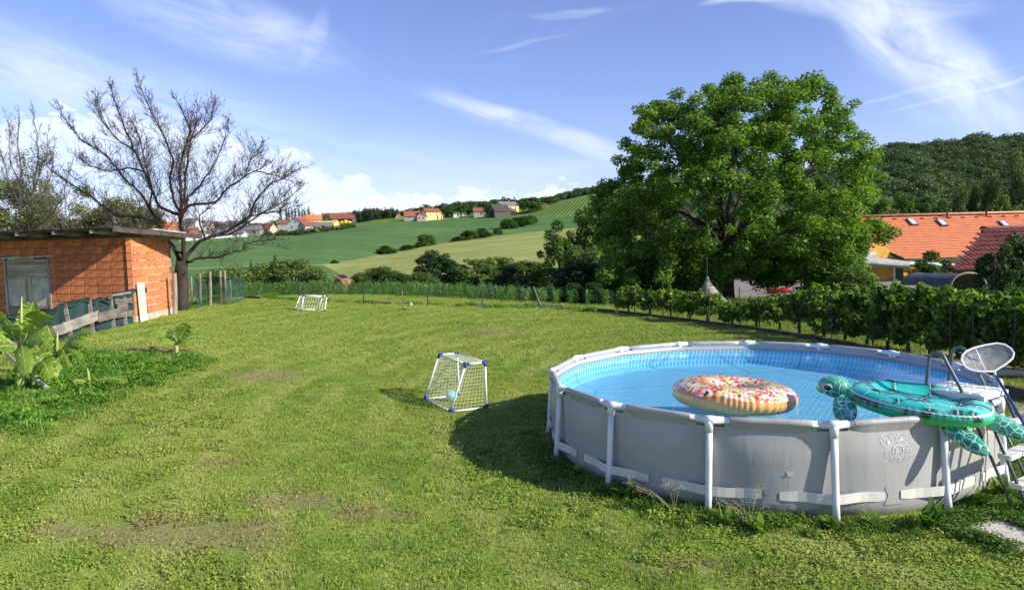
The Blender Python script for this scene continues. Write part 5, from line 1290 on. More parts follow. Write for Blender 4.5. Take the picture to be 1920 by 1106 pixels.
limbs2 = [([(42, 430), (38, 380), (40, 320), (33, 270), (36, 210)], .09), ([(42, 400), (22, 350), (5, 300), (-8, 240)], .07), ([(44, 410), (62, 360), (72, 300), (70, 250), (60, 200)], .07),
          ([(40, 390), (10, 370), (-30, 330), (-50, 270)], .06), ([(46, 420), (80, 380), (95, 330), (102, 270)], .05), ([(38, 350), (20, 310), (18, 250), (12, 215)], .04), ([(50, 385), (70, 340), (88, 290), (92, 240)], .04),
          ([(-60, 440), (-50, 380), (-20, 320), (-10, 260)], .06), ([(42, 440), (90, 410), (120, 370), (130, 320)], .05), ([(42, 430), (0, 400), (-30, 390)], .05), ([(44, 430), (60, 400), (110, 395), (150, 375)], .04)]
T2, ln2 = bare_tree('half_bare_tree', 'twiggy tree with a few yellow green leaves at the left edge behind the shed', b2, 31, limbs2,
    [(42, 480, .20), (42, 455, .17), (43, 430, .12)], M_BARKP, 8, gap=.15, Lk=1.4, depth=1.5, up=.55)
bl2 = [(*at(R.uniform(-60, 130), R.uniform(330, 420), 31 + R.uniform(-1.5, 1.5)), .45, .45, .4) for _ in range(30)] + [(*at(R.uniform(0, 110), R.uniform(265, 330), 31 + R.uniform(-1, 1)), .4, .4, .4) for _ in range(8)]
cloud('sparse_leaves', bl2, 2600, .10, M_OLIVE, T2, shell=.1)
# thicket of twiggy shrubs between the shed and the trees
for i, (px, top, w_, D, lb) in enumerate(((20, 338, 3.0, 33, 'olive twiggy shrub below the half bare tree'), (110, 345, 3.0, 34, 'olive twiggy shrub left of the middle of the shed roof'), (195, 375, 2.6, 33, 'low olive shrub right of centre above the shed roof'), (-70, 335, 2.6, 33, 'olive shrub at the far left edge above the shed'), (255, 400, 1.6, 34, 'low twiggy shrub under the bare tree branches'))):
    p = at(px, top, D); g_ = G(p.x, D); h_ = p.z - g_; t = thing('shrub', lb, 'shrub', (p.x, D, g_), 'twiggy shrubs behind the shed'); rr = random.Random(i + 40); lines = {0: [], 1: [], 2: [], 3: []}
    for k in range(26):
        a = rr.uniform(0, 2 * pi); grow(lines, Vector((p.x + cos(a) * .3, D + sin(a) * .3, g_)), Vector((cos(a) * .9, sin(a) * .7, rr.uniform(.8, 2.0))), h_ * rr.uniform(.6, 1.05), .022, 2, rr, .12)
    for lev in (2, 1, 0):
        V, Fq = tubes_np(lines[lev], 3); obj('stems' if lev == 2 else 'twigs', np_mesh('twigs', np.array(V) - np.array([p.x, D, g_]), Fq, M_BARKP), t, kind='stuff')
    bl = [(p.x + rr.uniform(-.5, .5) * w_, D + rr.uniform(-.6, .6), g_ + h_ * rr.uniform(.3, 1.0), .5, .5, .4) for _ in range(34)]
    cloud('foliage', bl, 11000, .12, M_OLIVE, t, shell=.1)

# ------------------------------------------------------------------ tree prototypes, one metre tall and one wide; copies are scaled
def proto(kind, n, size, m, seed, bark=M_BARKP):
    rs = np.random.RandomState(seed)
    if kind == 'dome': bl = crown_blobs(.42, .42, .44, .54, 60, .11, rs, -.9)
    elif kind == 'bush': bl = crown_blobs(.42, .42, .66, .28, 62, .13, rs, -.42)
    elif kind == 'tall': bl = crown_blobs(.36, .36, .42, .56, 55, .10, rs, -1)
    elif kind == 'loose': bl = [b_ for b_ in crown_blobs(.40, .40, .46, .52, 34, .10, rs, -1, 1.2)]
    elif kind == 'poplar': bl = [(rs.normal() * .12, rs.normal() * .12, z, .26 * (1 - abs(z - .45) ** 2 * 2.2) + .05, .26 * (1 - abs(z - .45) ** 2 * 2.2) + .05, .09) for z in np.linspace(.1, .96, 30)]
    elif kind == 'cone': bl = [(rs.normal() * .03, rs.normal() * .03, z, .42 * (1.02 - z), .42 * (1.02 - z), .05) for z in np.linspace(.12, .97, 26)]
    P, d = blob_points(bl, n, .35, rs); V, Fq = leaves(P, size, nrm=d, rs=rs, aspect=.6); me = np_mesh('crown_' + kind, V, Fq, m, attr=rnd4(n, rs))
    q = MB(); q.tube([(0, 0, -.06), (0, 0, .2), (.01, 0, .5), (0, .01, .8)], [.035, .027, .018, .006], 6)
    for k in range(5): a = k * 1.3; q.tube([(0, 0, .25 + k * .08), (.12 * cos(a), .12 * sin(a), .40 + k * .09), (.22 * cos(a), .22 * sin(a), .52 + k * .08)], [.014, .01, .004], 4)
    return me, q.mesh('trunk', bark, True)
M_FPOP = leaf_mat('poplar_leaf', (.045, .085, .03), (.12, .165, .055), trans=.25, rough=.6, scale=.1)
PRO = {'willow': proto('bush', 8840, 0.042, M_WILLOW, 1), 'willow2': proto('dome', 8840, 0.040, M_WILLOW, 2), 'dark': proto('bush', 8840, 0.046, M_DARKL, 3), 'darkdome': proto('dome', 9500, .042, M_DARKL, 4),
       'mid': proto('dome', 8840, 0.044, M_MIDL, 5), 'midbush': proto('bush', 8840, 0.046, M_MIDL, 6), 'loose': proto('loose', 7820, 0.038, M_MIDL, 7), 'cone': proto('cone', 4200, .040, M_CON, 8),
       'poplar': proto('poplar', 9000, .040, M_FPOP, 9), 'fpop': proto('poplar', 700, .085, M_DARKL, 10), 'fmid': proto('dome', 1100, .085, M_MIDL, 11), 'fdark': proto('bush', 1100, .085, M_DARKL, 12), 'fcone': proto('cone', 700, .09, M_CON, 13)}
NAMES = {'willow': 'willow_bush', 'willow2': 'willow_tree', 'dark': 'bush', 'darkdome': 'tree', 'mid': 'tree', 'midbush': 'bush', 'loose': 'tree', 'cone': 'spruce_tree', 'poplar': 'poplar_tree', 'fpop': 'poplar_tree', 'fmid': 'tree', 'fdark': 'bush', 'fcone': 'spruce_tree'}
def plant(kind, px, ptop, wpx, D, label, group=None, zg=None, cat=None, rz=None):
    top = at(px, ptop, D); g_ = zg if zg is not None else (G(top.x, D) if D < 54 else far_z(px, D)); w_ = wpx / F_PX * D; h_ = max(.4, top.z - g_)
    t = thing(NAMES[kind], label, cat or ('bush' if 'bush' in NAMES[kind] else 'tree'), (top.x, D, g_ - .02 * h_), group, R.uniform(0, 6.28) if rz is None else rz)
    t.scale = (w_, w_, h_ * 1.04); cr = bpy.data.objects.new('crown', PRO[kind][0]); COL.objects.link(cr); cr.parent = t; tr = bpy.data.objects.new('trunk', PRO[kind][1]); COL.objects.link(tr); tr.parent = t
    return t
CG = 'bushes and trees along the creek behind the maize'
for a in (('willow', 402, 500, 62, 50, 'pale round bush behind the old fence posts'), ('willow', 452, 494, 90, 56, 'pale feathery willow bush left of the far goal'), ('willow', 500, 490, 90, 57, 'willow bush in front of the small spruce'), ('willow2', 548, 487, 110, 58, 'largest pale willow bush above the far goal'), ('willow', 590, 498, 48, 57, 'willow bush just left of the orange cabin'),
          ('midbush', 676, 513, 38, 68, 'low green bush right of the orange cabin'), ('midbush', 708, 502, 78, 70, 'green bush in the middle of the creek row'), ('dark', 748, 514, 60, 68, 'low dark bush left of the dark dome shaped tree'),
          ('darkdome', 814, 476, 78, 72, 'dark dome shaped tree rising from the creek row'), ('midbush', 790, 512, 70, 62, 'bright low bush at the foot of the dark dome shaped tree'), ('dark', 858, 500, 56, 70, 'dark bush right of the dark dome shaped tree'), ('willow2', 893, 486, 82, 70, 'pale willow tree right of the dark bush'),
          ('willow2', 935, 482, 74, 71, 'silvery willow tree in the creek row, second from the pale one'), ('dark', 955, 498, 58, 64, 'dark leafy bush below the silvery willow'), ('midbush', 986, 490, 62, 70, 'mid green bush left of the tall loose tree'), ('midbush', 1016, 494, 46, 66, 'small green bush at the foot of the tall loose tree'),
          ('loose', 1046, 422, 84, 62, 'tall loose tree left of the walnut'), ('mid', 1116, 396, 92, 72, 'grey green tall tree right behind the loose tree'), ('loose', 1150, 408, 80, 66, 'loose tree half hidden by the walnut crown'), ('willow', 1120, 458, 78, 52, 'pale yellow green dome bush left of the walnut'), ('mid', 1085, 470, 70, 54, 'dark green tree below the pale dome bush')):
    plant(a[0], a[1], a[2] - 2, a[3] * 1.28, a[4], a[5], group=CG)
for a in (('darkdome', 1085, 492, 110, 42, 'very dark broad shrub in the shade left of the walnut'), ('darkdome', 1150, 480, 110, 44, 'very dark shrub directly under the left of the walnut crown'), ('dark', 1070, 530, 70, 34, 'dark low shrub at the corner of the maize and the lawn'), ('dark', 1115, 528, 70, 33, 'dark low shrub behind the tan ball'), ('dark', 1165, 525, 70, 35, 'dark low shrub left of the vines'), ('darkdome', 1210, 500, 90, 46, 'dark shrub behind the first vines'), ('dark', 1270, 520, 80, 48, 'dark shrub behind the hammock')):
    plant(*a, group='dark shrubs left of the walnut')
plant('cone', 516, 476, 44, 82, 'small dark spruce poking above the willow bushes'); plant('cone', 470, 484, 18, 84, 'tiny dark spruce left of the other one')
SG = 'shrubs dotted along the field boundary on the slope'
for k, (px, top, w_, dD, lb) in enumerate(((724, 460, 34, -6, 'rounded shrub at the left end of the slope row'), (763, 459, 28, -4, 'small shrub second from the left on the slope'), (798, 439, 36, -4, 'tallest dark shrub in the slope row'), (780, 461, 14, -3, 'tiny shrub left of the tallest slope shrub'), (860, 443, 26, -3, 'small shrub left of a pair on the slope'), (880, 431, 36, -3, 'broad dark shrub, left of the pair on the slope'), (905, 427, 32, -3, 'dark shrub, right of the pair on the slope'), (933, 427, 18, 10, 'tiny shrub between the pair and the long clump'),
      (953, 410, 34, 42, 'left shrub of the long clump near the hilltop'), (970, 407, 30, 50, 'second shrub of the long clump near the hilltop'), (984, 405, 30, 58, 'third shrub of the long clump near the hilltop'), (997, 403, 22, 66, 'last shrub of the long clump near the hilltop'), (627, 487, 16, -4, 'tiny bush at the tip of the mown meadow'))):
    D = float(np.interp(px, pxs, RP[3][:, 1])) + dD; plant('midbush' if k % 3 else 'dark', px, top, w_ * 1.15, D, lb, SG)

# ------------------------------------------------------------------ vines along the right hand fence
def vine(px, base_y, top_y, w_, n, label, D=None, seed=0, group='vines trained along the fence', thick=.035, mt=M_GRAPE, size=.125, lowf=.38):
    b_ = ground_at(px, base_y) if D is None else Vector((at(px, base_y, D).x, D, G(at(px, base_y, D).x, D))); top = at(px, top_y, b_.y).z; h_ = top - b_.z; rr = random.Random(seed)
    t = thing('grapevine', label, 'vine', tuple(b_), group); q = MB()
    P = [b_ + Vector((0, 0, -.05)), b_ + Vector((rr.uniform(-.05, .05), 0, h_ * .2)), b_ + Vector((rr.uniform(-.06, .06), 0, h_ * .42)), b_ + Vector((0, 0, h_ * .6))]; q.tube(P, [thick * 1.3, thick, thick * .9, thick * .5], 7)
    for s_ in (-1, 1): q.tube([P[2], P[3] + Vector((s_ * w_ * .25, -.0, .02)), P[3] + Vector((s_ * w_ * .5, 0, .05))], [thick * .5, thick * .35, .01], 5)
    q.build('stem', M_BARK, t, True)
    bl = []
    for k in range(int(14 + n / 130)):
        z = h_ * rr.uniform(lowf, .93); bl.append((b_.x + rr.uniform(-.5, .5) * w_, b_.y + rr.uniform(-.22, .22), b_.z + z, .20, .17, .18))
    for k in range(5): bl.append((b_.x + rr.uniform(-.4, .4) * w_, b_.y, b_.z + h_ * rr.uniform(.9, 1.05), .08, .08, .12))
    cloud('foliage', bl, n, size, mt, t, shell=.15, aspect=.85, up=.25, droop=.3, rs=np.random.RandomState(seed + 100)); return t
vl = [(1180, 588, 530, .75, 'shaded vine at the left end of the fence'), (1219, 592, 538, .7, 'vine with a post in its middle, second from the left end'), (1256, 596, 535, .7, 'narrow bright vine left of the hammock'), (1292, 601, 541, .7, 'bushy vine right below the tip of the hammock'), (1326, 604, 534, .75, 'vine in front of the hammock, leaves reaching its cloth'),
      (1373, 609, 556, .62, 'low yellowish vine with crooked stem before the walnut trunk'), (1420, 614, 552, .62, 'vine with two posts right of the walnut trunk'), (1462, 620, 545, .6, 'vine left of the dark one, hanging low'), (1500, 627, 540, .6, 'dark vine where the dense hedge begins')]
for k, (px, by, ty, w_, lb) in enumerate(vl): vine(px, by, ty + (16 if 1280 < px < 1400 else 10), w_ * 1.2, 1500, lb, seed=k * 7 + 1, size=.115, lowf=.36)
hl = [(1545, 637, 540), (1585, 645, 533), (1625, 652, 530), (1665, 660, 531), (1705, 667, 533), (1745, 675, 535), (1785, 682, 536), (1828, 690, 540), (1872, 697, 548), (1918, 702, 552), (1965, 712, 560)]
hn = ['first tall vine of the dense hedge from the left', 'second tall vine of the dense hedge', 'third tall hedge vine, in front of the yellow wall', 'fourth hedge vine, below the dark green shutter', 'fifth hedge vine, below the left of the arched roof', 'hedge vine below the middle of the arched roof', 'hedge vine below the right of the arched roof', 'hedge vine with yellowish leaves under the arch end', 'hedge vine behind the leaf skimmer', 'hedge vine at the right edge of the picture', 'hedge vine just outside the right edge']
for k, ((px, by, ty), lb) in enumerate(zip(hl, hn)):
    vine(px, by - 6, ty + (10 if k > 1 else 6) + (k * 7 % 5 - 2) * 3, .85, 2300, lb, seed=k * 5 + 60, group='tall vines of the dense hedge', thick=.04, mt=M_GRAPE, size=.12, lowf=.22)
# fence: posts, wires and diamond mesh
fpx = [(1190, 590), (1221, 593), (1243, 596), (1290, 601), (1330, 606), (1386, 613), (1424, 618), (1500, 630), (1560, 641), (1636, 655), (1700, 667), (1780, 683), (1824, 690), (1900, 703)]
fe = thing('wire_fence', 'dark wire mesh fence with thin posts along the vines', 'fence', tuple(ground_at(1221, 594))); M_IRON = mat('dark_iron', (.035, .04, .035), .6, .1)
FPp = [ground_at(x, y) for x, y in fpx]
for k, p in enumerate(FPp):
    q = MB(); h_ = 1.08 + .12 * (k % 3) if k < 8 else 1.3; q.tube([p - Vector((0, 0, .05)), p + Vector((.015 * sin(k * 3), 0, h_))], .018, 6); q.build('post', M_IRON, fe)
q = MB()
for i in range(len(FPp) - 1):
    a, c = FPp[i], FPp[i + 1]
    for z in (.08, .5, .95, 1.2): q.tube([a + Vector((0, 0, z)), c + Vector((0, 0, z))], .0035, 3, caps=False)
    L_ = (c - a).length; n_ = max(2, int(L_ / .09)); hh_ = .95
    for k in range(-int(hh_ / .09), n_):
        for s_ in (0, 1):
            u0, u1 = k * .09, k * .09 + hh_; z0, z1 = (0, hh_) if s_ == 0 else (hh_, 0)
            if u0 < 0: z0 += (z1 - z0) * (-u0) / hh_; u0 = 0
            if u1 > L_: z1 = z1 - (z1 - z0) * (u1 - L_) / max(.01, u1 - u0); u1 = L_
            if u1 <= u0: continue
            p0 = a.lerp(c, u0 / L_) + Vector((0, 0, z0 + .05)); p1 = a.lerp(c, u1 / L_) + Vector((0, 0, z1 + .05)); d = Vector((0, 0, .0016))
            q.quad(p0 - d, p1 - d, p1 + d, p0 + d)
q.build('wire_mesh', M_IRON, fe, kind='stuff')
# kerb boards at the lawn's edge
M_EDG = mat('dark_kerb', (.06, .052, .042), .85, .2, 3, .4, 30, dirt=((.12, .11, .09), 3, .5)); M_EDGL = mat('grey_kerb', (.10, .092, .08), .85, .2, 3, .4, 30)
ed = [(1120, 583), (1180, 589), (1240, 596.5), (1300, 603.5), (1360, 612), (1420, 620), (1480, 629.5), (1540, 640), (1600, 651), (1680, 664)]
el_ = ['leftmost', 'second', 'third', 'fourth', 'fifth', 'sixth', 'seventh', 'eighth', 'ninth']
for i in range(len(ed) - 1):
    a, c = ground_at(*ed[i]), ground_at(*ed[i + 1]); q = MB(); q.beam(a.lerp(c, .01) + Vector((0, 0, .04)), a.lerp(c, .99) + Vector((0, 0, .04)), .14, .05)
    q.alone('kerb_board', M_EDG, f'dark kerb board under the vine fence, {el_[i]} of the row from the maize end', 'kerb board', 'dark kerb boards along the vine fence', origin=tuple(a))
for (x0, y0, x1, y1, lb) in ((458, 559.5, 490, 561, 'grey board lying at the lawn edge below the willow bushes'), (684, 569, 732, 571, 'grey board at the lawn edge left of the staked sapling'), (884, 573.5, 912, 574.5, 'short dark board at the edge of the maize'), (984, 574, 1055, 577.5, 'long brown board at the corner of lawn and maize')):
    a, c = ground_at(x0, y0), ground_at(x1, y1); q = MB(); q.beam(a + Vector((0, 0, .05)), c + Vector((0, 0, .05)), .12, .05); q.alone('board', M_EDGL, lb, 'board', origin=tuple(a))
# thin posts of the maize fence
for k, (px, yt, yb, lb) in enumerate(((561, 525, 566, 'dark thin post behind the far goal'), (682, 530, 571, 'dark thin post between the far goal and the sapling'), (802, 541, 573, 'faint thin post left in the maize edge'), (904, 541, 576, 'dark thin post in the middle of the maize edge'))):
    b_ = ground_at(px, yb); q = MB(); q.tube([b_, Vector((X(px, b_.y, at(px, yt, b_.y).z), b_.y, at(px, yt, b_.y).z))], .025, 6); q.alone('fence_post', M_IRON, lb, 'post', 'thin posts along the maize', origin=tuple(b_))
b_ = ground_at(1014, 577); q = MB(); q.tube([b_, at(1000, 538, b_.y + .3)], .05, 6); q.alone('fence_post', M_IRON, 'dark post leaning to the left at the right end of the maize', 'post', 'thin posts along the maize', origin=tuple(b_))
# sapling with its stake
b_ = ground_at(755, 581); t = thing('sapling', 'tiny bare sapling tied to a stake on the lawn before the maize', 'sapling', tuple(b_)); q = MB(); q.tube([b_, b_ + Vector((.01, 0, .75))], .018, 6); q.build('stake', M_POST, t)
q = MB(); s0 = b_ + Vector((.03, 0, 0)); q.tube([s0, s0 + Vector((.0, 0, .5)), s0 + Vector((.03, 0, .8))], [.009, .008, .004], 5); q.tube([s0 + Vector((0, 0, .35)), s0 + Vector((.18, 0, .5))], .006, 4); q.tube([s0 + Vector((0, 0, .3)), s0 + Vector((-.1, 0, .45))], .005, 4); q.build('stem', M_BARK, t)
q = MB()
for k in range(14): a = k * 2.4; q.quad(b_ + Vector((cos(a) * .06, sin(a) * .06, .0)), b_ + Vector((cos(a) * .2, sin(a) * .2, .05)), b_ + Vector((cos(a + .25) * .2, sin(a + .25) * .2, .05)), b_ + Vector((cos(a + .3) * .06, sin(a + .3) * .06, .01)))
q.build('mulch', M_BARK, t)
# hammock chair tent hanging from the walnut
hb = at(1326, 518, 33.5); t = thing('hanging_tent', 'beige cone shaped hammock tent hanging on a cord from the walnut', 'hammock', (hb.x, hb.y, G(hb.x, hb.y))); q = MB(); n_ = 16
for i in range(9):
    f = i / 8; r_ = .03 + .80 * f ** 1.15; z = hb.z - 1.45 * f
    for k in range(n_): a = 2 * pi * k / n_; q.vert((hb.x + .42 * f * f + r_ * cos(a) * (1 + .07 * cos(4 * a)), hb.y + r_ * .8 * sin(a), z - .05 * f * cos(4 * a)))
for i in range(8):
    for k in range(n_): q.face((i * n_ + k, i * n_ + (k + 1) % n_, (i + 1) * n_ + (k + 1) % n_, (i + 1) * n_ + k))
q.build('cloth', mat('beige_cloth', (.30, .285, .23), .8, .08, 2, .2, 8), t, True); q = MB(); q.tube([hb, at(1325, 415, 33.5)], .018, 5); q.build('cord', M_EDGL, t)
# ------------------------------------------------------------------ geometry-node scattering for what nobody could count
SRC = {}
def scatter(name, P, meshes, m=None, rot=None, scale=None, tilt=None, seed=0):
    """one object: every point of P carries one of the meshes, turned and scaled"""
    rs = np.random.RandomState(seed); n = len(P); col = bpy.data.collections.new(name + '_parts')
    for i, me in enumerate(meshes):
        o = bpy.data.objects.new(name + '_piece', me); col.objects.link(o)
    me = bpy.data.meshes.new(name); me.vertices.add(n); me.vertices.foreach_set('co', np.asarray(P, dtype=np.float32).ravel())
    r = np.zeros((n, 3), dtype=np.float32); r[:, 2] = rs.rand(n) * 6.283 if rot is None else rot
    if tilt is not None: r[:, 0] = rs.normal(size=n) * tilt; r[:, 1] = rs.normal(size=n) * tilt
    sc = np.ones((n, 3), dtype=np.float32) if scale is None else np.asarray(scale, dtype=np.float32)
    if sc.ndim == 1: sc = np.repeat(sc[:, None], 3, 1)
    for nm, arr in (('rot', r), ('scl', sc)): a = me.attributes.new(nm, 'FLOAT_VECTOR', 'POINT'); a.data.foreach_set('vector', arr.ravel())
    a = me.attributes.new('pick', 'INT', 'POINT'); a.data.foreach_set('value', rs.randint(0, len(meshes), n).astype(np.int32))
    me.update(); o = obj(name, me); ng = bpy.data.node_groups.new(name, 'GeometryNodeTree')
    ng.interface.new_socket('Geometry', in_out='INPUT', socket_type='NodeSocketGeometry'); ng.interface.new_socket('Geometry', in_out='OUTPUT', socket_type='NodeSocketGeometry')
    N = ng.nodes; gi = N.new('NodeGroupInput'); go = N.new('NodeGroupOutput'); ip = N.new('GeometryNodeInstanceOnPoints'); ci = N.new('GeometryNodeCollectionInfo')
    ci.inputs['Collection'].default_value = col; ci.inputs['Separate Children'].default_value = True; ci.inputs['Reset Children'].default_value = True
    def na(nm, t): q = N.new('GeometryNodeInputNamedAttribute'); q.data_type = t; q.inputs['Name'].default_value = nm; return q.outputs['Attribute']
    lk = ng.links.new; lk(gi.outputs[0], ip.inputs['Points']); lk(ci.outputs[0], ip.inputs['Instance']); ip.inputs['Pick Instance'].default_value = True
    lk(na('pick', 'INT'), ip.inputs['Instance Index']); lk(na('scl', 'FLOAT_VECTOR'), ip.inputs['Scale'])
    er = N.new('FunctionNodeEulerToRotation'); lk(na('rot', 'FLOAT_VECTOR'), er.inputs[0]); lk(er.outputs[0], ip.inputs['Rotation'])
    lk(ip.outputs[0], go.inputs[0]); md = o.modifiers.new('scatter', 'NODES'); md.node_group = ng
    o['kind'] = 'stuff'; return o

# ------------------------------------------------------------------ maize
M_CORN_L = leaf_mat('maize_leaf', (.045, .120, .024), (.17, .285, .06), trans=.35, rough=.45, scale=.5, tcol=(1.3, 1.5, .6), gloss=.35)
def maize(seed):
    rs = np.random.RandomState(seed); V, Fq, rn = [], [], []
    H_ = 1.25
    def add(a, b_, c, d, r): n = len(V); V.extend([a, b_, c, d]); Fq.append((n, n + 1, n + 2, n + 3)); rn.extend([r] * 4)
    for k in range(2): a = k * pi / 2; c, s_ = cos(a) * .014, sin(a) * .014; add((-c, -s_, 0), (c, s_, 0), (c, s_, H_), (-c, -s_, H_), .35)
    for k in range(11):
        z0 = .15 + k * .105; a = k * pi + rs.normal() * .5; L_ = .85 - .03 * abs(k - 5); w_ = .085; prev = None; r = rs.rand(); up_ = .25 + .04 * k
        for j in range(6):
            t = j / 5; x = L_ * t * (1 - .12 * t); z = z0 + up_ * (t - 1.25 * t * t * (1.15 - k * .045)) * 1.6; ww = w_ * (1 - t) ** .6 * (.5 + min(1, t * 4) * .5)
            p = np.array([cos(a) * x, sin(a) * x, z]); s_ = np.array([-sin(a), cos(a), .15]) * ww
            if prev is not None: add(tuple(prev[0]), tuple(prev[1]), tuple(p + s_), tuple(p - s_), r)
            prev = (p - s_, p + s_)
    return np_mesh('maize_plant', np.array(V), np.array(Fq), M_CORN_L, attr=rn)
MZ = [maize(i) for i in range(6)]
pts, scl = [], []
rs = np.random.RandomState(4)
for y in np.arange(29, 54, .34):
    for x in np.arange(-17, 9, .75):
        xx = x + rs.normal() * .05 + (y - 30) * .12; yy = y + rs.normal() * .06
        e_ = float(edge_y(xx)) + .9
        if xx < -11.5 + (yy - 33) * -.12 and yy < 34: continue
        if yy < e_ or xx > 5.2 + (yy - 30) * .2: continue
        pts.append((xx, yy, G(xx, yy))); scl.append(.47 + rs.normal() * .05 - .06 * (yy < e_ + .5))
scatter('maize', np.array(pts), MZ, scale=np.array(scl), tilt=.05, seed=3)
# reeds and weeds along the front of the maize
def weed(seed, m, n=26, h=.5, w_=.03, spread=.18, broad=False):
    rs = np.random.RandomState(seed); V, Fq, rn = [], [], []
    for k in range(n):
        a = rs.rand() * 6.28; r0 = rs.rand() * spread; L_ = h * (.5 + .6 * rs.rand()); lean = (.25 if not broad else .7) * rs.rand() + .05; p = np.array([cos(a) * r0, sin(a) * r0, 0.0]); az_ = rs.rand() * 6.28; prev = None; r = rs.rand()
        for j in range(4 if not broad else 5):
            t = j / (3 if not broad else 4); q_ = p + np.array([cos(az_) * lean * t * t * L_ * 1.6, sin(az_) * lean * t * t * L_ * 1.6, L_ * t * (1 - .35 * lean * t)])
            ww = w_ * ((1 - t) ** .7 if not broad else sin(pi * min(1, t * .92 + .08)) ** .8) * .5 + .0008; s_ = np.array([-sin(az_), cos(az_), 0]) * ww
            if prev is not None: n0 = len(V); V.extend([prev[0], prev[1], q_ + s_, q_ - s_]); Fq.append((n0, n0 + 1, n0 + 2, n0 + 3)); rn.extend([r] * 4)
            prev = (q_ - s_, q_ + s_)
    return np_mesh('weed', np.array(V), np.array(Fq), m, attr=rn)
M_WEED = leaf_mat('weed_leaf', (.060, .135, .020), (.175, .275, .045), trans=.3, rough=.6, scale=1.0)
M_DOCK = leaf_mat('dock_leaf', (.075, .165, .022), (.20, .33, .05), trans=.35, rough=.45, scale=3.0)

# ------------------------------------------------------------------ houses
HM = {}
def hm(name, col, **kw):
    if name not in HM: HM[name] = mat(name, col, **kw)
    return HM[name]
M_GLS = mat('window_glass', (.03, .04, .05), .08, .02, spec=.8)
def tile_roof_mat(name, c1, c2, pitch_w, pitch_h):
    m, bn = mat_new(name); pos = bn.n('ShaderNodeTexCoord').outputs['Object']; n = bn.noise(pos, 1.3, 5, .65)
    c = bn.mix(bn.sm(n, .3, .7), c1, c2); p = bn.n('ShaderNodeBsdfPrincipled', Base_Color=c, Roughness=.75); bb = bn.n('ShaderNodeBump', Strength=.4, Distance=.05, Height=bn.noise(pos, 8, 4, .6)); bn.nt.links.new(bb.outputs[0], p.inputs['Normal'])
    finish(bn, p); return m
RT_RED = tile_roof_mat('red_tiles', (.27, .075, .040), (.36, .115, .065), 1, 1); RT_BR = tile_roof_mat('brown_tiles', (.20, .070, .045), (.28, .105, .07), 1, 1); RT_OR = tile_roof_mat('orange_tiles', (.50, .135, .050), (.62, .20, .085), 1, 1); RT_GR = tile_roof_mat('grey_slabs', (.13, .12, .115), (.20, .19, .18), 1, 1)
def house(px, base_y, D, wid, dep, hgt, roofh, rot, wall, roof, label, chim=True, gable_win=True, hip=0.0, name='house', eaves=.5, windows=2, cat='house', group=None, door=True, gable=None):
    """a gabled house: local x along the ridge, front towards -y; rot turns it"""
    p = at(px, base_y, D); t = thing(name, label, cat, tuple(p), group, rot); x, y = wid / 2, dep / 2
    q = MB(); q.cur = 0
    q.box((0, 0, hgt / 2 - 1), (wid, dep, hgt + 2))
    for s_ in (-1, 1):
        if hip == 0: q.tri((s_ * x, -y, hgt), (s_ * x, y, hgt), (s_ * x, 0, hgt + roofh))
    obj('wall', q.mesh('wall', wall), t)
    if gable is not None:
        q = MB(); q.box((x + .03, 0, hgt / 2 - .5), (.06, dep * .98, hgt + 1)); q.quad((x + .06, -y * .98, hgt), (x + .06, y * .98, hgt), (x + .06, .01, hgt + roofh * .97), (x + .06, -.01, hgt + roofh * .97)); obj('gable_wall', q.mesh('gable_wall', gable), t)
    e_ = eaves; q = MB(); dz = roofh / y * e_; rx = x + e_ * .7; hx = x - hip; th = .18
    def P(xx, yy, zz): return (xx, yy, zz)
    for s_ in (-1, 1):
        a, b_, c, d = P(-rx, s_ * (y + e_), hgt - dz), P(rx, s_ * (y + e_), hgt - dz), P(rx if not hip else hx, 0, hgt + roofh), P(-rx if not hip else -hx, 0, hgt + roofh)
        up = lambda v: (v[0], v[1], v[2] + th)
        q.quad(up(a), up(b_), up(c), up(d)); q.quad(a, d, c, b_); q.quad(a, b_, up(b_), up(a)); q.quad(b_, c, up(c), up(b_)); q.quad(a, up(a), up(d), d)
    if hip:
        for s_ in (-1, 1): q.tri((s_ * rx, -(y + e_), hgt - dz + th), (s_ * rx, y + e_, hgt - dz + th), (s_ * hx, 0, hgt + roofh + th))
    rf = obj('roof', q.mesh('roof', roof), t)
    if chim: q = MB(); q.box((wid * .18, dep * .1, hgt + roofh + .2), (.6, .6, 1.6)); q.box((wid * .18, dep * .1, hgt + roofh + 1.05), (.75, .75, .12)); obj('chimney', q.mesh('chimney', hm('chimney', (.35, .30, .27))), rf)
    def win(x0, y0, z0, w_, h_, ax):
        q = MB(); sz = (w_, .12, h_) if ax == 'y' else (.12, w_, h_); q.box((x0, y0, z0), sz); wn_ = obj('window', q.mesh('window', hm('white_frame', (.7, .7, .68))), t)
        q = MB(); sg = (w_ * .78, .16, h_ * .78) if ax == 'y' else (.16, w_ * .78, h_ * .78); q.box((x0, y0, z0), sg); obj('pane', q.mesh('pane', M_GLS), wn_)
    for k in range(windows): win(-x + wid * (k + .7) / (windows + .4), -y - .03, hgt * .55, 1.1, 1.3, 'y')
    if gable_win and not hip:
        for s_ in (-1, 1):
            win(s_ * (x + .03), 0, hgt + roofh * .3, 1.0, 1.1, 'x'); win(s_ * (x + .03), -y * .5, hgt * .5, 1.1, 1.2, 'x'); win(s_ * (x + .03), y * .45, hgt * .5, 1.1, 1.2, 'x')
    if door: q = MB(); q.box((x * .55, -y - .03, 1.0), (1.1, .12, 2.1)); obj('door', q.mesh('door', hm('brown_door', (.12, .07, .04))), t)
    return t
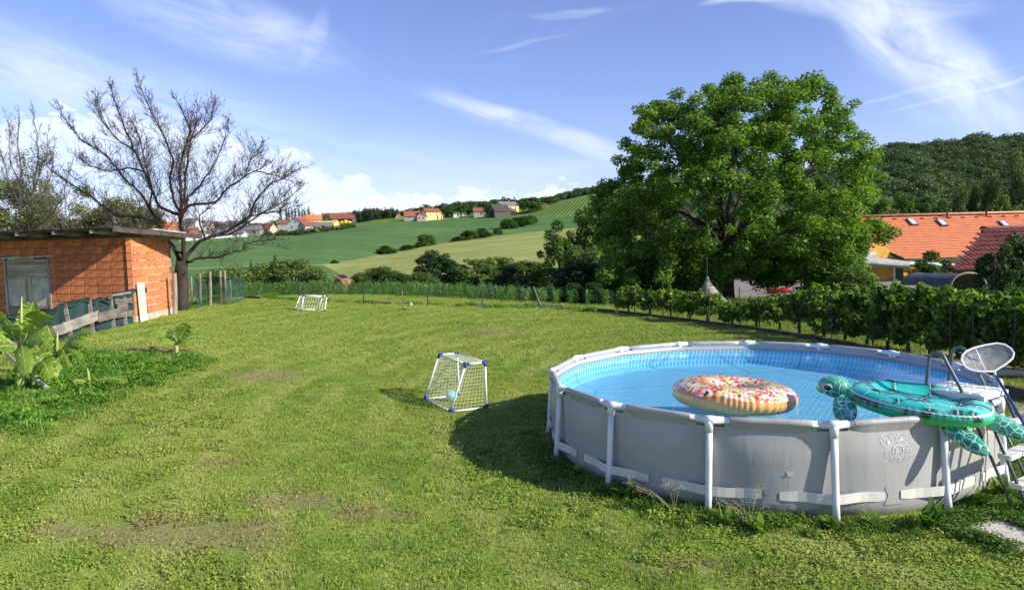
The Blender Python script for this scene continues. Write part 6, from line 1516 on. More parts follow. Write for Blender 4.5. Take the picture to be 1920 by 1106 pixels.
WY = hm('yellow_render', (.70, .56, .22)); WP = hm('pale_yellow_render', (.74, .64, .38)); WW = hm('white_render', (.74, .73, .70)); WPK = hm('pink_render', (.66, .48, .40)); WB = hm('dark_boards', (.07, .05, .035)); WG_ = hm('grey_render', (.36, .34, .32)); WO = hm('orange_render', (.62, .26, .11))
# hilltop farms (seen from the front left to right)
house(632, 419, 520, 21, 11, 3.4, 4.2, .1, WPK, RT_BR, 'large farmhouse with long brown tiled roof left on the ridge', windows=4)
house(650, 418, 505, 11, 8, 3.0, 3.0, -.1, WB, RT_BR, 'brown roofed barn attached right of the large farmhouse', chim=False, windows=1)
house(562, 432, 455, 10, 11, 4.2, 4.0, 1.35, WW, RT_RED, 'white gabled house with red roof in the village', windows=2)
house(585, 423, 490, 12, 9, 4.2, 3.2, .5, WO, RT_OR, 'orange rendered house with orange roof in the village', windows=2)
house(600, 432, 452, 15, 10, 2.6, 2.2, .25, WP, RT_GR, 'low house with wide grey roof in the village', chim=False, windows=2)
house(618, 429, 470, 13, 8, 2.8, 2.4, -.4, WY, hm('yellow_roof', (.66, .55, .22)), 'house with pale yellow roof right of the grey roof', chim=False, windows=1)
house(578, 433, 448, 9, 8, 3.2, 2.2, .8, WG_, RT_BR, 'dark roofed shed between the white gable and the grey roof', chim=False, windows=1)
house(538, 428, 500, 12, 9, 3.0, 2.6, .2, WG_, RT_BR, 'brown roofed house behind the white gable', windows=2)
house(712, 413, 560, 7, 7, 3.5, 2.2, .1, WY, RT_RED, 'small red roofed house among dark trees on the ridge', chim=False, windows=1)
house(748, 413, 520, 4.2, 5.5, .6, 4.2, 1.45, WP, RT_BR, 'small pale A shaped cabin on the ridge', chim=False, windows=0, door=False, eaves=.3)
house(779, 412, 490, 15, 9, 2.4, 3.4, .12, WG_, RT_RED, 'low farm building with broad red roof on the ridge', windows=3)
house(792, 412.5, 478, 6, 6, 2.6, 2.4, 1.5, WPK, RT_RED, 'small red gabled annex in front of the low farm building', chim=False, windows=1)
house(808, 411.5, 488, 11, 9, 5.0, 2.6, .55, WY, RT_BR, 'bright yellow house with shallow brown roof on the ridge', windows=2)
house(820, 411.5, 492, 6, 6, 3.2, 1.8, .5, WY, RT_BR, 'yellow annex right of the bright yellow house', chim=False, windows=1)
house(936, 403, 488, 15, 7.5, 2.6, 4.4, .75, WB, hm('dark_barn_roof', (.045, .038, .038)), 'large barn with nearly black roof and pale yellow gable', chim=False, windows=0, gable=WP)
house(950, 396, 512, 16, 9, 4.0, 2.8, .7, WY, RT_GR, 'long yellow house with grey roof behind the dark barn', windows=3)
house(897, 403, 500, 7, 6, 2.6, 2.4, .1, WG_, RT_BR, 'small brown shed left of the dark barn', chim=False, windows=1)
house(1018, 392, 515, 5, 4, 2.2, 1.6, .2, WPK, RT_BR, 'tiny hut at the top of the vineyard', chim=False, windows=0)
house(856, 406.5, 505, 4.2, 3, 2.4, .4, .1, WW, RT_GR, 'small white shed left on the hilltop meadow', chim=False, windows=0, name='shed', cat='shed')
house(870, 405, 505, 2.6, 2, 1.8, .3, .1, WW, RT_GR, 'tiny white box right of the small white shed on the hilltop meadow', chim=False, windows=0, name='shed', cat='shed')
q = MB(); p = at(893, 406, 500); q.box((p.x, p.y, p.z + .6), (19, 3, .5)); q.box((p.x + 6, p.y - 1, p.z + .2), (1, 1, 1)); q.alone('loading_platform', hm('pale_platform', (.62, .58, .52)), 'long flat pale platform on the hilltop meadow before the barn', 'platform')
# lower village seen through the bare tree
for (px, by, D, w_, h_, wl, rf, lb) in ((322, 436, 420, 12, 3.5, WO, RT_OR, 'orange roofed house left of the bare tree trunk'), (362, 436, 430, 9, 6, WW, RT_GR, 'white cube shaped house right of the bare tree trunk'), (386, 436, 440, 9, 4.5, WP, RT_GR, 'pale house beside the white cube house'), (415, 433, 470, 18, 4, WG_, RT_BR, 'wide brown roofed building in the middle of the lower village'),
        (440, 437, 430, 8, 4.5, WW, RT_GR, 'white gabled house seen between the right hand branches'), (395, 446, 400, 14, 2.6, WW, RT_GR, 'low white building above the maize field'), (430, 446, 390, 17, 2.2, WW, RT_GR, 'long flat grey roofed hall above the maize field'), (355, 452, 370, 9, 4, WW, RT_BR, 'white house nearest the bare tree trunk'), (470, 440, 420, 13, 2.8, WG_, RT_GR, 'grey hall at the right of the lower village'), (500, 437, 430, 10, 3, WP, RT_BR, 'brown roofed house half hidden by olive bushes'), (280, 437, 430, 11, 4, WPK, RT_BR, 'pinkish house far left behind the shed roof')):
    house(px, by, D, w_, w_ * .65, h_, 2.6 if w_ < 14 else 1.6, R.uniform(-.3, .5), wl, rf, lb, chim=w_ < 13, windows=2)
q = MB(); p = at(648, 418.5, 470)
for k, (dx_, h_) in enumerate(((-2.4, 1.1), (0, 1.6), (2.4, 1.0))): q.ball((p.x + dx_, p.y, p.z + h_ * .4), (1.7, 1.5, h_), 10, 6)
q.alone('tarpaulin', hm('yellow_tarp', (.75, .50, .03)), 'bright yellow tarpaulin heap in front of the large farmhouse', 'tarpaulin', smooth=True)
# poplars of the village
PG = 'row of tall poplars in the village'
for k, (px, top, w_, lb) in enumerate(((525, 388, 8, 'first poplar from the left'), (536, 388, 8, 'second poplar from the left, one of the thickest'), (541, 390, 6, 'third poplar from the left, thin'), (547, 389, 7, 'fourth poplar from the left'), (553, 390, 7, 'fifth poplar, middle of the row'), (560, 388, 7, 'sixth poplar from the left'), (566, 390, 6, 'seventh poplar from the left'), (570, 389, 7, 'eighth poplar from the left'), (578, 388, 9, 'rightmost poplar, standing a little apart'))):
    plant('fpop', px, top, w_ * 1.1, 640, lb + ' in the village row', PG, zg=at(px, 421, 640).z)
# trees round the farms and along the ridge
TG = 'trees around the farms on the ridge'
ORD = ['first', 'second', 'third', 'fourth', 'fifth', 'sixth', 'seventh', 'eighth', 'ninth', 'tenth', 'eleventh', 'twelfth', 'thirteenth', 'fourteenth', 'fifteenth', 'sixteenth', 'seventeenth', 'eighteenth', 'nineteenth', 'twentieth', 'twenty-first', 'twenty-second', 'twenty-third', 'twenty-fourth', 'twenty-fifth', 'twenty-sixth']
lbc = {}
tr_l = [(612, 404, 14, 505, 'fmid'), (600, 411, 12, 540, 'fdark'), (668, 398, 16, 525, 'fdark'), (680, 395, 18, 530, 'fcone'), (690, 394, 16, 535, 'fdark'), (700, 392, 18, 540, 'fcone'), (722, 391, 18, 540, 'fcone'), (732, 391, 16, 535, 'fdark'), (742, 394, 14, 560, 'fdark'), (760, 396, 18, 560, 'fmid'), (775, 391, 22, 575, 'fdark'), (796, 386, 24, 575, 'fmid'), (818, 386, 22, 560, 'fdark'), (836, 384, 26, 530, 'fmid'), (846, 395, 20, 510, 'fdark'), (862, 380, 26, 545, 'fmid'), (880, 380, 26, 545, 'fmid'), (902, 378, 26, 560, 'fdark'), (918, 382, 16, 500, 'fmid'), (920, 392, 14, 484, 'fdark'),
        (930, 374, 24, 580, 'fdark'), (948, 371, 22, 590, 'fdark'), (964, 372, 22, 585, 'fcone'), (978, 376, 24, 560, 'fdark'), (992, 373, 36, 500, 'fmid'), (1006, 380, 26, 505, 'fmid'), (1022, 370, 22, 560, 'fdark'), (1034, 372, 24, 530, 'fmid'), (708, 394, 14, 522, 'fcone'), (673, 393, 13, 520, 'fcone'), (684, 391, 13, 522, 'fcone'), (694, 391, 13, 520, 'fcone'), (716, 392, 13, 524, 'fcone'), (727, 393, 13, 522, 'fcone'), (738, 394, 12, 524, 'fcone'), (664, 397, 12, 518, 'fcone'), (870, 392, 18, 525, 'fmid'), (888, 391, 18, 522, 'fdark')]
tr_l.sort()
for k, (px, top, w_, D, kd) in enumerate(tr_l):
    part = ('left of the small A cabin' if px < 745 else 'behind the bright yellow house' if px < 830 else 'between the yellow house and the dark barn' if px < 925 else 'around the dark barn'); ky = (kd, part); lbc[ky] = lbc.get(ky, -1) + 1
    plant(kd, px, top - 2.5, w_ * 1.5, D, {'fmid': 'mid green', 'fdark': 'dark green', 'fcone': 'dark pointed'}[kd] + ' tree ' + part + ', ' + ORD[lbc[ky]] + ' such tree', TG)
# hedge in front of the village and bushes at the olive end
HG = 'bushes of the village hedge above the maize field'
for k in range(26):
    px = 380 + k * 11.2; py = np.interp(px, [380, 470, 560, 600, 690], [440, 440, 428, 424, 416]) + R.uniform(-2, 3); D = float(np.interp(px, [380, 560, 690], [405, 428, 470])); 
    plant('fdark' if k % 3 == 0 else 'fmid', px, py, R.uniform(15, 24), D, ORD[k] + ' bush from the left in the hedge below the village houses', HG, zg=at(px, np.interp(px, [380, 470, 560, 690], [452, 449, 442, 428]), D).z)
for k in range(26):
    px = -60 + k * 26 + R.uniform(-6, 6); plant('fdark' if k % 2 else 'fmid', px, 415 + R.uniform(-5, 4), R.uniform(30, 44), 620, ORD[k] + ' distant tree from the left on the horizon behind the village', 'distant trees behind the village', zg=at(px, 432, 620).z)
# woods: far masses on the ridge and the wooded hill at the right
FM = [PRO[k][0] for k in ('fmid', 'fdark')]
def wood_proto(seed):
    rs = np.random.RandomState(seed); bl = crown_blobs(.36, .36, .38, .52, 16, .24, rs, -.2); P, d = blob_points(bl, 3600, .7, rs); V, Fq = leaves(P, .050, nrm=d, rs=rs, aspect=.8, nw=2.6); return np_mesh('wood_crown', V, Fq, M_FOR, attr=rnd4(3600, rs))
WPR = [wood_proto(i + 70) for i in range(5)]
P_, S_ = [], []
rs = np.random.RandomState(9)
for px in np.arange(640, 1500, 3.2):
    for r_ in range(3):
        D = 590 + r_ * 22 + rs.normal() * 8; topy = float(np.interp(px, [640, 700, 740, 800, 880, 960, 1020, 1060, 1100, 1140, 1300, 1500], [404, 391, 399, 390, 380, 376, 371, 362, 352, 346, 340, 350])) + rs.normal() * 2.0 + (2 - r_) * 2.2
        g_ = far_z(px, D); top = at(px, topy, D); h_ = max(5, min(16, top.z - g_)); P_.append((top.x, D, top.z - h_)); S_.append((h_ * .95, h_ * .95, h_))
scatter('ridge_wood', np.array(P_), WPR, scale=np.array(S_), seed=12)
# wooded hill
HX = np.linspace(1180, 3000, 60)
def hill_row(ys, D): py = np.interp(HX, [1180, 1400, 1600, 1640, 1690, 1740, 1780, 1830, 1920, 2200, 3000], ys); return np.array([tuple(at(a, p, D)) for a, p in zip(HX, py)])
HR = [hill_row([470] * 4 + [468] * 7, 200), hill_row([425] * 11, 260), hill_row([400, 396, 392, 392, 388, 384, 382, 380, 378, 372, 372], 330), hill_row([392, 380, 352, 346, 338, 334, 330, 326, 322, 316, 318], 420),
      hill_row([385, 370, 325, 315, 300, 300, 298, 290, 288, 282, 290], 500), hill_row([380, 362, 318, 305, 288, 286, 284, 275, 273, 268, 280], 560), hill_row([400, 380, 340, 330, 320, 310, 310, 305, 300, 295, 300], 800)]
V = np.concatenate(HR); n = len(HX); i = (np.arange(len(HR) - 1)[:, None] * n + np.arange(n - 1)[None, :]).ravel()
tag(obj('wooded_hill', np_mesh('wooded_hill', V, np.stack([i, i + 1, i + n + 1, i + n], 1), mat('forest_floor', (.02, .035, .014), .95), smooth=True)), kind='structure')
P_, S_ = [], []
for u, x in [(a + rs.uniform(-.09, .09), b_ + rs.uniform(-.3, .3)) for a in np.arange(.1, 4.95, .20) for b_ in np.arange(.2, n - 1.3, .72)]:
    r_ = int(u); f = u - r_; c = int(x); g_ = x - c
    a = HR[r_][c] * (1 - g_) + HR[r_][c + 1] * g_; b_ = HR[r_ + 1][c] * (1 - g_) + HR[r_ + 1][c + 1] * g_; p = a * (1 - f) + b_ * f
    if p[1] > 590 or p[1] < 215: continue
    h_ = rs.uniform(13, 20) * (.8 if p[1] < 330 else 1.0); w_ = h_ * rs.uniform(.85, 1.2); P_.append((p[0], p[1], p[2] - h_ * .45)); S_.append((w_, w_, h_))
scatter('hill_forest', np.array(P_), WPR, scale=np.array(S_), seed=14)
for a in (('poplar', 1800, 345, 40, 150, 'left poplar of a pair behind the orange roof'), ('poplar', 1822, 350, 34, 152, 'right poplar of a pair behind the orange roof'), ('poplar', 1858, 328, 46, 150, 'lone pointed poplar behind the orange roof'), ('poplar', 1912, 288, 56, 140, 'tallest poplar at the right edge above the orange roof'), ('poplar', 1950, 300, 50, 145, 'poplar just beyond the right edge')):
    plant(*a, group='poplars behind the orange roofed house')
for k, a in enumerate((('mid', 1640, 372, 70, 130, 'rounded tree left behind the orange roof'), ('mid', 1690, 370, 66, 135, 'light green tree behind the ridge of the orange roof'), ('willow2', 1662, 366, 50, 128, 'pale slender tree behind the orange roof'), ('mid', 1745, 374, 80, 138, 'broad tree behind the middle of the orange roof'), ('darkdome', 1775, 384, 60, 125, 'dark tree left of the pair of poplars'), ('mid', 1880, 376, 70, 130, 'rounded tree between the poplars at the right'), ('mid', 1600, 400, 90, 110, 'tree left of the orange roof behind the walnut'), ('darkdome', 1540, 410, 90, 112, 'dark tree far behind the right side of the walnut'), ('mid', 1470, 415, 90, 115, 'tree far behind the walnut trunk'), ('darkdome', 1400, 420, 90, 112, 'dark tree far behind the middle of the walnut'), ('dark', 1400, 486, 120, 78, 'dark bush seen right of the walnut trunk'), ('dark', 1500, 490, 130, 80, 'dark bush beyond the gravel yard'), ('dark', 1320, 486, 110, 74, 'dark bush seen left of the walnut trunk'), ('mid', 1320, 425, 90, 115, 'tree far behind the hammock'), ('darkdome', 1250, 430, 90, 110, 'dark tree far behind the left of the walnut'))):
    plant(*a, group='trees behind the orange roofed house and the walnut')

# ------------------------------------------------------------------ the orange roofed house: tiles in rows
def tile_mesh(w_, l_, name='roof_tile', th=.03, m=None):
    """one row-piece: a strip of S-shaped tiles, n wide"""
    q = MB(); return q
def tiled_slope(parent, origin, ux, uy, nrm, W_, Hs, cw, ch, m, name, skew0=0.0, skew1=0.0, amp=.03):
    """a pitched roof plane laid with courses of wavy tiles; u runs along the eaves, v up the slope.
    skew0/skew1 shift the left and right edge towards the ridge. Every course is a part of its own."""
    nc = int(Hs / ch)
    for r_ in range(nc):
        v0, v1 = r_ * ch, (r_ + 1) * ch + .05; f = (r_ + .5) / nc; u0 = skew0 * f; u1 = W_ + skew1 * f; nt_ = max(1, int(round((u1 - u0) / cw))); q = MB(); st = (0, .12, .3, .5, .7, .88) if amp > .035 else (0, .3, .62)
        cols = [(u0 + (k + s_) * (u1 - u0) / nt_, s_) for k in range(nt_) for s_ in st] + [(u1, 0)]
        for (u, s_) in cols:
            hz = amp * (sin(pi * s_) ** 1.0) + .003 * sin(u * 9 + r_ * 3)
            for (v, lift) in ((v0, .045 + hz), (v0, hz * .5 - .02), (v1, hz * .6)):
                p = origin + ux * u + uy * v + nrm * lift; q.vert(p)
        for k in range(len(cols) - 1):
            b0 = 3 * k; q.face((b0, b0 + 3, b0 + 5, b0 + 2)); q.face((b0 + 1, b0 + 4, b0 + 3, b0))
        yield q
HD = 55.0; ev = at(1697, 486, HD); rd = at(1645, 405.5, HD + 5.2); evr = Vector((ev.x + 24, HD, ev.z)); 
bigh = thing('farmhouse', 'long yellow farmhouse with bright orange tiled roof, skylights and dark green shutter', 'house', (ev.x + 8, HD + 4, ev.z - 3.0))
ux = Vector((1, .10, 0)).normalized(); run = Vector((-.10, 1, 0)).normalized(); Hh = rd.z - ev.z; horiz = 4.9; uy = (run * horiz + Vector((0, 0, Hh))).normalized(); Hs = sqrt(horiz ** 2 + Hh ** 2); nr_ = ux.cross(uy).normalized()
M_OT = mat('orange_roof_tile', (.60, .20, .085), .75, .06, 1.6, .1, 30, dirt=((.66, .27, .13), 1.3, .25))
org = Vector((ev.x, HD, ev.z))
for q in tiled_slope(bigh, org, ux, uy, nr_, 26, Hs, .26, .36, M_OT, 'tile_course', skew0=-5.0, amp=.032):
    q.build('tile_course', M_OT, bigh)
q = MB(); q.tube([org + uy * Hs + ux * -5.1 + nr_ * .04, org + uy * Hs + ux * 26 + nr_ * .04], .11, 8); q.build('ridge_tiles', mat('ridge', (.66, .30, .17), .7), bigh, True)
q = MB(); back = run * 9.8; r0 = org + uy * Hs + ux * -5.1; q.quad(r0, org + uy * Hs + ux * 26, org + back + ux * 26, org + back + ux * -1.2); q.tri(r0, org + back + ux * -1.2, r0 + ux * -1.6 + run * 2.2 - Vector((0, 0, 1.5))); q.build('rear_roof', RT_RED, bigh)
# half-hip at the left end
q = MB(); q.tri(r0 + Vector((0, 0, .02)), r0 - ux * 2.6 + run * .3 - Vector((0, 0, 1.0)), r0 - ux * 1.6 + run * 3.2 - Vector((0, 0, 1.0))); q.build('hip', RT_RED, bigh)
WYD = hm('ochre_render', (.66, .36, .045)); gw = org + ux * .55 + Vector((0, 0, 0))
q = MB(); gl = gw - ux * 5.6 + run * 0.6; a = gw + run * .6; q.quad(gl - Vector((0, 0, 3.4)), a - Vector((0, 0, 3.4)), a + Vector((0, 0, -.05)), gl + Vector((0, 0, 3.2))); q.quad(gl - Vector((0, 0, 3.4)), gl + run * 8 - Vector((0, 0, 3.4)), gl + run * 8 + Vector((0, 0, 3.2)), gl + Vector((0, 0, 3.2)))
q.build('gable_wall', WYD, bigh)
q = MB(); q.quad(a - Vector((0, 0, 3.4)), a + ux * 25 - Vector((0, 0, 3.4)), a + ux * 25 - Vector((0, 0, .1)), a - Vector((0, 0, .1))); q.build('long_wall', WYD, bigh)
M_GRN = hm('dark_green_paint', (.015, .05, .038)); q = MB(); q.beam(org - ux * .1 - uy * .05 + nr_ * .02, org - ux * 5.0 + uy * Hs * .93 + nr_ * .0, .22, .07, up=nr_); q.build('verge_board', M_GRN, bigh)
q = MB(); q.beam(org + Vector((0, 0, -.12)) - run * .1, org + ux * 26 + Vector((0, 0, -.12)) - run * .1, .16, .14); q.build('gutter', M_GRN, bigh)
pr0 = at(1612, 484, HD - 2.0); 
q = MB(); p0 = at(1618, 480, HD - .1); p1 = at(1706, 490, HD - .1); p2 = at(1706, 495.5, HD - 2.6); p3 = at(1606, 489, HD - 2.6); dn = Vector((0, 0, -.16)); q.quad(p0, p1, p2, p3); q.quad(p3, p2, p2 + dn, p3 + dn); q.quad(p0 + dn, p3 + dn, p2 + dn, p1 + dn); q.quad(p2, p1, p1 + dn, p2 + dn); q.build('porch_roof', hm('pale_sheet', (.42, .41, .40)), bigh)
p1b, p2b = at(1790, 494, HD - .1), at(1790, 501, HD - 2.4); q = MB(); q.quad(p1, p1b, p2b, p2); q.build('porch_roof', hm('pale_sheet2', (.62, .62, .60)), bigh)
q = MB(); q.beam(p3 + dn * 1.5, p2 + dn * 1.5, .2, .08); q.build('fascia', M_GRN, bigh)
for px in (1676.5,):
    pw = at(px, 500, HD - 1.2); q = MB(); q.box((pw.x, pw.y, pw.z - 1.6), (.12, .12, 3.4)); q.build('porch_post', hm('white_frame', (.7, .7, .68)), bigh)
pw = at(1656, 515, HD - .9); q = MB(); q.box((pw.x, pw.y, pw.z - .5), (1.75, .08, 2.8)); q.build('porch_wall', WYD, bigh)
pw = at(1686, 517, HD - 1.0); q = MB(); q.box((pw.x, pw.y, pw.z - .4), (.62, .08, 2.6)); sh = q.build('shutter', M_GRN, bigh)
for k in range(12): q = MB(); q.box((pw.x, pw.y - .055, pw.z - 1.6 + k * .21), (.54, .03, .12)); q.build('slat', M_GRN, sh)
q = MB(); pw = at(1626, 467, HD + .4); q.box((pw.x, pw.y - .2, pw.z), (.12, .1, 1.2)); q.box((pw.x + .35, pw.y - .2, pw.z - .5), (.5, .1, .5)); q.build('window', hm('white_frame', (.7, .7, .68)), bigh)
for px, py in ((1709, 419), (1766, 418), (1886, 415.5)):
    c = at(px, py, HD + 4.3); u = (c - org).dot(ux); v = (c - org).dot(uy); v = Hs - .9 if v > Hs - .5 else v; o_ = org + ux * u + uy * v + nr_ * .13; rot = Matrix((ux, uy, nr_)).transposed(); q = MB(); q.box(o_, (.62, .95, .10), rot); s_ = q.build('skylight', hm('grey_metal', (.10, .10, .11), metal=.3), bigh); q = MB(); q.box(o_ + nr_ * .05, (.46, .78, .04), rot); q.build('pane', mat('pane_sky', (.55, .58, .62), .15), s_)
for k in range(20):
    o_ = org + ux * (-4.2 + k * 1.25) + uy * (Hs - .62) + nr_ * .1; q = MB(); q.box(o_, (.28, .10, .09), Matrix((ux, uy, nr_)).transposed()); q.build('snow_guard', hm('dark_red', (.22, .05, .03)), bigh)
for px in (1780.5, 1860.5):
    c = at(px, 410, HD + 4.8); u = (c - org).dot(ux); o_ = org + ux * u + uy * (Hs - .6); q = MB(); q.tube([o_, o_ + Vector((0, 0, .55))], .09, 8); q.tube([o_ + Vector((0, 0, .5)), o_ + Vector((0, 0, .58))], .14, 8); q.build('vent_pipe', hm('dark_red', (.22, .05, .03)), bigh)
# dark red roof nearer at the right
D2_ = 30.0; e2 = at(1781, 508, D2_); r2 = at(1842, 429, D2_ + 3.2); h2 = thing('outbuilding', 'nearer building with steep dark red tiled roof at the right edge', 'building', (e2.x + 3, D2_ + 2, e2.z - 2.4))
uy2 = (Vector((0, 3.2, r2.z - e2.z))).normalized(); Hs2 = sqrt(3.2 ** 2 + (r2.z - e2.z) ** 2); ux2 = Vector((1, 0, 0)); n2 = ux2.cross(uy2).normalized(); M_DT = mat('dark_red_tile', (.155, .040, .028), .6, .2, 3.0, .2, 30, dirt=((.26, .10, .07), 2.5, .35))
for q in tiled_slope(h2, Vector((e2.x, D2_, e2.z)), ux2, uy2, n2, 7.5, Hs2, .24, .40, M_DT, 'tile_course', skew0=(r2.x - e2.x), amp=.045): q.build('tile_course', M_DT, h2)
q = MB(); rr0 = Vector((r2.x - .05, D2_ + 3.2, r2.z + .03)); q.tube([rr0 + ux2 * k * .3 for k in range(22)], [.085 if k % 2 else .10 for k in range(22)], 8); q.build('ridge_tiles', M_DT, h2, True)
q = MB(); q.quad(rr0, rr0 + ux2 * 7, Vector((e2.x + 9.5, D2_ + 6.4, e2.z)), Vector((r2.x + 1.8, D2_ + 6.4, e2.z))); q.build('rear_roof', M_DT, h2)
q = MB(); q.box((e2.x + 5.6, D2_ + 3.2, e2.z - 1.3), (7.0, 5.0, 2.55)); q.build('wall', hm('brown_boards', (.10, .07, .05)), h2)
# arched carport roof
D3_ = 22.0; cl_, cr_ = at(1782, 536, D3_), at(1845, 536, D3_); rad = (cr_.x - cl_.x) / 2 * 1.0; cc_ = Vector(((cl_.x + cr_.x) / 2, D3_, cl_.z)); top_ = at(1812, 512.5, D3_).z - cc_.z
ar = thing('arched_shelter', 'shelter with curved dark roof and pale arched front rim behind the hedge', 'shelter', (cc_.x, D3_, G(cc_.x, D3_))); dv = Vector((-1.05, .9, 0)); n_ = 18
def arc(k, s_=1.0): a = pi * k / n_; return Vector((cc_.x - rad * s_ * cos(a), D3_, cc_.z + top_ * s_ * sin(a)))
q = MB()
for k in range(n_ + 1): p = arc(k); q.vert(p); q.vert(p + dv * 1.0)
for k in range(n_): q.face((2 * k, 2 * k + 2, 2 * k + 3, 2 * k + 1))
q.build('curved_roof', mat('dark_slate_sheet', (.085, .085, .10), .5, .1, 3, dirt=((.17, .16, .16), 2, .4)), ar, True)
q = MB(); q.tube([arc(k, 1.03) + Vector((0, -.04, 0)) for k in range(n_ + 1)], .040, 8); q.build('front_rim', mat('tan_metal', (.26, .22, .18), .5), ar, True)
q = MB(); q.tube([arc(k, 1.0) + dv * 1.0 for k in range(n_ + 1)] , .03, 6); q.build('rear_rim', M_IRON, ar, True)
for s_, px in ((0, 1839), (1, 1783)): p = at(px, 540, D3_); q = MB(); q.tube([Vector((p.x, D3_ + .02, G(p.x, D3_) - .1)), Vector((p.x, D3_ + .02, cc_.z + .1))], .045, 8); q.build('post', M_IRON, ar)
# orange cabin with solar panel behind the maize
D4_ = 58.0; c4 = at(634, 539, D4_); g4 = G(c4.x, D4_); cab = thing('orange_cabin', 'small orange cabin with a solar panel on its red roof beyond the maize', 'cabin', (c4.x, D4_, c4.z - .6)); M_ORW = hm('orange_wood', (.60, .24, .06))
q = MB(); a = at(627, 537, D4_); c = at(641.5, 537, D4_ - .7); e_ = at(626.5, 524, D4_); f = at(642, 526, D4_ - .7); bk = Vector((.35, 2.0, 0)); dn = Vector((0, 0, -1)); 
q.quad(a + dn, c + dn, f, e_); q.quad(c + dn, c + bk + dn, f + bk, f); q.quad(a + dn, e_, e_ + bk, a + bk + dn); q.quad(a + bk + dn, c + bk + dn, f + bk, e_ + bk); q.build('wall', M_ORW, cab)
q = MB(); p = at(632.5, 532.5, D4_ - .32); q.box((p.x, p.y, p.z - .05), (.24, .06, .42)); q.build('door', hm('teal_door', (.02, .09, .10)), cab)
ra, rb_, rc, rd_ = at(624.5, 519.5, D4_ - .3), at(641, 527, D4_ - 1.1), at(657, 524, D4_ + .6), at(644, 516.5, D4_ + 1.8); q = MB(); up = Vector((0, 0, .10)); q.quad(ra, rb_, rc, rd_); q.quad(ra + up, rb_ + up, rc + up, rd_ + up)
for s0, s1 in ((ra, rb_), (rb_, rc), (rc, rd_), (rd_, ra)): q.quad(s0, s1, s1 + up, s0 + up)
q.build('roof', hm('cabin_roof', (.42, .14, .06)), cab)
def rl(u, v): return ra.lerp(rb_, u).lerp(rd_.lerp(rc, u), v) + Vector((0, 0, .15))
for k in range(3):
    q = MB(); q.quad(rl(.12, .22 + k * .24), rl(.86, .22 + k * .24), rl(.86, .43 + k * .24), rl(.12, .43 + k * .24)); q.build('solar_panel', mat('solar', (.02, .022, .04), .5, .05, spec=.2), cab)
p = at(654, 530, D4_ + .4); q = MB(); q.box((p.x, p.y, p.z - .4), (.12, .12, 1.5)); q.build('porch_post', M_WHITE, cab)
q = MB(); p = at(648, 531, D4_ + 1.4); q.box((p.x, p.y, p.z - .2), (.7, .08, .7)); q.build('inner_wall', hm('cabin_shade', (.10, .07, .05)), cab)  # shade under the cabin roof is put into this wall's dark colour
q = MB(); a = at(629, 537.5, D4_ - 1.2); c = at(657, 537, D4_ - .9); q.box(((a.x + c.x) / 2, D4_ - 1.2, a.z - .1), (c.x - a.x, .25, .34)); q.alone('low_wall', WW, 'low white wall in front of the orange cabin', 'wall')
# gravel yard with a red canoe and more green behind the vines
M_GRAV = mat('gravel', (.24, .215, .18), .95, .2, 3.0, .5, 60)
def sheet(name, px_pts, lift, m, kind='structure'):
    q = MB(); q.face([q.vert(ground_at(x, y) + Vector((0, 0, lift))) for x, y in px_pts]); return tag(q.build(name, m), kind=kind)
def dsheet(name, pts, m):
    q = MB(); q.face([q.vert(at(x, y, D)) for x, y, D in pts]); return tag(q.build(name, m), kind='structure')
dsheet('gravel_yard', [(1330, 521, 60), (1600, 521, 60), (1600, 528, 49), (1330, 534, 46)], M_GRAV) if False else None
q = MB(); xs = np.linspace(4, 30, 14); ys = np.linspace(43, 60, 8)
for yy in ys:
    for xx in xs: q.vert((xx, yy, G(xx, yy) + .03 + max(0, (yy - 47)) * .03))
for j in range(7):
    for i in range(13): b0 = j * 14 + i; q.face((b0, b0 + 1, b0 + 15, b0 + 14))
tag(q.build('gravel_yard', M_GRAV, smooth=True), kind='structure')
q = MB(); xs = np.linspace(6.2, 20, 12)
for yy in (30.5, 31.2):
    for xx in xs: q.vert((xx, yy + (xx - 6) * -.25, G(xx, yy + (xx - 6) * -.25) + .02))
for i in range(11): q.face((i, i + 1, i + 13, i + 12))
tag(q.build('path', mat('grey_path', (.30, .28, .26), .9, .1, 3, .4, 40), smooth=True), kind='structure')
cnp = at(1459, 529, 46); cg = G(cnp.x, 46) + .05; q = MB(); n_ = 14
for i in range(n_ + 1):
    t = i / n_ * 2 - 1; w_ = .36 * (1 - t * t) ** .6 + .02; zt = .10 * t * t
    for (yy, zz) in ((-w_, .26 + zt), (-w_ * .9, .08), (0, .0), (w_ * .9, .08), (w_, .26 + zt)): q.vert((cnp.x + t * .75, 46 + yy, cg + zz))
for i in range(n_):
    for k in range(4): b0 = i * 5 + k; q.face((b0, b0 + 5, b0 + 6, b0 + 1))
q.alone('boat', mat('red_hull', (.42, .025, .035), .35, .05), 'small red boat lying on the gravel yard behind the walnut', 'boat', smooth=True)
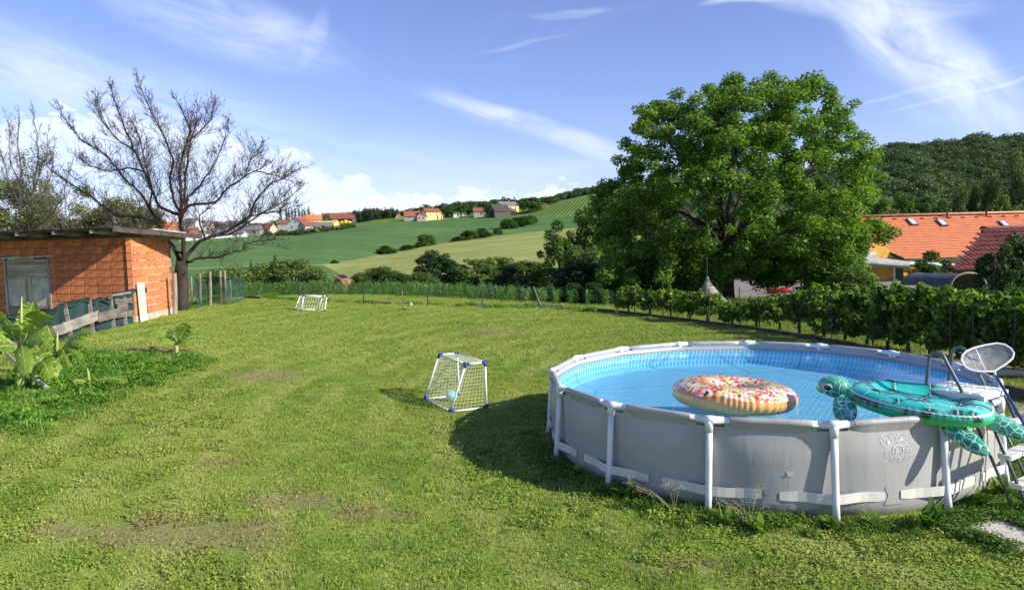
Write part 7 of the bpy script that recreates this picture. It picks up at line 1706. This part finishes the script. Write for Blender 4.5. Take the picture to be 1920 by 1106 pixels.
# shrubs around the houses
plant('loose', 1740, 476, 130, 27, 'airy climbing shrub before the pale porch roof', zg=G(at(1740, 500, 27).x, 27), cat='shrub'); plant('darkdome', 1890, 452, 110, 19.5, 'dark leafy tree in front of the dark red roof', zg=G(at(1890, 500, 19.5).x, 19.5)); plant('darkdome', 1950, 440, 110, 19.5, 'dark leafy tree at the right edge of the picture', zg=G(at(1950, 500, 19.5).x, 19.5))
plant('midbush', 1850, 538, 80, 18.5, 'narrow leaved yellow green shrub under the arched roof end', zg=G(at(1850, 560, 18.5).x, 18.5)); plant('midbush', 1905, 530, 90, 18.8, 'leafy yellow green shrub right of the shelter post', zg=G(at(1905, 560, 18.8).x, 18.8))
plant('midbush', 1600, 500, 120, 33, 'bright bush under the right of the walnut crown', zg=G(at(1600, 540, 33).x, 33)); plant('dark', 1560, 545, 70, 25, 'dark shrub at the left end of the hedge', zg=G(at(1560, 600, 25).x, 25)); plant('dark', 1620, 536, 110, 24, 'dark ivy covered shrub behind the hedge', zg=G(at(1620, 600, 24).x, 24)); plant('dark', 1700, 541, 130, 20.5, 'flat topped dark shrub behind the middle of the hedge', zg=G(at(1700, 600, 20.5).x, 20.5)); plant('dark', 1790, 544, 110, 20, 'dark shrub under the curved roof', zg=G(at(1790, 600, 20).x, 20))
# yard at the right edge: paving, planks, hose, pots
M_PAV = mat('sand_paving', (.42, .375, .31), .9, .12, 5, .3, 50, dirt=((.30, .26, .20), 2, .5))
sheet('paving', [(1700, 664), (1920, 652), (2050, 652), (2050, 690), (1850, 697), (1790, 688)], .012, M_PAV)
a, c = ground_at(1745, 668), ground_at(1950, 692); q = MB(); q.beam(a + Vector((0, 0, .05)), c + Vector((0, 0, .05)), .09, .16); q.alone('plank', mat('yellow_wood', (.46, .34, .16), .7, .1, 3, .2, 30), 'long yellowish timber lying at the edge of the paving', 'plank', origin=tuple(a))
a, c = ground_at(1862, 702), ground_at(1985, 706); q = MB(); q.beam(a + Vector((0, 0, .07)), c + Vector((0, 0, .07)), .12, .3); q.alone('timber', mat('pale_timber', (.40, .35, .25), .8), 'second pale timber in front of the hose coil', 'timber', origin=tuple(a))
q = MB(); hc = ground_at(1915, 690); pts = []
for k in range(150): a = k * .33; r_ = .40 + .10 * sin(k * .21) + R.uniform(-.03, .03); pts.append(hc + Vector((r_ * 1.5 * cos(a) + .1 * sin(k * .05), r_ * .8 * sin(a), .09 + .05 * abs(sin(k * .4)) + k * .0004)))
q.tube(pts, .014, 5); q.alone('garden_hose', mat('yellow_hose', (.70, .40, .04), .4), 'coiled yellow garden hose on the timber beside the pool ladder', 'hose', smooth=True, origin=tuple(hc))
for k, (px, py, r_, lb) in enumerate(((1887, 664, .16, 'dark plastic plant pot left behind the skimmer net'), (1853, 656, .14, 'brown plant pot under the hedge'), (1925, 660, .17, 'black plant pot at the right edge'))):
    p = ground_at(px, py); t = thing('plant_pot', lb, 'plant pot', tuple(p)); q = MB(); q.lathe([(0, 0), (r_ * .72, 0), (r_, r_ * 1.6), (r_ * 1.06, r_ * 1.6), (r_ * 1.06, r_ * 1.75), (r_ * .94, r_ * 1.75), (r_ * .9, r_ * 1.5), (0, r_ * 1.45)], tuple(p), 16); q.build('pot', [hm('dark_pot', (.05, .05, .052)), hm('brown_pot', (.16, .09, .06))][k == 1], t, True)
    q = MB()
    for j in range(9): a = j * 2.4; q.tube([p + Vector((0, 0, r_ * 1.4)), p + Vector((cos(a) * .1, sin(a) * .08, r_ * 1.4 + .18)), p + Vector((cos(a) * .24, sin(a) * .16, r_ * 1.4 + .25))], [.006, .005, .003], 4)
    q.build('stems', M_DOCK, t, kind='stuff')
# raised grey board and pale wall at the right edge behind the ladder
a, c = ground_at(1886, 742), ground_at(2010, 772); q = MB(); q.beam(a + Vector((0, 0, .10)), c + Vector((0, 0, .10)), .2, .05); q.alone('board', mat('dark_board', (.07, .06, .05), .8, .2, 3, .3, 30), 'dark board edging the grass at the right behind the ladder', 'board', origin=tuple(a))
sheet('sand_path', [(1893, 752), (2050, 775), (2100, 860), (1935, 830)], .015, M_PAV)
# concrete slabs in the lower right corner
M_SLAB = mat('exposed_concrete', (.54, .50, .43), .92, .06, 30, .3, 120, dirt=((.38, .35, .28), 2, .4))
def slab(pts, lb):
    P = [ground_at(x, y) for x, y in pts]; c = sum(P, Vector()) / 4; P = [c + (p - c) * .985 for p in P]; q = MB(); up = Vector((0, 0, .035)); b0 = [q.vert(p - up) for p in P]; b1 = [q.vert(c + (p - c) * .996 + up * .86) for p in P]; b2 = [q.vert(c + (p - c) * .985 + up) for p in P]
    q.face(b2)
    for k in range(4): q.face((b0[k], b0[(k + 1) % 4], b1[(k + 1) % 4], b1[k])); q.face((b1[k], b1[(k + 1) % 4], b2[(k + 1) % 4], b2[k]))
    q.alone('paving_slab', M_SLAB, lb, 'slab', 'concrete slabs beside the pool')
slab([(1770, 990), (1858, 984), (1850, 1008), (1838, 1006)], 'x') if False else None
A0, B0, C0, D0 = ground_at(1772, 988), ground_at(1893, 1038), ground_at(1990, 1018), ground_at(1862, 970)
def sl(P4, lb):
    c = sum(P4, Vector()) / 4; q = MB(); up = Vector((0, 0, .04)); P = [c + (p - c) * .988 for p in P4]; b0 = [q.vert(p - up) for p in P]; b1 = [q.vert(p + up * .85) for p in P]; b2 = [q.vert(c + (p - c) * .985 + up) for p in P]; q.face(b2)
    for k in range(4): q.face((b0[k], b0[(k + 1) % 4], b1[(k + 1) % 4], b1[k])); q.face((b1[k], b1[(k + 1) % 4], b2[(k + 1) % 4], b2[k]))
    q.alone('paving_slab', M_SLAB, lb, 'slab', 'concrete slabs beside the pool')
m0, m1 = A0.lerp(B0, .62), D0.lerp(C0, .62); sl([A0, m0, m1, D0], 'concrete slab nearest the pool leg, leaves lying on it'); sl([m0, B0, C0, m1], 'concrete slab in the lower right corner of the picture')
E_, F_ = D0 + (D0 - A0), C0 + (C0 - B0); m2 = E_.lerp(F_, .62); sl([D0, m1, m2, E_], 'concrete slab behind the one nearest the pool leg, under the ladder'); sl([m1, C0, F_, m2], 'concrete slab just outside the right edge')
# ------------------------------------------------------------------ grass
def blade_mat(name, tint=(1, 1, 1), long=False):
    m, bn = mat_new(name); g = bn.n('ShaderNodeNewGeometry'); pos = g.outputs['Position']
    a = bn.n('ShaderNodeAttribute', {'attribute_name': 'rnd'}).outputs['Fac']
    if long: c = bn.mix(bn.sm(bn.noise(pos, 1.2, 4, .6), .3, .7), (.075, .20, .022), (.17, .33, .045)); bare = None
    else:
        c, mid, fine = lawn_colour(bn, pos); bare = bare_mask(bn, pos)
        c = bn.mix(bn.m('MULTIPLY', bare, .75), c, (.33, .26, .13))
    c = bn.mix(1.0, c, bn.n('ShaderNodeCombineXYZ', i0=bn.m('ADD', .74, bn.m('MULTIPLY', a, .58)), i1=bn.m('ADD', .80, bn.m('MULTIPLY', a, .42)), i2=bn.m('ADD', .72, bn.m('MULTIPLY', a, .5))), 'MULTIPLY')
    c = bn.mix(bn.m('MULTIPLY', bn.sm(a, .86, .9), .6), c, (.42, .37, .17))
    c = bn.mix(1.0, c, tint, 'MULTIPLY')
    nrm = bn.n('ShaderNodeVectorMath', {'operation': 'ADD'}, i0=bn.n('ShaderNodeVectorMath', {'operation': 'SCALE'}, i0=g.outputs['Normal'], Scale=.55), i1=(0, 0, .6))
    nrm = bn.n('ShaderNodeVectorMath', {'operation': 'NORMALIZE'}, i0=nrm.outputs[0]).outputs[0]
    d = bn.n('ShaderNodeBsdfPrincipled', Base_Color=c, Roughness=.6); d.inputs['Specular IOR Level'].default_value = .2; bn.nt.links.new(nrm, d.inputs['Normal'])
    tr = bn.n('ShaderNodeBsdfTranslucent', Color=bn.mix(1.0, c, (1.3, 1.4, .6), 'MULTIPLY')); bn.nt.links.new(nrm, tr.inputs['Normal'])
    finish(bn, bn.n('ShaderNodeMixShader', i0=.25, i1=d.outputs[0], i2=tr.outputs[0])); return m
M_BL = blade_mat('lawn_blades'); M_BLL = blade_mat('tall_grass_blades', long=True)
def tile(seed, n, h, w_, size=.5, broad=0.0, m=M_BL, lean=.9):
    rs = np.random.RandomState(seed); x = (rs.rand(n) - .5) * size * 1.1; y = (rs.rand(n) - .5) * size * 1.1; a = rs.rand(n) * 6.283; L_ = h * (.45 + .8 * rs.rand(n)); ln = lean * rs.rand(n); ww = w_ * (.6 + .8 * rs.rand(n)) * .5
    dx_, dy_ = np.cos(a), np.sin(a); px_, py_ = -dy_, dx_; V = np.empty((n, 5, 3)); z0 = -.004
    for j, (t, wf) in enumerate(((0, 1), (.55, .8))):
        ox, oy, oz = dx_ * ln * L_ * t * t * .8, dy_ * ln * L_ * t * t * .8, L_ * t * (1 - .3 * ln * t)
        V[:, 2 * j, 0] = x + ox - px_ * ww * wf; V[:, 2 * j, 1] = y + oy - py_ * ww * wf; V[:, 2 * j, 2] = z0 + oz
        V[:, 2 * j + 1, 0] = x + ox + px_ * ww * wf; V[:, 2 * j + 1, 1] = y + oy + py_ * ww * wf; V[:, 2 * j + 1, 2] = z0 + oz
    V[:, 4, 0] = x + dx_ * ln * L_; V[:, 4, 1] = y + dy_ * ln * L_; V[:, 4, 2] = z0 + L_ * (1 - .45 * ln)
    b0 = np.arange(n)[:, None] * 5; F3 = np.concatenate([b0 + [[0, 1, 3]], b0 + [[0, 3, 2]], b0 + [[2, 3, 4]]]); r = np.repeat(rs.rand(n), 5); V = V.reshape(-1, 3)
    nb = int(n * broad)
    if nb:          # clover and plantain leaves lying nearly flat
        P = np.stack([(rs.rand(nb) - .5) * size * 1.1, (rs.rand(nb) - .5) * size * 1.1, .012 + .03 * rs.rand(nb)], 1); V2, F2 = leaves(P, .026, up=.75, aspect=.8, rs=rs, fold=.1); o_ = len(V)
        V = np.concatenate([V, V2]); F3 = np.concatenate([F3, F2[:, [0, 1, 2]] + o_, F2[:, [0, 2, 3]] + o_]); r = np.concatenate([r, np.repeat(.2 + .6 * rs.rand(nb), 4)])
    return np_mesh('grass_tile', V, F3, m, tri=True, attr=r)
T_NEAR = [tile(i, 1700, .038, .0048, broad=.03) for i in range(5)]; T_CLOV = [tile(20 + i, 1100, .040, .0052, broad=.55) for i in range(4)]; T_FAR = [tile(40 + i, 480, .045, .011, broad=.1) for i in range(4)]; T_BARE = [tile(60 + i, 420, .030, .005, broad=.12) for i in range(3)]
BP = [(ground_at(px, py), rx, ry) for px, py, rx, ry in PATCH]
bins = {'near': [], 'clov': [], 'far': [], 'bare': []}
rs = np.random.RandomState(8); GN_ = .5
SHQ = [(-11.9, 22.0), (-17.5, 23.0)]
for y in np.arange(3.8, 34.5, .5):
    for x in np.arange(-.80 * y - 2, .80 * y + 2, .5):
        xx, yy = x + rs.uniform(-.06, .06), y + rs.uniform(-.06, .06)
        if (xx - PC.x) ** 2 + (yy - PC.y) ** 2 < (PR - .18) ** 2: continue
        if yy > float(edge_y(xx)) + 3: continue
        if xx < -12.1 and yy > 22.2: continue
        sb = [(p for p in ())]
        inb = any(((xx - p.x) / (rx * .8)) ** 2 + ((yy - p.y) / (ry * .8)) ** 2 < 1 for p, rx, ry in BP)
        if (xx > 4.5 and yy < 7.3 and xx - 4.3 > (yy - 5.4) * -.2 and yy > 5.55): 
            cx_, cy_ = (A0 + B0 + C0 + D0)[0] / 4, (A0 + B0 + C0 + D0)[1] / 4
            if abs(xx - cx_) < 1.4 and yy < D0.y + .5 and ((Vector((xx, yy, 0)) - A0).dot((D0 - A0).normalized()) > -.05) and ((Vector((xx, yy, 0)) - A0).dot(Vector(((B0 - A0).y, -(B0 - A0).x, 0)).normalized() * (1 if Vector(((B0 - A0).y, -(B0 - A0).x, 0)).dot(D0 - A0) > 0 else -1)) > -.05): continue
        k = 'bare' if inb else 'far' if yy > 16 else 'clov' if (((xx - PC.x) ** 2 + (yy - PC.y) ** 2 < 20 and rs.rand() < .75) or (xx < -.42 * yy and rs.rand() < .6) or rs.rand() < .03) else 'near'
        bins[k].append((xx, yy, G(xx, yy)))
for k, T in (('near', T_NEAR), ('clov', T_CLOV), ('far', T_FAR), ('bare', T_BARE)):
    P = np.array(bins[k]); s_ = 1 + .18 * rs.normal(size=len(P)); s_ = np.clip(s_, .7, 1.4)
    o = scatter({'near': 'grass', 'clov': 'clover_grass', 'far': 'grass', 'bare': 'thin_grass'}[k], P, T, scale=np.stack([np.ones(len(P)), np.ones(len(P)), s_], 1), tilt=.02, seed=5)
# unmown grass on the left and along edges
def tuft(seed, n, h, w_, m=M_BLL): return tile(seed, n, h, w_, size=.45, broad=.0, m=m, lean=1.2)
T_TALL = [tuft(80 + i, 330, .115, .009) for i in range(3)]
poly = [(-20, 826), (60, 818), (130, 795), (190, 762), (262, 728), (330, 704), (384, 676), (350, 664), (290, 668), (215, 672), (150, 655), (60, 700), (-20, 715)]
PW = [(ground_at(x, y).x, ground_at(x, y).y) for x, y in poly]
def inside(x, y, P):
    c = False; j = len(P) - 1
    for i in range(len(P)):
        if (P[i][1] > y) != (P[j][1] > y) and x < (P[j][0] - P[i][0]) * (y - P[i][1]) / (P[j][1] - P[i][1]) + P[i][0]: c = not c
        j = i
    return c
def cw(seed, m=None):
    rs = np.random.RandomState(seed); n = 260; P = np.stack([rs.normal(size=n) * .12, rs.normal(size=n) * .12, .02 + .11 * rs.rand(n)], 1); V, Fq = leaves(P, .040, up=.6, aspect=.8, rs=rs); return np_mesh('weed_leaves', V, Fq, m or M_BLW, attr=rnd4(n, rs))
M_BLW = leaf_mat('rank_weed_leaf', (.075, .20, .022), (.19, .36, .045), trans=.3, rough=.6, scale=1.0)
tp_ = []
for y in np.arange(5, 22, .27):
    for x in np.arange(-15, -2, .27):
        xx, yy = x + rs.uniform(-.12, .12), y + rs.uniform(-.12, .12)
        if inside(xx + rs.normal() * .15, yy + rs.normal() * .15, PW): tp_.append((xx, yy, G(xx, yy)))
def along(pts, step, wd_, n=1):
    W = [ground_at(*p) for p in pts]
    for i in range(len(W) - 1):
        L_ = (W[i + 1] - W[i]).length
        for k in range(max(1, int(L_ / step))):
            for _ in range(n): p = W[i].lerp(W[i + 1], k * step / L_); x, y = p.x + rs.normal() * wd_, p.y + rs.normal() * wd_; tp_.append((x, y, G(x, y)))
along([(262, 596), (300, 588), (330, 580), (352, 572), (400, 562), (440, 556), (520, 561), (640, 567)], .22, .18)
along([(120, 640), (180, 618), (256, 598)], .25, .12); along([(640, 567), (880, 574), (1060, 580), (1130, 585)], .3, .15)
P = np.array(tp_); s_ = np.clip(1 + .3 * rs.normal(size=len(P)), .5, 1.8)
W2_ = [cw(i + 30) for i in range(4)] + [weed(230 + i, M_BLW, 30, .13, .022, .2, True) for i in range(3)]
scatter('tall_grass', P, T_TALL + W2_, scale=np.stack([np.ones(len(P)), np.ones(len(P)), s_], 1), tilt=.06, seed=6)
# weeds round the foot of the pool
W1 = [weed(200 + i, M_WEED, 30, .20, .028, .14, True) for i in range(4)] + [weed(210 + i, M_WEED, 26, .28, .014, .10) for i in range(3)]
W2 = [cw(i, M_WEED) for i in range(5)]
pw_, ps = [], []
for k in range(640):
    a = rs.uniform(-pi, pi * .1) if rs.rand() < .8 else rs.uniform(-pi, pi); d = PR * 1.01 + abs(rs.normal()) * (.26 if rs.rand() < .8 else .5) + .05; x, y = PC.x + cos(a) * d, PC.y + sin(a) * d
    if (Vector((x, y, 0)) - Vector((A0.lerp(C0, .5).x, A0.lerp(C0, .5).y, 0))).length < .75 and rs.rand() < .9: continue
    pw_.append((x, y, G(x, y) - .01)); ps.append(rs.uniform(.35, .78) * (1.05 - min(.5, (d - PR) * .8)))
scatter('weeds', np.array(pw_), W2 + W1[:2] + W1[4:], scale=np.array(ps), tilt=.1, seed=9)
ew = []
for (a_, b_) in ((A0, D0), (A0, B0)):
    for k in range(26):
        p = a_.lerp(b_, k / 25) + Vector((rs.normal() * .05, rs.normal() * .05, 0)); 
        if rs.rand() < .75: ew.append((p.x, p.y, .02))
for k in range(110): p = D0.lerp(C0, rs.rand()) + (E_ - D0) * rs.rand() * .9 - (D0 - A0) * rs.rand() * .12; ew.append((p.x, p.y, .03))
scatter('slab_weeds', np.array(ew), W2, scale=rs.uniform(.3, .65, len(ew)), tilt=.1, seed=31)
# larger single weeds
def dock(px, py, h, lb, n=16, D=None, w_=.075):
    p = ground_at(px, py) if D is None else D; me = weed(int(px * 3 + py) % 9999, M_DOCK, n, h, w_, .05, True); t = thing('weed', lb, 'weed', tuple(p), 'single weeds at the foot of the pool'); o = obj('leaves', me, t); return t
dock(1741, 992, .30, 'bright toothed dock plant between two pool legs at the right', 20); dock(1335 + 28, 985, .22, 'dark broad leaved weed at the foot of the middle pool leg', 12); dock(1425, 1000, .20, 'broad weed right of the middle pool leg', 10)
dock(1560, 992, .16, 'small upright weed at the foot of the front pool leg', 9); dock(1180, 935, .26, 'upright dock plant in the shade left of the pool', 12); dock(1640, 985, .15, 'low weed between the front leg and the toothed dock', 10); dock(1835, 950, .2, 'leafy weed beside the ladder leg', 14); dock(1880, 930, .26, 'tall weed right of the ladder leg at the pool wall', 16); dock(1075, 895, .18, 'low weed at the left end of the pool', 12)
for (px, py, lb) in ((1405, 985, 'dry seed stalks leaning before the pool wall right of the middle leg'), (1265, 960, 'small feathery seed stalk in front of the strap')):
    p = ground_at(px, py); q = MB(); rr = random.Random(px)
    for k in range(9):
        e_ = p + Vector((rr.uniform(-.5, .15), rr.uniform(-.1, .05), rr.uniform(.18, .42))); q.tube([p, p.lerp(e_, .5) + Vector((0, 0, .06)), e_], [.0028, .002, .0015], 3)
        for j in range(9): f = e_ + Vector((rr.uniform(-.07, .07), rr.uniform(-.03, .03), rr.uniform(-.05, .06))); q.tube([e_, f], .0012, 3); q.ball(f, .004, 4, 3)
    q.alone('seed_stalks', mat('dry_stalk', (.38, .34, .18), .8), lb, 'weed', 'single weeds at the foot of the pool', origin=tuple(p))
# tiny yellow and white flowers in the lawn
fl = MB()
for k in range(46):
    px, py = rs.uniform(0, 1920), rs.uniform(640, 1090); p = ground_at(px, py)
    if (p - PC).length < PR + .1: continue
    fl.cur = int(rs.rand() < .5); c = p + Vector((0, 0, .05)); n0 = [fl.vert(c + Vector((cos(a) * .010, sin(a) * .010, 0))) for a in np.linspace(0, 2 * pi, 7)[:-1]]; fl.face(n0)
fl.build('lawn_flowers', [mat('flower_yellow', (.75, .6, .03), .6), mat('flower_white', (.7, .7, .66), .6)], kind='stuff')

# rough herbs and reeds behind the vine fence
bp = []
for k in range(420):
    x = rs.uniform(6, 14); y = float(edge_y(x)) + rs.uniform(6, 15); bp.append((x, y, G(x, y)))
scatter('rough_herbs', np.array(bp), [weed(300 + i, M_WEED, 40, .55, .03, .25) for i in range(4)] + [cw(50 + i, M_WEED) for i in range(2)], scale=rs.uniform(.6, 1.3, 420), tilt=.1, seed=19)

T_MEAD = tile(90, 480, .07, .012, broad=.2)
mp = [(x, y, G(x, y)) for y in np.arange(14, 42, .5) for x in np.arange(1.5, 16, .5) if float(edge_y(x)) + .4 < y < float(edge_y(x)) + 9 and x > 2 + (y - 30) * .1]
scatter('meadow_grass', np.array(mp), [T_MEAD], scale=rs.uniform(.8, 1.3, len(mp)), tilt=.03, seed=23)
